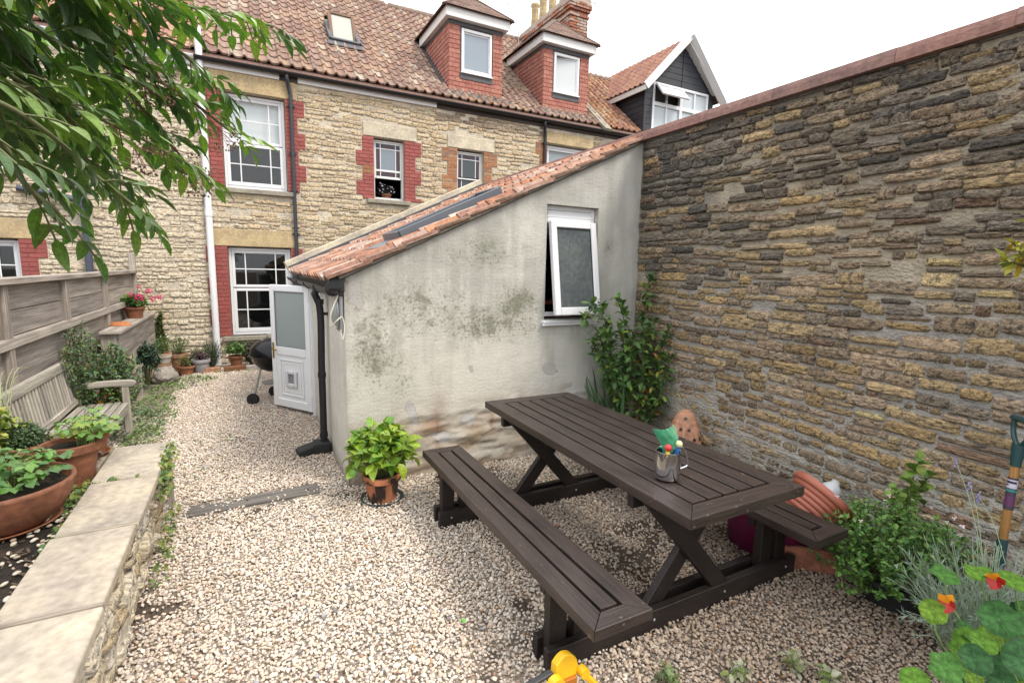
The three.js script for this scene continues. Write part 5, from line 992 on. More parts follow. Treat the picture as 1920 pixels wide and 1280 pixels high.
// ---------------------------------------------------------------- picnic table
{
  const t = thing('picnic_table', 'long dark brown painted picnic table with attached slatted benches', 'picnic table', [2.21, 0, -2.7]);
  const sh = (pts, th, y) => { const s = new THREE.Shape(); pts.forEach(([x, z], i) => (i ? s.lineTo(x, z) : s.moveTo(x, z))); s.closePath(); const g = new THREE.ExtrudeGeometry(s, { depth: th - 0.008, bevelEnabled: true, bevelSize: 0.004, bevelThickness: 0.004, bevelSegments: 2, bevelOffset: -0.004 }); g.rotateX(Math.PI / 2); g.translate(0, y - 0.004, 0); return g; };
  // mitred frame and slats; z here is minus depth
  const topOf = (x0, x1, z0, z1, wl, we, y, th, n, gap) => {
    const e = 0.0012;
    wpart(t, 'frame_board', muv(sh([[x0, -z0], [x0 + wl, -z0 - we], [x0 + wl, -z1 + we], [x0, -z1]].map(([x, z]) => [x - 0, z]), th, y), 2, 1.3), MT.table);
    wpart(t, 'frame_board', muv(sh([[x1, -z0], [x1, -z1], [x1 - wl, -z1 + we], [x1 - wl, -z0 - we]], th, y), 2, 2.1), MT.table);
    wpart(t, 'frame_board', muv(sh([[x0 + e, -z0 + e], [x1 - e, -z0 + e], [x1 - wl - e, -z0 - we + e], [x0 + wl + e, -z0 - we + e]], th, y), 0, 0.4), MT.table);
    wpart(t, 'frame_board', muv(sh([[x0 + e, -z1 - e], [x0 + wl + e, -z1 + we - e], [x1 - wl - e, -z1 + we - e], [x1 - e, -z1 - e]], th, y), 0, 3.1), MT.table);
    const a = x0 + wl + gap, b = x1 - wl - gap, w = (b - a - gap * (n - 1)) / n;
    for (let i = 0; i < n; i++) wpart(t, 'slat', muv(sh([[a + i * (w + gap), -z0 - we - gap], [a + i * (w + gap) + w, -z0 - we - gap], [a + i * (w + gap) + w, -z1 + we + gap * 0.5], [a + i * (w + gap), -z1 + we + gap * 0.5]], th, y - 0.002), 2, i * 0.77 + y), MT.table);
  };
  topOf(1.787, 2.65, 1.548, 3.84, 0.13, 0.11, 0.86, 0.055, 5, 0.018);
  topOf(1.245, 1.575, 1.54, 3.9, 0.1, 0.09, 0.48, 0.055, 1, 0.018);
  topOf(2.85, 3.165, 1.56, 3.9, 0.1, 0.09, 0.48, 0.055, 1, 0.018);
  const bolt = at(muv(new THREE.SphereGeometry(0.012, 8, 5)), 0, 0, 0);
  for (const z of [1.95, 3.52]) {
    for (const dz of [-0.055, 0.055]) wpart(t, 'ground_beam', span(1.235, 3.19, 0.0, 0.135, -z - dz - 0.024, -z - dz + 0.024, 0.006, 0), MT.tableShaded);
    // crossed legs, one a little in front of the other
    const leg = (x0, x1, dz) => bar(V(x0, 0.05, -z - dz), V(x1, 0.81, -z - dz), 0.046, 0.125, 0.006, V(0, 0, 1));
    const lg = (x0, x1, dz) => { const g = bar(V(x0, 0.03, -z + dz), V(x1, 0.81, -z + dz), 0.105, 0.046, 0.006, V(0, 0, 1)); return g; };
    wpart(t, 'leg', lg(1.9, 2.54, 0.0), MT.tableShaded);
    wpart(t, 'leg', lg(2.56, 1.87, 0.047), MT.tableShaded);
    wpart(t, 'top_brace', span(1.82, 2.62, 0.71, 0.806, -z - 0.075, -z - 0.028, 0.006, 0), MT.tableShaded);
    for (const x of [1.32, 1.47, 2.94, 3.09]) wpart(t, 'seat_post', span(x - 0.052, x + 0.052, 0.0, 0.43, -z - 0.03, -z + 0.03, 0.005, 1), MT.tableShaded);
    for (const x of [1.4, 3.01]) wpart(t, 'seat_brace', span(x - 0.13, x + 0.13, 0.36, 0.43, -z - 0.08, -z - 0.033, 0.005, 0), MT.tableShaded);
    for (const x of [1.33, 1.93, 2.5, 3.09]) mpart(t, 'bolt', bolt, MT.galv, TRS(V(x, 0.08, -z + 0.08), [0, 0, 0], [0.8, 0.8, 0.4]));
  }
}
{ // jug of beach toys
  const j = thing('steel_jug', 'shiny stainless steel jug holding toys on the picnic table', 'jug', [2.03, 0.861, -1.95]);
  part(j, 'body', lathe([[0, 0.004], [0.055, 0.0], [0.066, 0.01], [0.071, 0.04], [0.07, 0.1], [0.066, 0.15], [0.068, 0.162], [0.071, 0.165], [0.066, 0.163], [0.063, 0.15], [0.066, 0.05], [0.06, 0.012], [0, 0.01]], 32), MT.steel);
  const sp = new THREE.ConeGeometry(0.03, 0.06, 12, 1, true, 0, Math.PI); sp.rotateX(Math.PI); sp.rotateY(-Math.PI / 2 - Math.PI / 2 + 1.2); part(j, 'spout', at(sp, -0.062, 0.137, 0.02), MT.steel);
  part(j, 'handle', tube([V(0.06, 0.158, -0.01), V(0.1, 0.168, 0.0), V(0.118, 0.15, 0.005), V(0.135, 0.08, 0.02), V(0.135, 0.06, 0.02), V(0.1, 0.045, 0.01), V(0.066, 0.035, 0.0)], 0.0055, 30, 8), MT.steel);
  const toy = (name, label, cat, pos, build) => { const t = thing(name, label, cat, pos); build(t); return t; };
  toy('toy_spade', 'red and yellow toy handle poking out of the steel jug', 'toy', [2.0, 0.87, -1.93], (t) => { part(t, 'handle', bar(V(0.0, 0.01, 0), V(-0.015, 0.17, 0.02), 0.022, 0.022, 0.01, V(1, 0, 0)), mat([0.75, 0.5, 0.03], { rough: 0.35 })); part(t, 'knob', at(new THREE.SphereGeometry(0.02, 14, 10), -0.018, 0.19, 0.024), mat([0.55, 0.03, 0.04], { rough: 0.35 })); });
  toy('toy_rake', 'blue and cream toy handle poking out of the steel jug', 'toy', [2.05, 0.87, -1.93], (t) => { part(t, 'handle', bar(V(0.0, 0.01, 0), V(0.01, 0.18, 0.02), 0.022, 0.022, 0.01, V(1, 0, 0)), mat([0.02, 0.12, 0.42], { rough: 0.35 })); part(t, 'knob', at(new THREE.SphereGeometry(0.019, 14, 10), 0.012, 0.2, 0.024), mat([0.6, 0.62, 0.32], { rough: 0.35 })); });
  toy('toy_net', 'bright green toy fishing net standing in the steel jug', 'toy', [2.035, 0.87, -1.97], (t) => {
    part(t, 'handle', tube([V(0.0, 0.02, 0), V(0.0, 0.12, 0.0), V(-0.005, 0.19, 0)], 0.007, 8, 8), mat([0.03, 0.4, 0.2], { rough: 0.4 }));
    const g = new THREE.PlaneGeometry(1, 1, 16, 16), p = g.attributes.position, bez = (a2, b2, c2, d2, q) => { const k = 1 - q; return a2 * k * k * k + 3 * b2 * k * k * q + 3 * c2 * k * q * q + d2 * q * q * q; };
    for (let i = 0; i < p.count; i++) { const v = p.getX(i) + 0.5, u = p.getY(i) + 0.5; // u up from the mouth of the handle, v from the pointed side to the round side
      const lx = bez(-0.012, -0.03, -0.045, -0.09, u), ly = bez(0.12, 0.17, 0.215, 0.275, u), rx = bez(0.012, 0.06, 0.085, 0.03, u), ry = bez(0.12, 0.14, 0.22, 0.275, u);
      p.setXYZ(i, mix(lx, rx, v), mix(ly, ry, v) - 0.012 * Math.sin(v * 3.14) * u, 0.04 * Math.sin(v * 3.14) * Math.sin(u * 2.8) + 0.02 * fbm(u * 5, v * 5, 7, 3)); }
    g.translate(0, -0.12, 0); g.scale(1.35, 1.1, 1.2); g.translate(0, 0.12, 0); g.computeVertexNormals();
    part(t, 'net', g, mat([0.03, 0.42, 0.2], { rough: 0.8, transmission: 0.5, thickness: 0, opacity: 0.8, transparent: true, bump: T.fineB, bs: 0.003 }));
  });
}
// ---------------------------------------------------------------- things by the boundary wall
{ // pierced terracotta lantern
  const t = thing('terracotta_lantern', 'tall rounded terracotta lantern pierced with star holes against the stone wall', 'lantern', [3.7, 0, -3.36]);
  const prof = [[0.165, 0], [0.17, 0.1], [0.165, 0.25], [0.155, 0.4], [0.135, 0.52], [0.105, 0.61], [0.075, 0.66], [0.04, 0.69], [0, 0.698]];
  part(t, 'body', muv(lathe(prof, 32)), mat([0.6, 0.31, 0.19], { map: T.clayC, bump: T.fineB, bs: 0.001, rough: 0.8 }));
  const star = new THREE.Shape(); for (let k = 0; k < 10; k++) { const r = k % 2 ? 0.009 : 0.023, a = k * Math.PI / 5 + Math.PI / 2; k ? star.lineTo(r * Math.cos(a), r * Math.sin(a)) : star.moveTo(r * Math.cos(a), r * Math.sin(a)); }
  const sg = new THREE.ExtrudeGeometry(star, { depth: 0.012, bevelEnabled: false }); sg.translate(0, 0, -0.006);
  const rad = (y) => { for (let i = 1; i < prof.length; i++) if (y <= prof[i][1]) return mix(prof[i - 1][0], prof[i][0], (y - prof[i - 1][1]) / (prof[i][1] - prof[i - 1][1])); return 0; };
  const face = Math.atan2(-3.7, 3.36);
  for (const [y, list] of [[0.63, [0]], [0.53, [-0.32, 0.3]], [0.44, [-0.75, 0, 0.72, 1.3]], [0.34, [-0.4, 0.36, 1.0]], [0.25, [-0.75, 0, 0.72]]]) for (const a of list) {
    const th = face + a * 0.9, r = rad(y), sl = (rad(y - 0.02) - rad(y + 0.02)) / 0.04, n = V(Math.sin(th), sl, Math.cos(th)).normalize(), x = V(Math.cos(th), 0, -Math.sin(th));
    mpart(t, 'star_hole', sg, MT.black, frameM(V(3.7 + r * Math.sin(th), y, -3.36 + r * Math.cos(th)), x, new THREE.Vector3().crossVectors(n, x), n));
  }
}
const potProf = (rt, rb, h, rim = 0.05, t = 0.012) => [[0, 0], [rb, 0], [rb + 0.004, 0.006], [mix(rb, rt, 0.8), h - rim], [rt + 0.004, h - rim], [rt + 0.012, h - rim + 0.006], [rt + 0.014, h - 0.006], [rt + 0.008, h], [rt - t + 0.006, h], [rt - t, h - 0.01], [rb - t * 0.5, 0.03], [0, 0.03]];
const saucerProf = (r) => [[0, 0.004], [r * 0.85, 0], [r, 0.03], [r + 0.008, 0.032], [r + 0.006, 0.036], [r - 0.006, 0.034], [r * 0.84, 0.012], [0, 0.012]];
const soilDisc = (r, y) => { const g = new THREE.CircleGeometry(r, 24); g.rotateX(-Math.PI / 2); g.translate(0, y, 0); return muv(g); };
{
  const p = thing('plastic_pot', 'nested terracotta coloured ribbed plastic pots lying tilted behind the bench end', 'plant pot', [3.47, 0.33, -1.98]);
  const prof = [[0, 0], [0.12, 0], [0.13, 0.02]]; for (let i = 0; i < 7; i++) prof.push([0.132 + i * 0.011, 0.05 + i * 0.035], [0.13 + i * 0.011, 0.054 + i * 0.035], [0.146 + i * 0.011, 0.056 + i * 0.035], [0.146 + i * 0.011, 0.076 + i * 0.035]);
  prof.push([0.215, 0.3], [0.235, 0.3], [0.238, 0.335], [0.226, 0.335], [0.2, 0.3], [0.13, 0.03], [0, 0.03]);
  const tilt = (g) => { g.translate(0, -0.17, 0); g.rotateX(0.25); g.rotateZ(-0.75); return g; };
  const pm = mat([0.36, 0.11, 0.065], { rough: 0.45 });
  part(p, 'pot', tilt(muv(lathe(prof, 32))), pm);
  part(p, 'inner_pot', tilt(muv(lathe(prof.map(([a, b]) => [a * 0.97, b * 0.98 + 0.02]), 32))), pm);
  const c = thing('plastic_bottle', 'clear whitish plastic bottle end beside the ribbed pots', 'bottle', [3.74, 0.34, -2.03]);
  part(c, 'bottle', lathe([[0, 0], [0.06, 0.0], [0.065, 0.02], [0.065, 0.12], [0.03, 0.16], [0.03, 0.18], [0, 0.18]], 18).rotateZ(-0.8), mat([0.75, 0.78, 0.8], { rough: 0.35, transmission: 0.3, thickness: 0 }));
  const tub = thing('garden_tub', 'dark magenta plastic tub under the far picnic bench', 'tub', [3.36, 0, -2.2]);
  part(tub, 'body', muv(lathe([[0, 0], [0.26, 0], [0.3, 0.3], [0.32, 0.31], [0.32, 0.33], [0.295, 0.33], [0.28, 0.3], [0.24, 0.03], [0, 0.03]], 32)), mat([0.13, 0.008, 0.05], { rough: 0.45 }));
  part(tub, 'handle', joined(at(new THREE.TorusGeometry(0.07, 0.012, 6, 16, Math.PI), 0, 0.32, 0.31), at(new THREE.TorusGeometry(0.07, 0.012, 6, 16, Math.PI), 0, 0.32, -0.31)), mat([0.13, 0.008, 0.05], { rough: 0.45 }));
  const e = thing('clay_edging', 'red clay edging block lying behind the near picnic bench post', 'brick', [3.32, 0, -1.86], -0.75);
  part(e, 'block', (() => { const g = box(0.34, 0.15, 0.07, 0.014, 0); g.rotateX(-0.2); return at(g, 0, 0.078, 0); })(), mat([0.34, 0.13, 0.08], { map: T.clayC, bump: T.rockB, bs: 0.006, rough: 0.9 }));
  const g = thing('green_pot', 'dark green plastic rim just showing behind the table end', 'pot', [3.66, 0.3, -2.35]);
  part(g, 'rim', new THREE.TorusGeometry(0.07, 0.015, 8, 20).rotateX(1.2), mat([0.015, 0.13, 0.08], { rough: 0.4 })); part(g, 'body', lathe([[0, -0.28], [0.07, -0.28], [0.07, 0], [0.06, 0], [0.06, -0.26], [0, -0.26]], 20), mat([0.015, 0.13, 0.08], { rough: 0.4 }));
}
{ // spade leaning on the wall
  const s = thing('garden_spade', 'garden spade with wooden shaft and dark green handle leaning on the stone wall', 'spade', [3.68, 0, -1.02]);
  const a = V(-0.03, 0.3, 0), b = V(0.04, 1.0, -0.02), dir = b.clone().sub(a).normalize();
  const green = mat([0.012, 0.05, 0.052], { rough: 0.4 });
  const cy = (p, q, r0, r1, m, nm) => { const L = q.distanceTo(p), g = cyl(r1, r0, L, 14); g.applyQuaternion(new THREE.Quaternion().setFromUnitVectors(V(0, 1, 0), q.clone().sub(p).normalize())); g.translate((p.x + q.x) / 2, (p.y + q.y) / 2, (p.z + q.z) / 2); return part(s, nm, muv(g, 1), m); };
  cy(a.clone().addScaledVector(dir, 0.25), b, 0.021, 0.02, mat([0.4, 0.2, 0.055], { map: T.woodC, rough: 0.45 }), 'shaft');
  cy(a, a.clone().addScaledVector(dir, 0.27), 0.027, 0.024, green, 'socket');
  cy(b.clone().addScaledVector(dir, -0.02), b.clone().addScaledVector(dir, 0.1), 0.024, 0.03, green, 'grip_socket');
  const lab = cyl(0.0212, 0.0212, 0.17, 14, 1); { const c = a.clone().addScaledVector(dir, 0.53), g = new THREE.CylinderGeometry(0.0218, 0.0222, 0.18, 16, 1, true); g.applyQuaternion(new THREE.Quaternion().setFromUnitVectors(V(0, 1, 0), dir)); g.translate(c.x, c.y, c.z);
    const cv = document.createElement('canvas'); cv.width = 128; cv.height = 128; const x = cv.getContext('2d'); x.fillStyle = '#3b3440'; x.fillRect(0, 0, 128, 128); x.fillStyle = '#b9b4c4'; x.fillRect(0, 8, 128, 34); x.fillStyle = '#26262f'; x.fillRect(8, 14, 112, 9); x.fillRect(8, 27, 80, 6); x.fillStyle = '#2f7a78'; x.fillRect(0, 46, 128, 10); x.fillStyle = '#5a2f55'; x.fillRect(0, 74, 128, 40);
    const ct = new THREE.CanvasTexture(cv); ct.colorSpace = THREE.SRGBColorSpace; part(s, 'sticker', g, mat([1, 1, 1], { map: ct, rough: 0.5 })); }
  const top = b.clone().addScaledVector(dir, 0.1), w = 0.062;
  part(s, 'handle', joined(tube([top.clone().add(V(0, -0.02, 0)), top.clone().add(V(-w * 0.35, 0.03, 0.03)), top.clone().add(V(-w * 0.7, 0.07, 0.045)), top.clone().add(V(-w * 0.8, 0.13, 0.05))], 0.013, 12, 8), tube([top.clone().add(V(0, -0.02, 0)), top.clone().add(V(w * 0.35, 0.03, -0.03)), top.clone().add(V(w * 0.7, 0.07, -0.045)), top.clone().add(V(w * 0.8, 0.13, -0.05))], 0.013, 12, 8), tube([top.clone().add(V(-w, 0.135, 0.06)), top.clone().add(V(0, 0.14, 0)), top.clone().add(V(w, 0.135, -0.06))], 0.017, 8, 8)), green);
  const bl = new THREE.Shape(); bl.moveTo(-0.09, 0.3); bl.lineTo(0.09, 0.3); bl.lineTo(0.085, 0.08); bl.quadraticCurveTo(0.05, 0.0, 0, -0.02); bl.quadraticCurveTo(-0.05, 0.0, -0.085, 0.08); bl.lineTo(-0.09, 0.3);
  part(s, 'blade', new THREE.ExtrudeGeometry(bl, { depth: 0.004, bevelEnabled: false }).rotateY(0.9).translate(-0.05, 0.02, 0), MT.galv);
}
{ // toy digger in the near foreground
  const t = thing('toy_digger', 'yellow toy digger with raised bucket arm in front of the bench foot', 'toy digger', [1.1, 0.0, -1.69]); t.scale.setScalar(1.1);
  const y = mat([0.78, 0.44, 0.012], { rough: 0.35 }), dk = mat([0.025, 0.025, 0.028], { rough: 0.5 });
  const arm = (a, b, w, h) => bar(a, b, w, h, 0.008);
  part(t, 'bucket', (() => { const s = new THREE.Shape(); s.moveTo(-0.06, 0); s.lineTo(-0.045, 0.06); s.quadraticCurveTo(-0.02, 0.085, 0.0, 0.085); s.quadraticCurveTo(0.03, 0.085, 0.045, 0.055); s.lineTo(0.055, 0); s.lineTo(-0.06, 0); const g = new THREE.ExtrudeGeometry(s, { depth: 0.03, bevelEnabled: true, bevelSize: 0.006, bevelThickness: 0.006, bevelSegments: 2 }); g.rotateX(-0.2); return g.translate(0.09, 0.165, 0.0); })(), y);
  part(t, 'bucket_inside', at(box(0.075, 0.1, 0.02, 0.004), 0.088, 0.125, 0.04), mat([0.42, 0.14, 0.01], { rough: 0.5 }));
  part(t, 'boom', joined(arm(V(-0.2, 0.15, 0.06), V(0.0, 0.195, 0.05), 0.022, 0.026), arm(V(-0.14, 0.12, 0.1), V(0.0, 0.185, 0.07), 0.018, 0.02), at(new THREE.CylinderGeometry(0.034, 0.034, 0.034, 20).rotateX(Math.PI / 2), 0.015, 0.19, 0.06), at(new THREE.CylinderGeometry(0.012, 0.012, 0.04, 12).rotateX(Math.PI / 2), 0.015, 0.19, 0.061)), y);
  part(t, 'stick', joined(arm(V(0.155, 0.18, 0.05), V(0.23, 0.09, 0.09), 0.02, 0.03), at(new THREE.CylinderGeometry(0.022, 0.022, 0.035, 18).rotateX(Math.PI / 2), 0.155, 0.185, 0.05)), y);
  part(t, 'ram', joined(arm(V(-0.24, 0.185, 0.03), V(0.02, 0.215, 0.02), 0.03, 0.016)), dk);
  part(t, 'cab', joined(span(-0.28, -0.12, 0.06, 0.15, 0.02, 0.14, 0.012)), y);
  part(t, 'track', joined(span(-0.3, 0.16, 0.0, 0.06, 0.0, 0.045, 0.02), span(-0.3, 0.16, 0.0, 0.06, 0.12, 0.165, 0.02)), dk);
}
{ // kettle barbecue behind the door
  const b = thing('kettle_barbecue', 'black kettle barbecue on thin legs with wheels behind the white door', 'barbecue', [0.3, 0, -8.0]);
  part(b, 'bowl', lathe([[0, 0.44], [0.08, 0.45], [0.18, 0.5], [0.26, 0.59], [0.285, 0.69], [0.292, 0.7], [0.275, 0.7], [0.24, 0.6], [0, 0.48]], 36), MT.blackGloss);
  part(b, 'lid', lathe([[0.296, 0.695], [0.294, 0.72], [0.275, 0.8], [0.21, 0.88], [0.12, 0.92], [0, 0.935]], 36), MT.blackGloss);
  part(b, 'vent', joined(at(muv(cyl(0.035, 0.035, 0.015, 14)), -0.12, 0.915, 0.05), tube([V(-0.06, 0.93, 0), V(-0.05, 0.98, 0), V(0.05, 0.98, 0), V(0.06, 0.93, 0)], 0.01, 12, 6)), MT.galv);
  for (const [x, z, l] of [[-0.27, 0.12, 1], [0.1, -0.22, 1], [0.2, 0.2, 0]]) part(b, 'leg', tube([V(x * 0.6, 0.5, z * 0.6), V(x * 0.8, 0.28, z * 0.8), V(x, 0.07, z)], 0.012, 4, 8), MT.galv);
  for (const [x, z] of [[-0.28, 0.14], [0.02, -0.26]]) part(b, 'wheel', at(new THREE.CylinderGeometry(0.082, 0.082, 0.045, 24).rotateX(Math.PI / 2).rotateY(-0.5), x, 0.085, z), MT.darkRubber);
  part(b, 'ash_tray', at(muv(lathe([[0, 0], [0.15, 0.005], [0.16, 0.02], [0.15, 0.015], [0, 0.012]], 24)), 0, 0.27, 0), MT.galv);
}
// ---------------------------------------------------------------- plants
// a leaf along +y with its upper face towards +z, folded at the rib and drooping at the tip
function leafShape(l, w, { n = 4, fold = 0.18, droop = 0.25, belly = 0.42, wave = 0, seed = 1 } = {}) {
  const pos = [], uv = [], idx = [];
  for (let i = 0; i <= n; i++) {
    const t = i / n, hw = w / 2 * Math.pow(Math.sin(Math.PI * Math.pow(clamp(t, 0.0, 1), Math.log(0.5) / Math.log(belly))), 0.85) + (i === 0 ? 0.002 : 0), a = droop * t * t;
    const y = l * (t - 0.16 * a * t), z = -l * a * 0.55;
    for (const s of [-1, 0, 1]) { pos.push(s * hw, y, z + Math.abs(s) * hw * fold * 2 + (s ? wave * n3(t * 4, s, seed) : 0)); uv.push(0.5 + s * 0.5, t); }
  }
  for (let i = 0; i < n; i++) for (const s of [0, 1]) { const a = i * 3 + s; idx.push(a, a + 1, a + 4, a, a + 4, a + 3); }
  const g = new THREE.BufferGeometry(); g.setAttribute('position', new THREE.Float32BufferAttribute(pos, 3)); g.setAttribute('uv', new THREE.Float32BufferAttribute(uv, 2)); g.setIndex(idx); g.computeVertexNormals(); return g;
}
const _x = V(0, 0, 0), _z = V(0, 0, 0);
function leafM(p, dir, nrm, s = 1) {
  const y = dir.clone().normalize(); _x.crossVectors(y, nrm).normalize(); if (_x.lengthSq() < 0.1) _x.set(1, 0, 0);
  _z.crossVectors(_x, y).normalize();
  return new THREE.Matrix4().makeBasis(_x.clone(), y, _z.clone()).setPosition(p).scale(V(s, s, s));
}
const rdir = (r) => V(r.r(-1, 1), r.r(-1, 1), r.r(-1, 1)).normalize();
const foliageVC = (rough = 0.6, tr = 0.3) => mat([1, 1, 1], { vc: true, map: T.leaf, bump: T.leafB, bs: 0.0006, rough, transmission: tr, thickness: 0 });
const folMat = foliageVC(), folGloss = foliageVC(0.38, 0.2);
const leafMats = new Map();
const matFor = (c, rough) => { const k = c.map((v) => v.toFixed(3)).join() + rough; if (!leafMats.has(k)) leafMats.set(k, leafMat(c, rough)); return leafMats.get(k); };
// leaves: [{g, m (world), c}] -> the largest as parts, the rest as one part
function setLeaves(parent, leaves, { most = 250, rough = 0.55, min = 55, name = 'leaf', fol = folMat } = {}) {
  for (const l of leaves) { const p = V(0, 0, 0).setFromMatrixPosition(l.m), q = seen(p); l.px = q.in ? q.scale * (l.size || 0.06) : 0; }
  leaves.sort((a, b) => b.px - a.px);
  const rest = new Join(true);
  leaves.forEach((l, i) => { if (i < most && l.px > min * 0.2) mpart(parent, name, l.g, matFor(l.c, rough), l.m); else rest.add(l.g, l.m, l.c); });
  if (!rest.empty) stuff(part(parent, 'foliage', rest.geom().translate(...origin.get(parent).clone().negate().toArray()), fol));
}
const vary = (r, c, k = 0.2) => { const s = 1 + r.r(-k, k); return [c[0] * s * (1 + r.r(-0.1, 0.1)), c[1] * s, c[2] * s]; };
const pickTone = (r, list) => list[r.i(list.length)];

{ // the elder whose branches hang in from the upper left
  const t = thing('elder_tree', 'leafy elder tree branches hanging into the upper left corner with berry stalks', 'tree', [-1.95, 0.4, -1.2]);
  const r = rngOf(2024);
  wpart(t, 'trunk', tube([V(-1.95, 0.35, -1.2), V(-1.9, 1.2, -1.25), V(-1.75, 2.0, -1.2), V(-1.5, 2.5, -1.3), V(-1.1, 2.8, -1.5)], 0.07, 16, 10), mat([0.16, 0.13, 0.1], { map: T.mottle, bump: T.rockB, bs: 0.01 }));
  const B = [[[-0.54, 2.55, -1.51], [-0.44, 2.56, -1.76], [-0.33, 2.59, -1.99], [-0.18, 2.59, -2.21], [-0.01, 2.5, -2.35]],
    [[-0.45, 2.64, -1.51], [-0.29, 2.73, -1.84], [-0.05, 2.85, -2.14], [0.14, 2.9, -2.28]],
    [[-0.53, 2.39, -1.46], [-0.42, 2.4, -1.71], [-0.31, 2.39, -1.94], [-0.2, 2.36, -2.13], [-0.13, 2.33, -2.24]],
    [[-0.47, 2.3, -1.25], [-0.39, 2.29, -1.38], [-0.34, 2.25, -1.45], [-0.29, 2.19, -1.5], [-0.24, 2.14, -1.55]],
    [[-0.46, 2.24, -1.21], [-0.4, 2.22, -1.34], [-0.385, 2.15, -1.39], [-0.35, 2.1, -1.44]],
    [[-0.37, 2.74, -1.71], [-0.25, 2.74, -2.06], [-0.14, 2.72, -2.26], [-0.06, 2.66, -2.36]],
    [[-0.54, 2.55, -1.63], [-0.43, 2.52, -1.88], [-0.32, 2.54, -2.11], [-0.23, 2.45, -2.24], [-0.2, 2.4, -2.29]],
    [[-0.58, 2.31, -1.57], [-0.49, 2.33, -1.8], [-0.41, 2.3, -1.94], [-0.35, 2.26, -2.03], [-0.33, 2.24, -2.07]],
    [[-0.71, 2.81, -2.15], [-0.5, 2.76, -2.33], [-0.35, 2.62, -2.48], [-0.28, 2.53, -2.5]],
    [[-0.72, 2.47, -2.03], [-0.58, 2.38, -2.19], [-0.52, 2.33, -2.22], [-0.48, 2.3, -2.24]],
    [[-0.75, 2.6, -1.9], [-0.6, 2.62, -2.1], [-0.48, 2.52, -2.2], [-0.42, 2.42, -2.22]],
    [[-0.62, 2.45, -1.5], [-0.5, 2.44, -1.65], [-0.42, 2.4, -1.78], [-0.37, 2.34, -1.85]],
    [[-0.62, 2.7, -1.6], [-0.46, 2.74, -1.85], [-0.3, 2.68, -2.05], [-0.22, 2.6, -2.12]],
    [[-0.6, 2.25, -1.5], [-0.52, 2.28, -1.62], [-0.47, 2.23, -1.7], [-0.44, 2.2, -1.72]]];
  const shapes = []; for (let i = 0; i < 7; i++) shapes.push(leafShape(1, 0.32 + 0.04 * (i % 3), { n: 6, fold: 0.12 + 0.05 * (i % 4), droop: 0.2 + 0.16 * (i % 5), belly: 0.4, wave: 0.02, seed: i }));
  const tones = [[0.2, 0.45, 0.035], [0.14, 0.34, 0.03], [0.28, 0.54, 0.045], [0.1, 0.26, 0.03], [0.34, 0.6, 0.06], [0.08, 0.2, 0.035]];
  const leaves = [], wood = new Join(), stalks = new Join(), berries = new Join(true);
  const ico = new THREE.IcosahedronGeometry(0.0042, 0);
  const compound = (p, dir, size, dark) => {
    const d = dir.clone().normalize(), L = size * r.r(1.1, 1.5), side = new THREE.Vector3().crossVectors(d, V(0, 1, 0)).normalize(), up = new THREE.Vector3().crossVectors(side, d).normalize();
    if (up.y < 0) up.negate();
    const end = p.clone().addScaledVector(d, L).add(V(0, -0.3 * L, 0));
    wood.add(muv(tube([p, p.clone().addScaledVector(d, L * 0.5).add(V(0, -0.06 * L, 0)), end], 0.0022, 4, 4)));
    const tone = pickTone(r, tones), k = dark ? 0.6 : 1;  // inner and low leaves coloured darker to stand in for canopy shadow
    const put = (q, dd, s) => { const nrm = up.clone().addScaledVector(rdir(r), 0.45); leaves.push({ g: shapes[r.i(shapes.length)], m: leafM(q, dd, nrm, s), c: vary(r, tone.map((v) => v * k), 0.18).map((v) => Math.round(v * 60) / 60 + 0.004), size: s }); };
    for (const f of [0.38, 0.72]) { const q = p.clone().lerp(end, f).add(V(0, 0.05 * L, 0)); for (const s of [-1, 1]) put(q, d.clone().multiplyScalar(0.75).addScaledVector(side, s * r.r(0.6, 1)).add(V(0, -r.r(0.0, 0.7), 0)), size * r.r(0.75, 1.05)); }
    put(end, d.clone().add(V(0, -r.r(0.3, 0.9), 0)), size * r.r(0.95, 1.2));
  };
  B.forEach((b, bi) => {
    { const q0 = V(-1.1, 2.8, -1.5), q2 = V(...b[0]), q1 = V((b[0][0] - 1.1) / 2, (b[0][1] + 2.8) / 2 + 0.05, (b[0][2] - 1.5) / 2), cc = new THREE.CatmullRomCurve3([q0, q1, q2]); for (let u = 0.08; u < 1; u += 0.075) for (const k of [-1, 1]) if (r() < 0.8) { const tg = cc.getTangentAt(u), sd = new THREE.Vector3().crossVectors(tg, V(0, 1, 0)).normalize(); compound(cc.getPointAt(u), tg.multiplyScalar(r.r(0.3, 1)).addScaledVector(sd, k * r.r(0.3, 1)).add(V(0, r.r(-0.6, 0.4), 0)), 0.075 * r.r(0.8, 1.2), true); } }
    const c = new THREE.CatmullRomCurve3(b.map((q) => V(...q))), L = c.getLength();
    wood.add(muv(new THREE.TubeGeometry(c, 24, 0.0055, 5)));
    wood.add(muv(tube([V(-1.1, 2.8, -1.5), V((b[0][0] - 1.1) / 2, (b[0][1] + 2.8) / 2 + 0.05, (b[0][2] - 1.5) / 2), V(...b[0])], 0.007, 8, 6)));
    const dark = bi === 3 || bi === 4 || bi === 13;
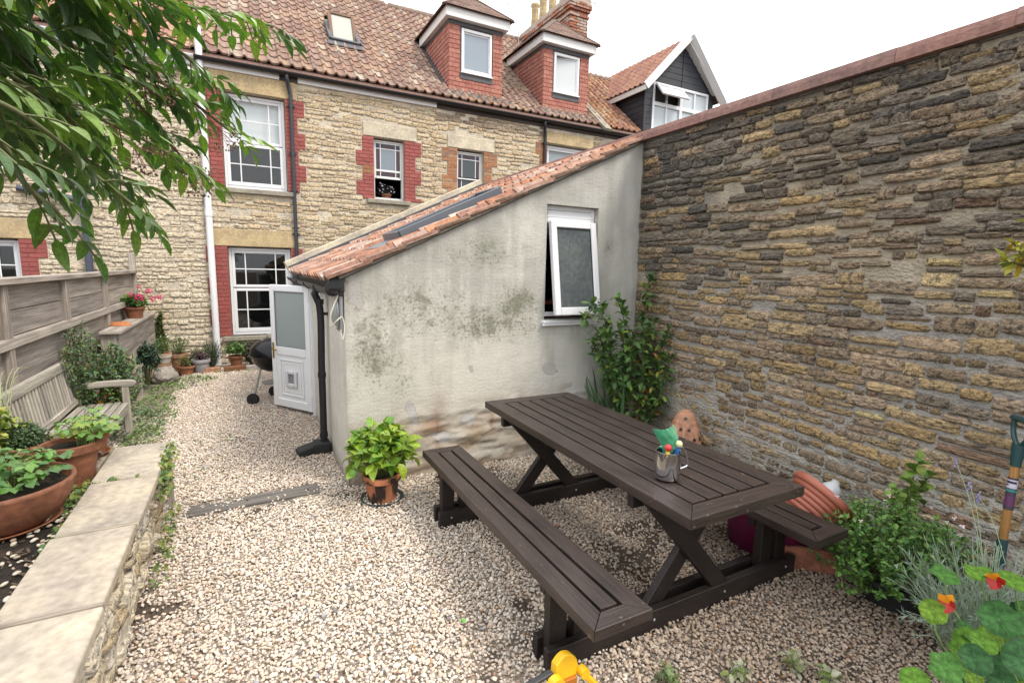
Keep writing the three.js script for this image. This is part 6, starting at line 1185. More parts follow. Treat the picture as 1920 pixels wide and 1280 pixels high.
    for (let s = 0.06; s < L; s += r.r(0.046, 0.07)) {
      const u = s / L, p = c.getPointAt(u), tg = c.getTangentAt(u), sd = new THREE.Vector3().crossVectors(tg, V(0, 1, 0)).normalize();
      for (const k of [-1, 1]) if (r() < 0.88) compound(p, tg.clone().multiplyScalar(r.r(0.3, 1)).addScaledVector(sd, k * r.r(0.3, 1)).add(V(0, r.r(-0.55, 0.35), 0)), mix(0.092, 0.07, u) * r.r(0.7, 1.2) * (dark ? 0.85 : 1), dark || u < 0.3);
    }
    compound(c.getPointAt(1), c.getTangentAt(1), 0.07, false);
    if (bi % 2 === 0 && !dark) for (const u of [0.55, 0.85]) { // berry umbels
      const p = c.getPointAt(u), d = c.getTangentAt(u).add(V(0.3, -0.7, 0)).normalize(), hub = p.clone().addScaledVector(d, 0.09);
      stalks.add(muv(tube([p, p.clone().addScaledVector(d, 0.05), hub], 0.002, 4, 4)));
      for (let i = 0; i < 13; i++) { const e = hub.clone().addScaledVector(d, 0.035).add(rdir(r).multiplyScalar(0.055)); stalks.add(muv(tube([hub, hub.clone().lerp(e, 0.5).addScaledVector(d, 0.006), e], 0.001, 3, 3))); for (let q = 0; q < 4; q++) berries.add(ico, new THREE.Matrix4().setPosition(e.clone().add(rdir(r).multiplyScalar(0.012))), r.p([[0.16, 0.14, 0.05], [0.24, 0.1, 0.08], [0.1, 0.05, 0.04], [0.2, 0.2, 0.07]])); }
    }
  });
  wpart(t, 'branches', wood.geom(), mat([0.13, 0.14, 0.06], { rough: 0.8 }));
  wpart(t, 'berry_stalks', stalks.geom(), mat([0.34, 0.1, 0.12], { rough: 0.7 }));
  stuff(wpart(t, 'berries', berries.geom(), mat([1, 1, 1], { vc: true, rough: 0.4 })));
  setLeaves(t, leaves, { most: 300, rough: 0.6, fol: foliageVC(0.65, 0.5) });
}
// a bushy clump: leaves around stems that rise from a base
function bush({ name, label, category, base, stems, leaf, tones, seed, most = 0, rough = 0.55, stemR = 0.004, stemMat = MT.stem, per, group, holder, pairs = true, up = 0.45 }) {
  const t = holder || thing(name, label, category, base, 0, group), r = rngOf(seed), wood = new Join(), leaves = [];
  const shapes = []; for (let i = 0; i < 5; i++) shapes.push(leafShape(1, leaf.w, { n: leaf.n || 3, fold: 0.1 + 0.06 * (i % 3), droop: (leaf.droop ?? 0.3) * (0.5 + 0.35 * i), belly: leaf.belly || 0.42, seed: i }));
  for (const st of stems(r)) {
    const c = new THREE.CatmullRomCurve3(st.map((p) => V(p[0], p[1], p[2]))), L = c.getLength();
    wood.add(muv(new THREE.TubeGeometry(c, 8, stemR, 4)));
    const n = Math.max(1, Math.round(L * per));
    for (let i = 0; i < n; i++) {
      const u = clamp((i + r.r(0.1, 0.9)) / n * (1 - (leaf.from || 0)) + (leaf.from || 0), 0, 1), p = c.getPointAt(u), tg = c.getTangentAt(u);
      for (let k = 0; k < (pairs ? 2 : 1); k++) {
        const d = rdir(r); d.addScaledVector(tg, 0.35).add(V(0, up * r.r(-0.4, 1), 0)).normalize();
        const s = leaf.l * r.r(0.65, 1.2), nr = V(0, 1, 0).addScaledVector(d, -0.2).addScaledVector(rdir(r), 0.4);
        leaves.push({ g: shapes[r.i(5)], m: leafM(p.clone().addScaledVector(d, leaf.stalk || 0), d, nr, s), c: vary(r, pickTone(r, tones), 0.22).map((v) => Math.round(v * 45) / 45 + 0.005), size: s });
      }
    }
  }
  wpart(t, 'stems', wood.geom(), stemMat);
  setLeaves(t, leaves, { most, rough });
  return t;
}
// stems that fan out from a point into an ellipsoid
const fan = (c, n, rx, h, rz, { lean = 0.6, y0 = 0, low = 0.35 } = {}) => (r) => { const o = []; for (let i = 0; i < n; i++) { const a = i * 2.4 + r.r(-0.4, 0.4), q = Math.sqrt((i + 0.5) / n), x = Math.cos(a) * q * rx, z = Math.sin(a) * q * rz, y = h * (low + (1 - low) * Math.sqrt(Math.max(0, 1 - q * q)) * r.r(0.8, 1.1)); o.push([[c[0] + x * 0.15, c[1] + y0, c[2] + z * 0.15], [c[0] + x * lean, c[1] + y * 0.6, c[2] + z * lean], [c[0] + x, c[1] + y, c[2] + z]]); } return o; };
const pot = (name, label, cat, [x, y, z], rt, rb, h, m, { rim, saucer, group, soil = true, turn = 0 } = {}) => {
  const t = thing(name, label, cat, [x, y, z], turn, group); let y0 = 0;
  if (saucer) { part(t, 'saucer', muv(lathe(saucerProf(saucer[0]), 32)), saucer[1]); y0 = 0.014; }
  part(t, 'pot', at(muv(lathe(potProf(rt, rb, h, rim), 36)), 0, y0, 0), m);
  if (soil) part(t, 'soil', soilDisc(rt - 0.012, y0 + h - 0.035), MT.soil);
  return t;
};

{ // lime hydrangea in its stained pot
  const c = [0.96, 0, -4.14];
  T.pot = tex(256, 256, (u, v) => { const a = fbm(u * 10, v * 5, 3, 4), b = sstep(0.02, 0.22, fbm(u * 9, v * 6, 8, 4) + 0.3 * (0.55 - v)); return mix3([0.72 + a * 0.3, 0.46 + a * 0.25, 0.33 + a * 0.2], [0.17, 0.13, 0.11], b * 0.92); }, { size: [1, 1] });
  const t = pot('potted_hydrangea', 'lime green leafy hydrangea in a dark-stained terracotta pot at the outbuilding corner', 'potted plant', c, 0.15, 0.115, 0.235, mat([0.8, 0.8, 0.8], { map: T.pot, bump: T.fineB, bs: 0.002, rough: 0.9 }), { rim: 0.06, saucer: [0.175, mat([0.03, 0.05, 0.055], { rough: 0.5 })] });
  t.children.find((q) => q.name === 'pot').geometry = lathe(potProf(0.15, 0.115, 0.235, 0.06), 36).translate(0, 0.014, 0);
  bush({ holder: t, stems: fan([0.95, 0.22, -4.14], 58, 0.3, 0.45, 0.26, { low: 0.18 }), leaf: { l: 0.125, w: 0.6, n: 5, droop: 0.55, belly: 0.46, from: 0.5 }, per: 11, tones: [[0.36, 0.6, 0.035], [0.43, 0.66, 0.05], [0.27, 0.52, 0.035], [0.5, 0.7, 0.08], [0.2, 0.44, 0.035], [0.42, 0.6, 0.04]], seed: 31, most: 300, rough: 0.5, up: 0.5 });
}
{ // corner shrub with strap leaves at its foot
  const t = bush({ name: 'climbing_shrub', label: 'tall loose green shrub growing in the corner of outbuilding and stone wall', category: 'shrub', base: [3.6, 0, -4.2], seed: 44, most: 260, per: 34, stemR: 0.006, stemMat: MT.woodyStem,
    stems: (r) => [[[3.78, 0, -4.22], [3.83, 0.8, -4.2], [3.84, 1.4, -4.18], [3.86, 1.96, -4.15]], [[3.6, 0, -4.25], [3.5, 0.8, -4.28], [3.42, 1.35, -4.25], [3.2, 1.66, -4.2], [3.02, 1.5, -4.15]], [[3.65, 0, -4.2], [3.66, 0.9, -4.15], [3.6, 1.45, -4.18], [3.46, 1.72, -4.2]], [[3.8, 0, -4.15], [3.86, 0.7, -4.0], [3.88, 1.15, -3.92], [3.9, 1.4, -3.85]], [[3.75, 0, -4.1], [3.82, 0.6, -3.95], [3.86, 0.9, -3.85], [3.9, 1.1, -3.8]], [[3.6, 0, -4.2], [3.45, 0.7, -4.2], [3.3, 1.1, -4.2], [3.12, 1.3, -4.15]], [[3.7, 0, -4.1], [3.6, 0.6, -4.05], [3.56, 1.0, -4.05], [3.6, 1.3, -4.05]], [[3.72, 0, -4.12], [3.75, 0.5, -4.02], [3.72, 0.75, -3.98], [3.68, 0.95, -3.95]], [[3.8, 0.3, -4.2], [3.86, 1.1, -4.1], [3.84, 1.5, -4.0]], [[3.5, 0.5, -4.25], [3.36, 1.15, -4.22], [3.2, 1.42, -4.18]], [[3.62, 0.2, -4.2], [3.5, 0.8, -4.15], [3.34, 1.3, -4.15], [3.22, 1.35, -4.1]], [[3.65, 0.3, -4.2], [3.6, 0.9, -4.1], [3.5, 1.25, -4.1], [3.42, 1.36, -4.05]], [[3.66, 0.1, -4.1], [3.5, 0.6, -4.1], [3.4, 0.9, -4.1], [3.3, 1.05, -4.1]], [[3.72, 0.2, -4.1], [3.7, 0.8, -4.0], [3.68, 1.2, -4.0], [3.72, 1.45, -4.0]], [[3.74, 0.2, -4.1], [3.8, 0.5, -3.9], [3.82, 0.75, -3.8]]].map((s) => s.map((p) => [p[0] + r.r(-0.02, 0.02), p[1], p[2]])),
    leaf: { l: 0.105, w: 0.46, n: 4, droop: 0.4, from: 0.38, stalk: 0.02 }, tones: [[0.1, 0.25, 0.045], [0.15, 0.34, 0.055], [0.08, 0.19, 0.04], [0.2, 0.4, 0.06], [0.13, 0.29, 0.06], [0.3, 0.42, 0.05], [0.08, 0.2, 0.04]] });
  const r = rngOf(45), straps = new Join(true), sg = leafShape(1, 0.05, { n: 7, fold: 0.25, droop: 0.3, belly: 0.35 });
  for (let i = 0; i < 26; i++) { const d = V(r.r(-0.28, 0.2), 1, r.r(-0.25, 0.3)); straps.add(sg, leafM(V(r.r(3.34, 3.74), 0.02, r.r(-4.3, -4.05)), d, V(r.r(-1, 1), 0.2, 1), r.r(0.55, 1.02)), vary(r, [0.06, 0.17, 0.05], 0.25)); }
  stuff(wpart(t, 'strap_leaves', straps.geom(), folMat));
  const o = new Join(true), og = leafShape(1, 0.45, { n: 3 }); for (let i = 0; i < 34; i++) o.add(og, leafM(V(r.r(3.66, 3.92), r.r(0.35, 1.15), r.r(-4.05, -3.8)), rdir(r), rdir(r), r.r(0.05, 0.085)), r.p([[0.5, 0.36, 0.04], [0.45, 0.2, 0.03], [0.4, 0.4, 0.06], [0.3, 0.12, 0.03]]));
  stuff(wpart(t, 'yellowing_leaves', o.geom(), folMat));
}
// small flowers: five petals on a dot
function flowers(parent, pts, petal, colours, seed, size = 0.02, name = 'flower') {
  const r = rngOf(seed), j = new Join(true), g = leafShape(1, 0.7, { n: 2, droop: 0.3 });
  for (const p of pts) { const n = rdir(r).add(V(0, 0.5, 0.7)).normalize(), a = new THREE.Vector3().crossVectors(n, V(0.3, 1, 0.1)).normalize(), b = new THREE.Vector3().crossVectors(n, a), c = r.p(colours); for (let k = 0; k < petal; k++) { const th = k / petal * 6.28; j.add(g, leafM(V(...p), a.clone().multiplyScalar(Math.cos(th)).addScaledVector(b, Math.sin(th)).addScaledVector(n, 0.2), n, size * r.r(0.8, 1.2)), c); } }
  return stuff(wpart(parent, name, j.geom(), mat([1, 1, 1], { vc: true, rough: 0.7, transmission: 0.25, thickness: 0 })));
}
{ // bush with small pale flowers in a black pot, right foreground
  const t = thing('flowering_bush', 'rounded green bush with tiny white and pink flowers in a black pot', 'potted plant', [3.48, 0, -1.42]);
  part(t, 'pot', muv(lathe(potProf(0.2, 0.16, 0.18, 0.04), 32)), MT.darkRubber);
  bush({ holder: t, stems: fan([3.47, 0.12, -1.42], 170, 0.46, 0.5, 0.48, { low: 0.06, lean: 0.8 }), leaf: { l: 0.04, w: 0.62, n: 2, from: 0.3 }, per: 46, tones: [[0.12, 0.31, 0.04], [0.17, 0.38, 0.05], [0.08, 0.22, 0.035], [0.22, 0.42, 0.07]], seed: 52, stemR: 0.0025 });
  const r = rngOf(53), pts = []; for (let i = 0; i < 24; i++) { const a = r.r(0, 6.28), q = r.r(0.2, 1); pts.push([3.46 + Math.cos(a) * 0.44 * q, 0.2 + 0.45 * Math.sqrt(1 - q * q * 0.8) + r.r(-0.05, 0.06), -1.4 + Math.sin(a) * 0.44 * q]); }
  flowers(t, pts, 3, [[0.75, 0.7, 0.72], [0.7, 0.5, 0.55], [0.6, 0.1, 0.18], [0.75, 0.72, 0.72]], 54, 0.016);
  bush({ name: 'currant_sprig', label: 'upright yellow green lobed-leaf sprig rising behind the flowering bush', category: 'shrub', base: [3.7, 0, -1.52], seed: 56, most: 60, per: 30, stemR: 0.004, stems: (r2) => [[[3.7, 0.1, -1.52], [3.69, 0.5, -1.5], [3.68, 0.76, -1.48], [3.68, 0.88, -1.46]], [[3.69, 0.5, -1.5], [3.74, 0.68, -1.46], [3.76, 0.78, -1.42]], [[3.69, 0.4, -1.5], [3.62, 0.58, -1.52], [3.58, 0.68, -1.54]]], leaf: { l: 0.075, w: 0.85, n: 4, droop: 0.5, belly: 0.5, from: 0.35 }, tones: [[0.24, 0.42, 0.05], [0.3, 0.46, 0.06], [0.15, 0.32, 0.045]] });
}
{ // lavender
  const t = thing('lavender', 'silvery grey lavender clump in the bottom right corner behind nasturtiums', 'lavender', [3.1, 0, -0.85]);
  const r = rngOf(61), j = new Join(true), stalk = new Join(), fl = new Join(true), g = leafShape(1, 0.075, { n: 2, fold: 0.3, droop: 0.15, belly: 0.4 }), ico = new THREE.IcosahedronGeometry(0.008, 0);
  for (let i = 0; i < 260; i++) {
    const a = r.r(0, 6.28), q = Math.sqrt(r()), b = V(3.15 + Math.cos(a) * 0.2 * q, 0.15, -0.86 + Math.sin(a) * 0.2 * q), e = V(3.15 + Math.cos(a) * 0.48 * q, r.r(0.4, 0.72) - q * 0.12, -0.86 + Math.sin(a) * 0.4 * q), c = new THREE.CatmullRomCurve3([b, b.clone().lerp(e, 0.5).add(V(0, 0.06, 0)), e]);
    stalk.add(muv(new THREE.TubeGeometry(c, 5, 0.002, 3)));
    for (let k = 0; k < 13; k++) { const u = r.r(0.25, 1), p = c.getPointAt(u), d = rdir(r).addScaledVector(c.getTangentAt(u), 1.4).normalize(); j.add(g, leafM(p, d, rdir(r), r.r(0.04, 0.075)), vary(r, [0.26, 0.34, 0.27], 0.22)); }
  }
  for (const [x, y, z, tx, ty, tz] of [[3.2, 0.6, -0.95, 3.5, 0.98, -1.22], [3.2, 0.6, -0.95, 3.52, 0.86, -1.15], [3.3, 0.6, -0.9, 3.5, 0.82, -1.1]]) { stalk.add(muv(tube([V(x, y, z), V((x + tx) / 2, (y + ty) / 2 + 0.04, (z + tz) / 2), V(tx, ty, tz)], 0.0018, 8, 4))); for (let k = 0; k < 14; k++) fl.add(ico, TRS(V(tx, ty - r.r(-0.02, 0.03), tz).add(rdir(r).multiplyScalar(0.008)), [0, 0, 0], [0.6, 0.8, 0.6]), r.p([[0.26, 0.22, 0.45], [0.34, 0.3, 0.5], [0.2, 0.18, 0.32]])); }
  wpart(t, 'stems', stalk.geom(), mat([0.26, 0.32, 0.2], { rough: 0.8 })); stuff(wpart(t, 'foliage', j.geom(), mat([1, 1, 1], { vc: true, rough: 0.9 }))); stuff(wpart(t, 'flower_spikes', fl.geom(), mat([1, 1, 1], { vc: true, rough: 0.8 })));
}
{ // nasturtium
  const t = thing('nasturtium', 'nasturtium with large round green leaves and orange red flowers at bottom right', 'nasturtium', [2.6, 0, -0.6]);
  const r = rngOf(71), round = (seed, lobes) => { const pos = [0, 0, 0], uv = [0.5, 0.5], idx = [], N = 20; for (let k = 0; k <= 2; k++) { if (k === 0) continue; for (let i = 0; i < N; i++) { const a = i / N * 6.2832, q = k / 2 * (1 + lobes * 0.1 * Math.cos(a * 5 + seed) + 0.16 * n3(Math.cos(a) * 2.2, Math.sin(a) * 2.2, seed)); pos.push(Math.cos(a) * q, Math.sin(a) * q, 0.1 * q * q + 0.11 * Math.sin(a * 3 + seed) * q * q); uv.push(0.5 + Math.cos(a) * q * 0.42, 0.5 + Math.sin(a) * q * 0.42); } } for (let i = 0; i < N; i++) { const b = (i + 1) % N; idx.push(0, 1 + i, 1 + b, 1 + i, 1 + N + i, 1 + N + b, 1 + i, 1 + N + b, 1 + b); } const g = new THREE.BufferGeometry(); g.setAttribute('position', new THREE.Float32BufferAttribute(pos, 3)); g.setAttribute('uv', new THREE.Float32BufferAttribute(uv, 2)); g.setIndex(idx); g.computeVertexNormals(); return g; };
  T.nast = tex(256, 256, (u, v) => { const x = u - 0.5, y = v - 0.5, d = Math.hypot(x, y), a = Math.atan2(y, x), ray = Math.pow(Math.max(0, Math.cos(a * 9 + 2 * fbm(d * 4, a, 2, 2))), 40) * sstep(0.45, 0.02, d), k = 0.8 + 0.4 * fbm(u * 7, v * 7, 3, 3) + ray * 0.7 + sstep(0.03, 0.0, d) * 0.4; return [k * (1 + ray * 0.1), k, k]; }, { clampIt: true });
  const nm = [[0.065, 0.19, 0.05], [0.08, 0.22, 0.04], [0.14, 0.31, 0.035], [0.05, 0.15, 0.05], [0.2, 0.36, 0.04]].map((c) => mat(c, { map: T.nast, rough: 0.7, spec: 0.3, transmission: 0.25, thickness: 0 }));
  const shapes = [0, 1, 2, 3, 4].map((i) => round(i * 1.7, i % 2)), stems = new Join();
  const put = (x, y, z, s, nx, ny, nz, k, m) => { mpart(t, 'leaf', shapes[k], nm[m], leafM(V(x, y, z), V(0.3, 0.2, 1).cross(V(nx, ny, nz)), V(nx, ny, nz), s)); stems.add(muv(tube([V(x, y, z), V(x + 0.03, y - 0.12, z + 0.02), V(2.62 + (x - 2.5) * 0.4, y * 0.35, -0.5)], 0.0028, 8, 5))); };
  put(2.42, 0.75, -0.65, 0.062, -0.75, 0.55, 0.5, 0, 0); put(2.21, 0.76, -0.52, 0.06, -0.6, 0.6, 0.5, 2, 3); put(2.55, 0.76, -0.87, 0.05, -0.2, 1, 0.25, 3, 1); put(2.0, 0.72, -0.64, 0.05, -0.5, 0.8, 0.5, 1, 1); put(2.7, 0.76, -0.8, 0.06, -0.1, 1, 0.1, 1, 2); put(2.78, 0.75, -0.72, 0.055, -0.2, 0.9, 0.2, 2, 2);
  put(2.3, 0.72, -0.8, 0.045, -0.8, 0.5, 0.3, 4, 4); put(2.3, 0.62, -0.66, 0.05, -0.6, 0.7, 0.4, 0, 3); put(2.6, 0.68, -0.62, 0.055, -0.6, 0.6, 0.6, 2, 0); put(2.4, 0.62, -0.5, 0.055, -0.5, 0.7, 0.5, 1, 1); put(2.1, 0.6, -0.58, 0.045, -0.4, 0.8, 0.4, 3, 4); put(2.5, 0.56, -0.75, 0.05, -0.6, 0.6, 0.5, 2, 2); put(2.72, 0.66, -0.6, 0.055, -0.7, 0.5, 0.5, 0, 3); put(2.18, 0.66, -0.48, 0.05, -0.3, 0.9, 0.4, 4, 4); put(2.62, 0.6, -0.52, 0.05, -0.6, 0.6, 0.6, 2, 0); put(2.02, 0.62, -0.5, 0.05, -0.5, 0.8, 0.3, 2, 0); put(2.3, 0.58, -0.42, 0.055, -0.5, 0.7, 0.5, 0, 1); put(2.85, 0.62, -0.68, 0.05, -0.6, 0.6, 0.5, 1, 1); put(2.46, 0.5, -0.62, 0.05, -0.6, 0.6, 0.6, 3, 3);
  for (let i = 0; i < 22; i++) put(r.r(2.1, 2.95), r.r(0.35, 0.62), -r.r(0.45, 0.8), r.r(0.035, 0.055), r.r(-0.9, 0), r.r(0.4, 1), r.r(0, 0.7), r.i(5), r.i(5));
  wpart(t, 'stems', stems.geom(), mat([0.2, 0.3, 0.1], { rough: 0.6 }));
  const petalG = leafShape(1, 0.8, { n: 3, droop: 0.5, fold: 0.05, belly: 0.62 }), oM = mat([0.75, 0.3, 0.01], { rough: 0.5, transmission: 0.2, thickness: 0 }), rM = mat([0.42, 0.012, 0.008], { rough: 0.5, transmission: 0.2, thickness: 0 });
  for (const [x, y, z] of [[2.34, 0.76, -0.77], [2.66, 0.78, -0.74]]) { const n = V(-0.95, 0.2, -0.1).normalize(), a = new THREE.Vector3().crossVectors(n, V(0, 1, 0)).normalize(), b = new THREE.Vector3().crossVectors(n, a); for (let k = 0; k < 6; k++) { const th = k * 1.047 + 0.5; mpart(t, 'petal', petalG, k < 4 ? rM : oM, leafM(V(x, y, z), a.clone().multiplyScalar(Math.cos(th)).addScaledVector(b, Math.sin(th)).addScaledVector(n, 0.3 + 0.9 * r()), n.clone().addScaledVector(rdir(r), 0.5), 0.034 + 0.016 * r())); } wpart(t, 'spur', tube([V(x, y, z), V(x + 0.02, y - 0.004, z - 0.03), V(x + 0.05, y - 0.02, z - 0.05)], 0.0055, 8, 6), oM); }
}
{ // spotted laurel sprig at the right edge
  bush({ name: 'spotted_shrub', label: 'bright yellow and green leaf sprig poking in at the right edge before the wall', category: 'shrub', base: [3.75, 0, -0.7], seed: 81, most: 70, per: 24, stemR: 0.005, stemMat: MT.woodyStem, stems: () => [[[3.75, 0, -0.6], [3.75, 1.2, -0.7], [3.7, 1.8, -0.95], [3.62, 2.2, -1.17]], [[3.7, 1.8, -0.95], [3.66, 2.05, -1.08], [3.64, 2.1, -1.2]], [[3.7, 1.9, -0.95], [3.68, 2.2, -1.05], [3.66, 2.32, -1.12]]], leaf: { l: 0.09, w: 0.32, n: 4, droop: 0.3, from: 0.72 }, tones: [[0.8, 0.68, 0.04], [0.65, 0.66, 0.06], [0.8, 0.7, 0.08], [0.4, 0.52, 0.07]] });
  bush({ name: 'leafy_stem', label: 'dark green leaves at the right edge above the spade handle', category: 'shrub', base: [3.72, 0, -0.75], seed: 82, per: 16, most: 30, stems: () => [[[3.8, 0, -0.7], [3.8, 0.9, -0.8], [3.76, 1.35, -0.98]]], leaf: { l: 0.09, w: 0.45, n: 4, from: 0.6 }, tones: [[0.06, 0.15, 0.04], [0.09, 0.2, 0.04]] });
}
{ // variegated seedlings in the foreground gravel
  const labs = ['pale variegated seedling at the bottom edge nearest the table foot', 'pale variegated seedling with cream leaf edges, second from the table foot', 'cream and green seedling in the gravel below the flowering bush', 'cream leaved seedling nearest the bottom right nasturtium'];
  [[1.72, -1.56], [2.06, -1.43], [2.37, -1.34], [2.43, -1.2]].forEach(([x, z], i) => bush({ name: 'seedling', label: labs[i], category: 'seedling', base: [x, 0, z], seed: 90 + i, most: 40, per: 60, stems: fan([x, 0.0, z], 7, 0.07, 0.1, 0.07, { low: 0.4 }), leaf: { l: 0.05, w: 0.55, n: 4, droop: 0.4, from: 0.4 }, stemR: 0.002, pairs: false, group: 'seedlings in the front gravel', tones: i === 0 ? [[0.3, 0.42, 0.16], [0.25, 0.36, 0.12]] : [[0.55, 0.58, 0.4], [0.3, 0.42, 0.1], [0.6, 0.6, 0.46]] }));
  const t = thing('green_leaf', 'bright green fallen leaf on the gravel left of the bench', 'leaf', [1.0, 0.028, -2.38]); part(t, 'blade', leafShape(0.035, 0.025, { n: 4, droop: 0.4 }).rotateX(-1.3), mat([0.1, 0.42, 0.04], { rough: 0.5 }));
}
// ------------------------------------------------ pots on the raised bed
{
  const g = 'terracotta pots on the raised bed';
  const bowl = thing('planted_bowl', 'wide brown terracotta bowl of strawberry leaves at the left edge', 'potted plant', [-1.29, 0.46, -3.76], 0, g);
  part(bowl, 'saucer', muv(lathe(saucerProf(0.245), 40)), MT.terracotta);
  part(bowl, 'bowl', muv(lathe([[0, 0.016], [0.19, 0.016], [0.2, 0.03], [0.26, 0.08], [0.305, 0.16], [0.322, 0.235], [0.33, 0.245], [0.328, 0.265], [0.315, 0.268], [0.302, 0.25], [0.28, 0.17], [0.2, 0.06], [0, 0.05]], 48)), mat([0.33, 0.13, 0.07], { map: T.clayC, bump: T.fineB, bs: 0.0012, rough: 0.7 }));
  part(bowl, 'soil', soilDisc(0.29, 0.215), MT.soil);
  const straw = (holder, c, n, rx, h, seed, tones, size) => { const r = rngOf(seed), leaves = [], wood = new Join(), sh = []; for (let i = 0; i < 4; i++) sh.push(leafShape(1, 0.78, { n: 4, fold: 0.12, droop: 0.3 + 0.2 * i, belly: 0.55 })); for (let i = 0; i < n; i++) { const a = i * 2.4 + r.r(-0.3, 0.3), q = Math.sqrt((i + 0.5) / n), p = V(c[0] + Math.cos(a) * q * rx, c[1] + h * r.r(0.45, 1) * (1 - q * 0.45), c[2] + Math.sin(a) * q * rx); wood.add(muv(tube([V(c[0] + Math.cos(a) * q * rx * 0.35, c[1], c[2] + Math.sin(a) * q * rx * 0.35), V((c[0] + p.x) / 2, (c[1] + p.y) / 2 + 0.05, (c[2] + p.z) / 2), p], 0.0022, 6, 4))); const out = V(Math.cos(a), r.r(-0.2, 0.4), Math.sin(a)).normalize(), sd = V(-Math.sin(a), 0.1, Math.cos(a)), tn = vary(r, pickTone(r, tones), 0.15).map((v) => Math.round(v * 45) / 45 + 0.005); for (const d of [out, out.clone().multiplyScalar(0.2).add(sd), out.clone().multiplyScalar(0.2).sub(sd)]) { const s = size * r.r(0.75, 1.15); leaves.push({ g: sh[r.i(4)], m: leafM(p, d, V(0, 1, 0).addScaledVector(rdir(r), 0.35).addScaledVector(out, 0.25), s), c: tn, size: s }); } } wpart(holder, 'stems', wood.geom(), mat([0.2, 0.26, 0.08])); setLeaves(holder, leaves, { most: 200 }); };
  const green = [[0.14, 0.38, 0.04], [0.17, 0.43, 0.055], [0.22, 0.5, 0.07], [0.1, 0.28, 0.04]];
  straw(bowl, [-1.3, 0.68, -3.78], 96, 0.29, 0.26, 102, green, 0.062);
  const mid = pot('planted_pot', 'tall terracotta pot with bare soil and a strawberry plant behind the bowl', 'potted plant', [-1.1, 0.46, -4.28], 0.155, 0.105, 0.3, MT.terraDark, { rim: 0.06, saucer: [0.125, MT.terracotta], group: g });
  straw(mid, [-1.03, 0.72, -4.32], 30, 0.14, 0.3, 103, [[0.22, 0.46, 0.07], [0.36, 0.54, 0.07], [0.5, 0.56, 0.05], [0.16, 0.38, 0.06]], 0.06);
  const sm = pot('small_planted_pot', 'small orange terracotta pot on saucer at the far end of the slabs', 'potted plant', [-1.07, 0.54, -4.66], 0.095, 0.07, 0.16, MT.terracotta, { rim: 0.045, saucer: [0.1, MT.terracotta], group: g });
  straw(sm, [-1.06, 0.68, -4.66], 30, 0.17, 0.24, 104, [[0.24, 0.48, 0.07], [0.34, 0.54, 0.08], [0.16, 0.38, 0.06]], 0.058);
  const snail = thing('snail_shell', 'small brown snail shell on the saucer of the orange pot', 'snail shell', [-1.02, 0.57, -4.52]); { const pts = []; for (let i = 0; i <= 40; i++) { const a = i * 0.42, q = 0.03 * Math.exp(-i * 0.045); pts.push(V(Math.cos(a) * q, Math.sin(a) * q + 0.012, -i * 0.0006)); } const tg = new THREE.TubeGeometry(new THREE.CatmullRomCurve3(pts), 60, 0.013, 8); part(snail, 'shell', tg, mat([0.14, 0.09, 0.08], { rough: 0.4 })); }
  const th = pot('thyme_pot', 'terracotta pot with a dense grey green thyme mound near the fence', 'potted plant', [-1.42, 0.46, -4.5], 0.16, 0.11, 0.28, MT.terracotta, { rim: 0.06, group: g });
  bush({ holder: th, stems: fan([-1.43, 0.7, -4.5], 220, 0.18, 0.17, 0.18, { low: 0.1 }), leaf: { l: 0.026, w: 0.55, n: 2, from: 0.35 }, per: 110, tones: [[0.12, 0.22, 0.08], [0.16, 0.27, 0.1], [0.09, 0.18, 0.07]], seed: 106, stemR: 0.0014 });
  bush({ name: 'golden_shrub', label: 'yellow green leafy plant by the fence at the left edge', category: 'shrub', base: [-1.55, 0.46, -4.35], seed: 107, most: 150, per: 30, stems: fan([-1.53, 0.5, -4.45], 26, 0.2, 0.5, 0.2), leaf: { l: 0.06, w: 0.6, n: 3, from: 0.4 }, tones: [[0.5, 0.62, 0.07], [0.38, 0.56, 0.08], [0.26, 0.46, 0.07], [0.56, 0.62, 0.1]] });
  bush({ name: 'low_plant', label: 'small leafy plant among white flowers between bowl and thyme pot', category: 'plant', base: [-1.5, 0.46, -4.05], seed: 108, most: 60, per: 40, stems: fan([-1.5, 0.46, -4.08], 26, 0.22, 0.36, 0.2), leaf: { l: 0.04, w: 0.5, n: 3, from: 0.3 }, tones: [[0.1, 0.24, 0.05], [0.17, 0.32, 0.07], [0.08, 0.18, 0.05]] });
  bush({ name: 'dark_herb', label: 'dark green bushy herb at the lower left edge of the bed', category: 'herb', base: [-1.03, 0.46, -2.52], seed: 109, per: 70, stems: fan([-1.04, 0.46, -2.5], 60, 0.12, 0.2, 0.16), leaf: { l: 0.028, w: 0.35, n: 2, from: 0.2 }, tones: [[0.07, 0.13, 0.06], [0.1, 0.17, 0.08], [0.05, 0.1, 0.05]] });
  // creeping weeds along the slabs
  const weeds = thing('creeping_weeds', 'yellow green creeping weeds over the slab edges of the low wall', 'weeds', [-0.7, 0.4, -4.4]);
  { const r = rngOf(110), j = new Join(true), lg = leafShape(1, 0.7, { n: 2, droop: 0.4, belly: 0.55 }); const clump = (x, y, z, n, sx, sy, sz) => { for (let i = 0; i < n; i++) { const p = V(x + r.r(-sx, sx), y + r.r(-sy, sy), z + r.r(-sz, sz)); j.add(lg, leafM(p, rdir(r).add(V(0.2, 0, 0)), V(0.5, 0.8, 0.3).add(rdir(r).multiplyScalar(0.5)), r.r(0.02, 0.05)), vary(r, r.p([[0.16, 0.3, 0.04], [0.24, 0.36, 0.05], [0.1, 0.22, 0.04], [0.32, 0.36, 0.06]]), 0.2)); } };
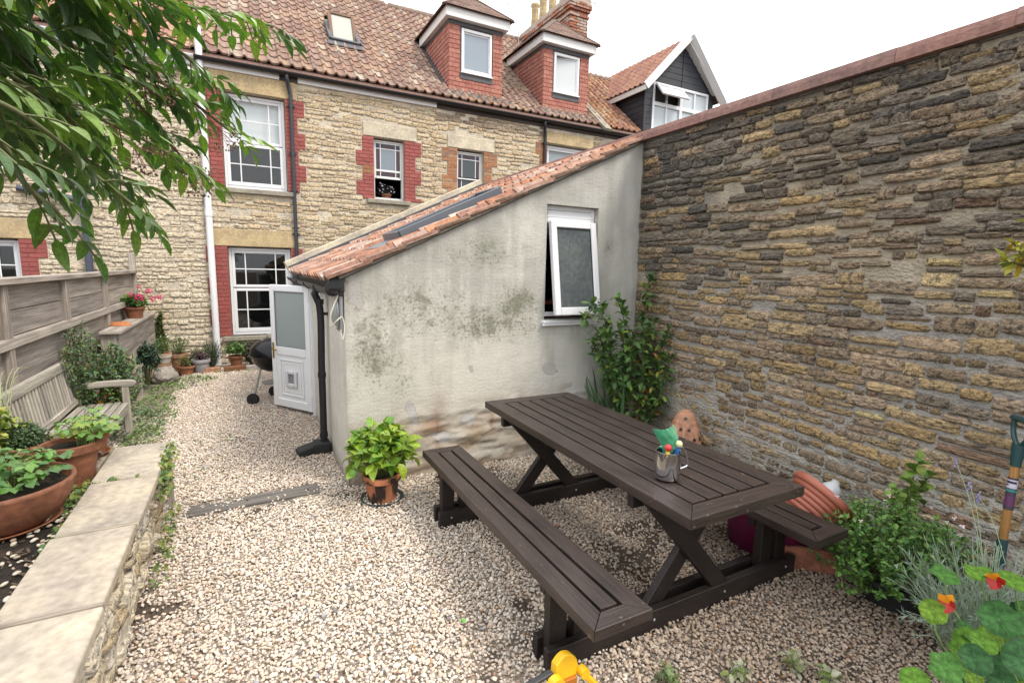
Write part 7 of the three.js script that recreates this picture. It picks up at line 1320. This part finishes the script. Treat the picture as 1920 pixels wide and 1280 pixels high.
    clump(-0.585, 0.52, -4.45, 170, 0.035, 0.05, 0.3); clump(-0.57, 0.44, -4.15, 130, 0.03, 0.09, 0.16); clump(-0.58, 0.05, -4.2, 100, 0.04, 0.07, 0.3); clump(-0.56, 0.04, -3.7, 40, 0.04, 0.04, 0.25); clump(-1.01, 0.5, -4.1, 170, 0.07, 0.03, 0.3); clump(-0.8, 0.54, -4.03, 40, 0.16, 0.012, 0.015); clump(-0.985, 0.49, -3.5, 60, 0.03, 0.02, 0.3);
    stuff(wpart(weeds, 'foliage', j.geom(), folMat)); }
}
{ // shrubs along the fence and the far bed
  bush({ name: 'rose_shrub', label: 'glossy dark green shrub with pinkish young leaves between fence and bench', category: 'shrub', base: [-1.5, 0, -7.6], seed: 121, per: 34, stems: (r) => [...fan([-1.48, 0.05, -7.5], 110, 0.32, 0.92, 0.8, { low: 0.3 })(r), ...fan([-1.6, 0.2, -6.9], 24, 0.16, 1.1, 0.5, { low: 0.5 })(r)], leaf: { l: 0.06, w: 0.5, n: 2, from: 0.25 }, rough: 0.35, tones: [[0.09, 0.22, 0.09], [0.14, 0.3, 0.13], [0.07, 0.17, 0.07], [0.2, 0.34, 0.2], [0.16, 0.32, 0.08], [0.26, 0.42, 0.09], [0.42, 0.26, 0.22]] });
  bush({ name: 'fuchsia_shrub', label: 'bright green shrub with salmon pink flowers low behind the bench arm', category: 'shrub', base: [-1.45, 0, -7.2], seed: 122, per: 40, stems: fan([-1.46, 0.1, -7.15], 34, 0.16, 0.55, 0.3, { low: 0.3 }), leaf: { l: 0.05, w: 0.5, n: 2, from: 0.3 }, tones: [[0.16, 0.32, 0.04], [0.1, 0.25, 0.04], [0.45, 0.2, 0.14], [0.2, 0.36, 0.05]] });
  bush({ name: 'euphorbia', label: 'dark whorled leafy plant in front of the boxed ledge', category: 'plant', base: [-1.4, 0, -9.4], seed: 123, per: 44, stems: fan([-1.42, 0.1, -9.4], 22, 0.2, 0.62, 0.25, { low: 0.6 }), leaf: { l: 0.1, w: 0.25, n: 3, from: 0.55, droop: 0.4 }, tones: [[0.04, 0.12, 0.06], [0.06, 0.15, 0.07], [0.03, 0.09, 0.05]] });
  bush({ name: 'ivy', label: 'yellow green ivy climbing the house wall at the fence end', category: 'ivy', base: [-1.42, 0, -11.2], seed: 124, per: 60, stems: (r) => Array.from({ length: 12 }, () => [[-1.4 + r.r(-0.06, 0.08), 0.1, -11.2], [-1.42 + r.r(-0.07, 0.07), 0.5, -11.22], [-1.43 + r.r(-0.06, 0.04), r.r(0.75, 1.1), -11.23]]), leaf: { l: 0.055, w: 0.8, n: 2, from: 0 }, tones: [[0.17, 0.26, 0.06], [0.24, 0.3, 0.06], [0.12, 0.2, 0.05]] });
  const y = thing('yellow_ball', 'yellow plastic toy under the bench arm', 'toy', [-1.5, 0.36, -6.98]); part(y, 'body', (() => { const g = new THREE.SphereGeometry(0.06, 16, 12); g.scale(0.8, 1.1, 0.8); return g; })(), mat([0.75, 0.45, 0.01], { rough: 0.5 })); part(y, 'cap', at(cyl(0.02, 0.03, 0.03, 12), 0, 0.07, 0), mat([0.75, 0.45, 0.01], { rough: 0.5 }));
  // long grass blades in front of the fence
  const gr = thing('grass_tuft', 'long thin pale grass blades arching in front of the fence at left', 'grass', [-1.62, 0.4, -5.0]); { const r = rngOf(130), j = new Join(true); for (let i = 0; i < 16; i++) { const p = V(-1.64 + r.r(-0.03, 0.05), 0.4, -4.85 + r.r(-0.12, 0.12)), a = r.r(-0.2, 0.35), h = r.r(0.6, 0.95), d = r.r(0.2, 0.6) * (r() < 0.75 ? -1 : 1); j.add(muv(tube([p, p.clone().add(V(a * 0.2, h * 0.6, d * 0.2)), p.clone().add(V(a * 0.5, h * 0.95, d * 0.6)), p.clone().add(V(a * 0.7, h * 0.92, d))], 0.0022, 14, 3)), null, vary(r, [0.4, 0.42, 0.24], 0.2)); } stuff(wpart(gr, 'blades', j.geom(), mat([1, 1, 1], { vc: true, rough: 0.8 }))); }
  // ground cover: low weeds between gravel and bed
  const cover = thing('ground_cover', 'low grey green ground cover spilling onto the gravel beside bench and far bed', 'ground cover', [-1.2, 0, -8.5]); { const r = rngOf(131), j = new Join(true), lg = leafShape(1, 0.6, { n: 2, droop: 0.4, belly: 0.5 }); const patch = (x, z, n, sx, sz, h, tones) => { for (let i = 0; i < n; i++) { const a = r.r(0, 6.28), q = Math.sqrt(r()), p = V(x + Math.cos(a) * q * sx, r.r(0.01, 1) * h * (1.05 - q), z + Math.sin(a) * q * sz); j.add(lg, leafM(p, rdir(r).add(V(0, 0.4, 0)), V(0, 1, 0).add(rdir(r).multiplyScalar(0.6)), r.r(0.025, 0.055)), vary(r, r.p(tones), 0.22)); } };
    const g1 = [[0.2, 0.36, 0.1], [0.26, 0.42, 0.12], [0.15, 0.28, 0.08], [0.29, 0.44, 0.1]];
    patch(-1.2, -8.3, 500, 0.28, 0.7, 0.16, g1); patch(-1.05, -7.6, 300, 0.22, 0.5, 0.2, g1);
    patch(-1.2, -7.25, 700, 0.24, 0.75, 0.34, [[0.2, 0.31, 0.15], [0.26, 0.37, 0.19], [0.16, 0.26, 0.12]]); patch(-1.08, -6.7, 420, 0.2, 0.5, 0.24, g1); patch(-1.15, -9.3, 420, 0.3, 0.45, 0.14, g1); patch(-0.85, -9.9, 460, 0.4, 0.28, 0.1, g1); patch(-0.4, -10.45, 160, 0.4, 0.1, 0.08, g1); patch(0.2, -10.4, 60, 0.3, 0.1, 0.06, g1); patch(-1.0, -5.3, 120, 0.25, 0.25, 0.2, g1); patch(-0.9, -5.8, 30, 0.1, 0.3, 0.12, g1);
    for (let i = 0; i < 60; i++) { const x = r.r(-0.6, 0.2), z = -r.r(4.8, 7.5); if (r() < 0.6) patch(-0.5 + r.r(-0.1, 0.35), -r.r(4.9, 6.6), 3, 0.05, 0.05, 0.05, g1); }
    stuff(wpart(cover, 'foliage', j.geom(), folMat)); }
}
// ------------------------------------------------ pots by the house wall
{
  const g = 'pots along the foot of the house wall';
  const mk = (name, label, p, rt, rb, h, m, plant, opt = {}) => { const t = pot(name, label, 'potted plant', p, rt, rb, h, m, { rim: h * 0.25, group: g, ...opt }); bush({ holder: t, stems: fan([p[0], p[1] + h * 0.9, p[2]], plant.n || 18, plant.r, plant.h, plant.r, { low: 0.3 }), leaf: plant.leaf || { l: 0.05, w: 0.5, n: 2, from: 0.3 }, per: plant.per || 40, tones: plant.tones, seed: Math.round(Math.abs(p[0] * 991 + p[2] * 37)), stemR: 0.002 }); if (plant.fl) { const r = rngOf(7), pts = []; for (let i = 0; i < plant.fl[0]; i++) pts.push([p[0] + r.r(-1, 1) * plant.r * plant.fl[3], p[1] + h + plant.h * r.r(0.55, 1.1), p[2] + r.r(-1, 1) * plant.r * plant.fl[3]]); flowers(t, pts, 5, plant.fl[1], 8, plant.fl[2]); } return t; };
  const gn = [[0.14, 0.28, 0.05], [0.2, 0.36, 0.06], [0.1, 0.2, 0.05]];
  const boulder = thing('boulder', 'pale rounded boulder under the white banded pot', 'boulder', [-1.28, 0, -10.0]); { const b = new THREE.IcosahedronGeometry(1, 4), q = b.attributes.position; for (let i = 0; i < q.count; i++) { const v = V(q.getX(i), q.getY(i), q.getZ(i)), k = 1 + 0.35 * fbm(v.x * 1.5, v.y * 1.5, v.z * 1.5, 4); q.setXYZ(i, v.x * k * 0.2, v.y * k * 0.17 + 0.1, v.z * k * 0.24); } b.computeVertexNormals(); part(boulder, 'stone', muv(b), mat([0.42, 0.38, 0.33], { map: T.mottle, bump: T.rockB, bs: 0.012 })); }
  const wp = mk('planted_pot', 'white banded terracotta pot with feathery green plant on the boulder', [-1.3, 0.22, -10.05], 0.135, 0.1, 0.26, MT.terraPale, { n: 24, r: 0.2, h: 0.32, tones: gn, leaf: { l: 0.04, w: 0.3, n: 2, from: 0.2 }, fl: [22, [[0.7, 0.72, 0.6]], 0.014, 1] });
  part(wp, 'white_band', at(muv(lathe([[0.118, 0.1], [0.139, 0.185], [0.15, 0.19], [0.152, 0.235], [0.14, 0.238]], 32)), 0, 0.0, 0), mat([0.6, 0.55, 0.48], { map: T.mottle }));
  mk('planted_pot', 'cream square-shouldered pot beside the staging bench leg', [-1.5, 0.12, -9.85], 0.13, 0.1, 0.3, mat([0.55, 0.45, 0.33], { map: T.mottle }), { n: 8, r: 0.1, h: 0.14, tones: gn });
  mk('planted_pot', 'terracotta pot right of the boulder with grassy plant', [-1.12, 0.06, -10.7], 0.13, 0.1, 0.3, MT.terraPale, { n: 26, r: 0.24, h: 0.34, tones: gn, leaf: { l: 0.05, w: 0.25, n: 2, from: 0.2 }, fl: [14, [[0.7, 0.72, 0.62]], 0.014, 1] });
  mk('planted_pot', 'small terracotta bowl pot in front of the grassy pot', [-1.0, 0.02, -10.45], 0.13, 0.09, 0.15, MT.terracotta, { n: 16, r: 0.16, h: 0.2, tones: [[0.24, 0.3, 0.06], [0.3, 0.24, 0.06], [0.14, 0.22, 0.05]] });
  mk('planted_pot', 'dark maroon pot half hidden behind the grey pot', [-0.85, 0.05, -10.8], 0.13, 0.1, 0.2, mat([0.07, 0.025, 0.025], { rough: 0.6 }), { n: 16, r: 0.17, h: 0.2, tones: [[0.3, 0.3, 0.2], [0.14, 0.2, 0.08]] });
  mk('planted_pot', 'grey white pot with purple leaved plant by the wall', [-0.78, 0.02, -10.55], 0.14, 0.1, 0.24, mat([0.42, 0.42, 0.43], { map: T.mottle }), { n: 22, r: 0.15, h: 0.15, tones: [[0.1, 0.03, 0.06], [0.16, 0.05, 0.1], [0.08, 0.05, 0.05]] });
  mk('planted_pot', 'small brown pot with light green leaves right of the white pipe', [-0.22, 0.06, -10.8], 0.12, 0.09, 0.19, MT.terraDark, { n: 18, r: 0.2, h: 0.26, tones: [[0.2, 0.4, 0.08], [0.14, 0.3, 0.06]], leaf: { l: 0.09, w: 0.4, n: 3, from: 0.4 } });
  bush({ name: 'fern', label: 'grey green feathery plant at the foot of the white pipe', category: 'plant', base: [-0.62, 0, -10.9], seed: 141, per: 60, stems: fan([-0.62, 0.05, -10.85], 36, 0.22, 0.5, 0.18), leaf: { l: 0.05, w: 0.25, n: 2, from: 0.1 }, tones: [[0.08, 0.15, 0.09], [0.11, 0.18, 0.1]] });
  bush({ name: 'dark_shrub', label: 'dark leafy shrub between brown pot and barbecue', category: 'shrub', base: [0.05, 0, -10.85], seed: 142, per: 46, stems: fan([0.05, 0.05, -10.85], 34, 0.25, 0.45, 0.16), leaf: { l: 0.07, w: 0.4, n: 2, from: 0.2 }, tones: [[0.05, 0.09, 0.06], [0.07, 0.12, 0.07], [0.12, 0.1, 0.07]] });
  const e = [['orange brick edging stone left of the brown pot', -0.65, MT.terraPale], ['dark red brick edging stone in the middle of the row', -0.24, MT.terraDark], ['pale grey edging stone right of the dark red brick', 0.12, mat([0.42, 0.39, 0.35], { map: T.mottle })], ['brown edging brick nearest the barbecue', 0.5, mat([0.24, 0.14, 0.09], { map: T.clayC })]];
  for (const [lab, x, m] of e) { const t = thing('edging_brick', lab, 'brick', [x, 0, -10.5], 0.03, 'brick edging along the house bed'); part(t, 'block', (() => { const q = box(0.36, 0.1, 0.1, 0.012, 0); return at(q, 0, 0.05, 0); })(), m); }
  // geranium on the boxed ledge and the saucer next to it
  const gp = mk('potted_geranium', 'bright pink geranium in a terracotta pot on the boxed ledge', [-1.6, 1.082, -10.0], 0.13, 0.1, 0.18, MT.terraDark, { n: 22, r: 0.18, h: 0.2, tones: [[0.14, 0.33, 0.06], [0.2, 0.42, 0.08]], leaf: { l: 0.07, w: 0.9, n: 3, from: 0.4, belly: 0.5 } });
  const r = rngOf(150), j = new Join(true), pg = leafShape(1, 0.8, { n: 2, droop: 0.3 }), st = new Join();
  for (const [x, y, z, s] of [[-1.5, 1.42, -9.85, 0.075], [-1.42, 1.5, -10.2, 0.055], [-1.36, 1.38, -10.1, 0.06], [-1.6, 1.47, -9.75, 0.045], [-1.28, 1.4, -10.2, 0.05], [-1.52, 1.58, -10.0, 0.035]]) { st.add(muv(tube([V(-1.6, 1.25, -10), V((x - 1.6) / 2, (y + 1.25) / 2 + 0.05, (z - 10) / 2), V(x, y, z)], 0.003, 6, 4))); for (let i = 0; i < 60; i++) { const d = rdir(r); j.add(pg, leafM(V(x, y, z).addScaledVector(d, s * 0.75), rdir(r), d, s * 0.42), r.p([[0.75, 0.015, 0.17], [0.68, 0.02, 0.2], [0.8, 0.06, 0.25]])); } }
  wpart(gp, 'flower_stalks', st.geom(), MT.stem); stuff(wpart(gp, 'flower_heads', j.geom(), mat([1, 1, 1], { vc: true, rough: 0.7, transmission: 0.2, thickness: 0 })));
  const sc = thing('clay_saucer', 'upturned orange clay saucer on the boxed ledge', 'saucer', [-1.6, 1.082, -8.9]); part(sc, 'dish', muv(lathe([[0, 0.045], [0.1, 0.045], [0.125, 0.005], [0.13, 0], [0.118, 0], [0.095, 0.035], [0, 0.035]], 28)), mat([0.55, 0.2, 0.07], { map: T.clayC }));
  // pot plant behind the half open leaded window
  const wpot = thing('window_plant', 'potted plant with pale purple flowers inside the half open red brick window', 'potted plant', [2.9, 3.435, -11.62]); part(wpot, 'pot', muv(lathe(potProf(0.1, 0.075, 0.15, 0.04), 24)), MT.terraDark);
  bush({ holder: wpot, stems: fan([2.9, 3.56, -11.62], 26, 0.23, 0.22, 0.12, { low: 0.1 }), leaf: { l: 0.05, w: 0.5, n: 2, from: 0.4 }, per: 40, tones: [[0.06, 0.04, 0.07], [0.04, 0.05, 0.04], [0.09, 0.06, 0.1]], seed: 160, stemR: 0.002 });
  { const r2 = rngOf(161), pts = []; for (let i = 0; i < 26; i++) pts.push([2.86 + r2.r(-0.16, 0.18), 3.66 + r2.r(-0.06, 0.14), -11.5 + r2.r(-0.05, 0.05)]); flowers(wpot, pts, 5, [[0.6, 0.5, 0.75], [0.7, 0.65, 0.8]], 162, 0.018); }
}
renderer.render(scene, camera);
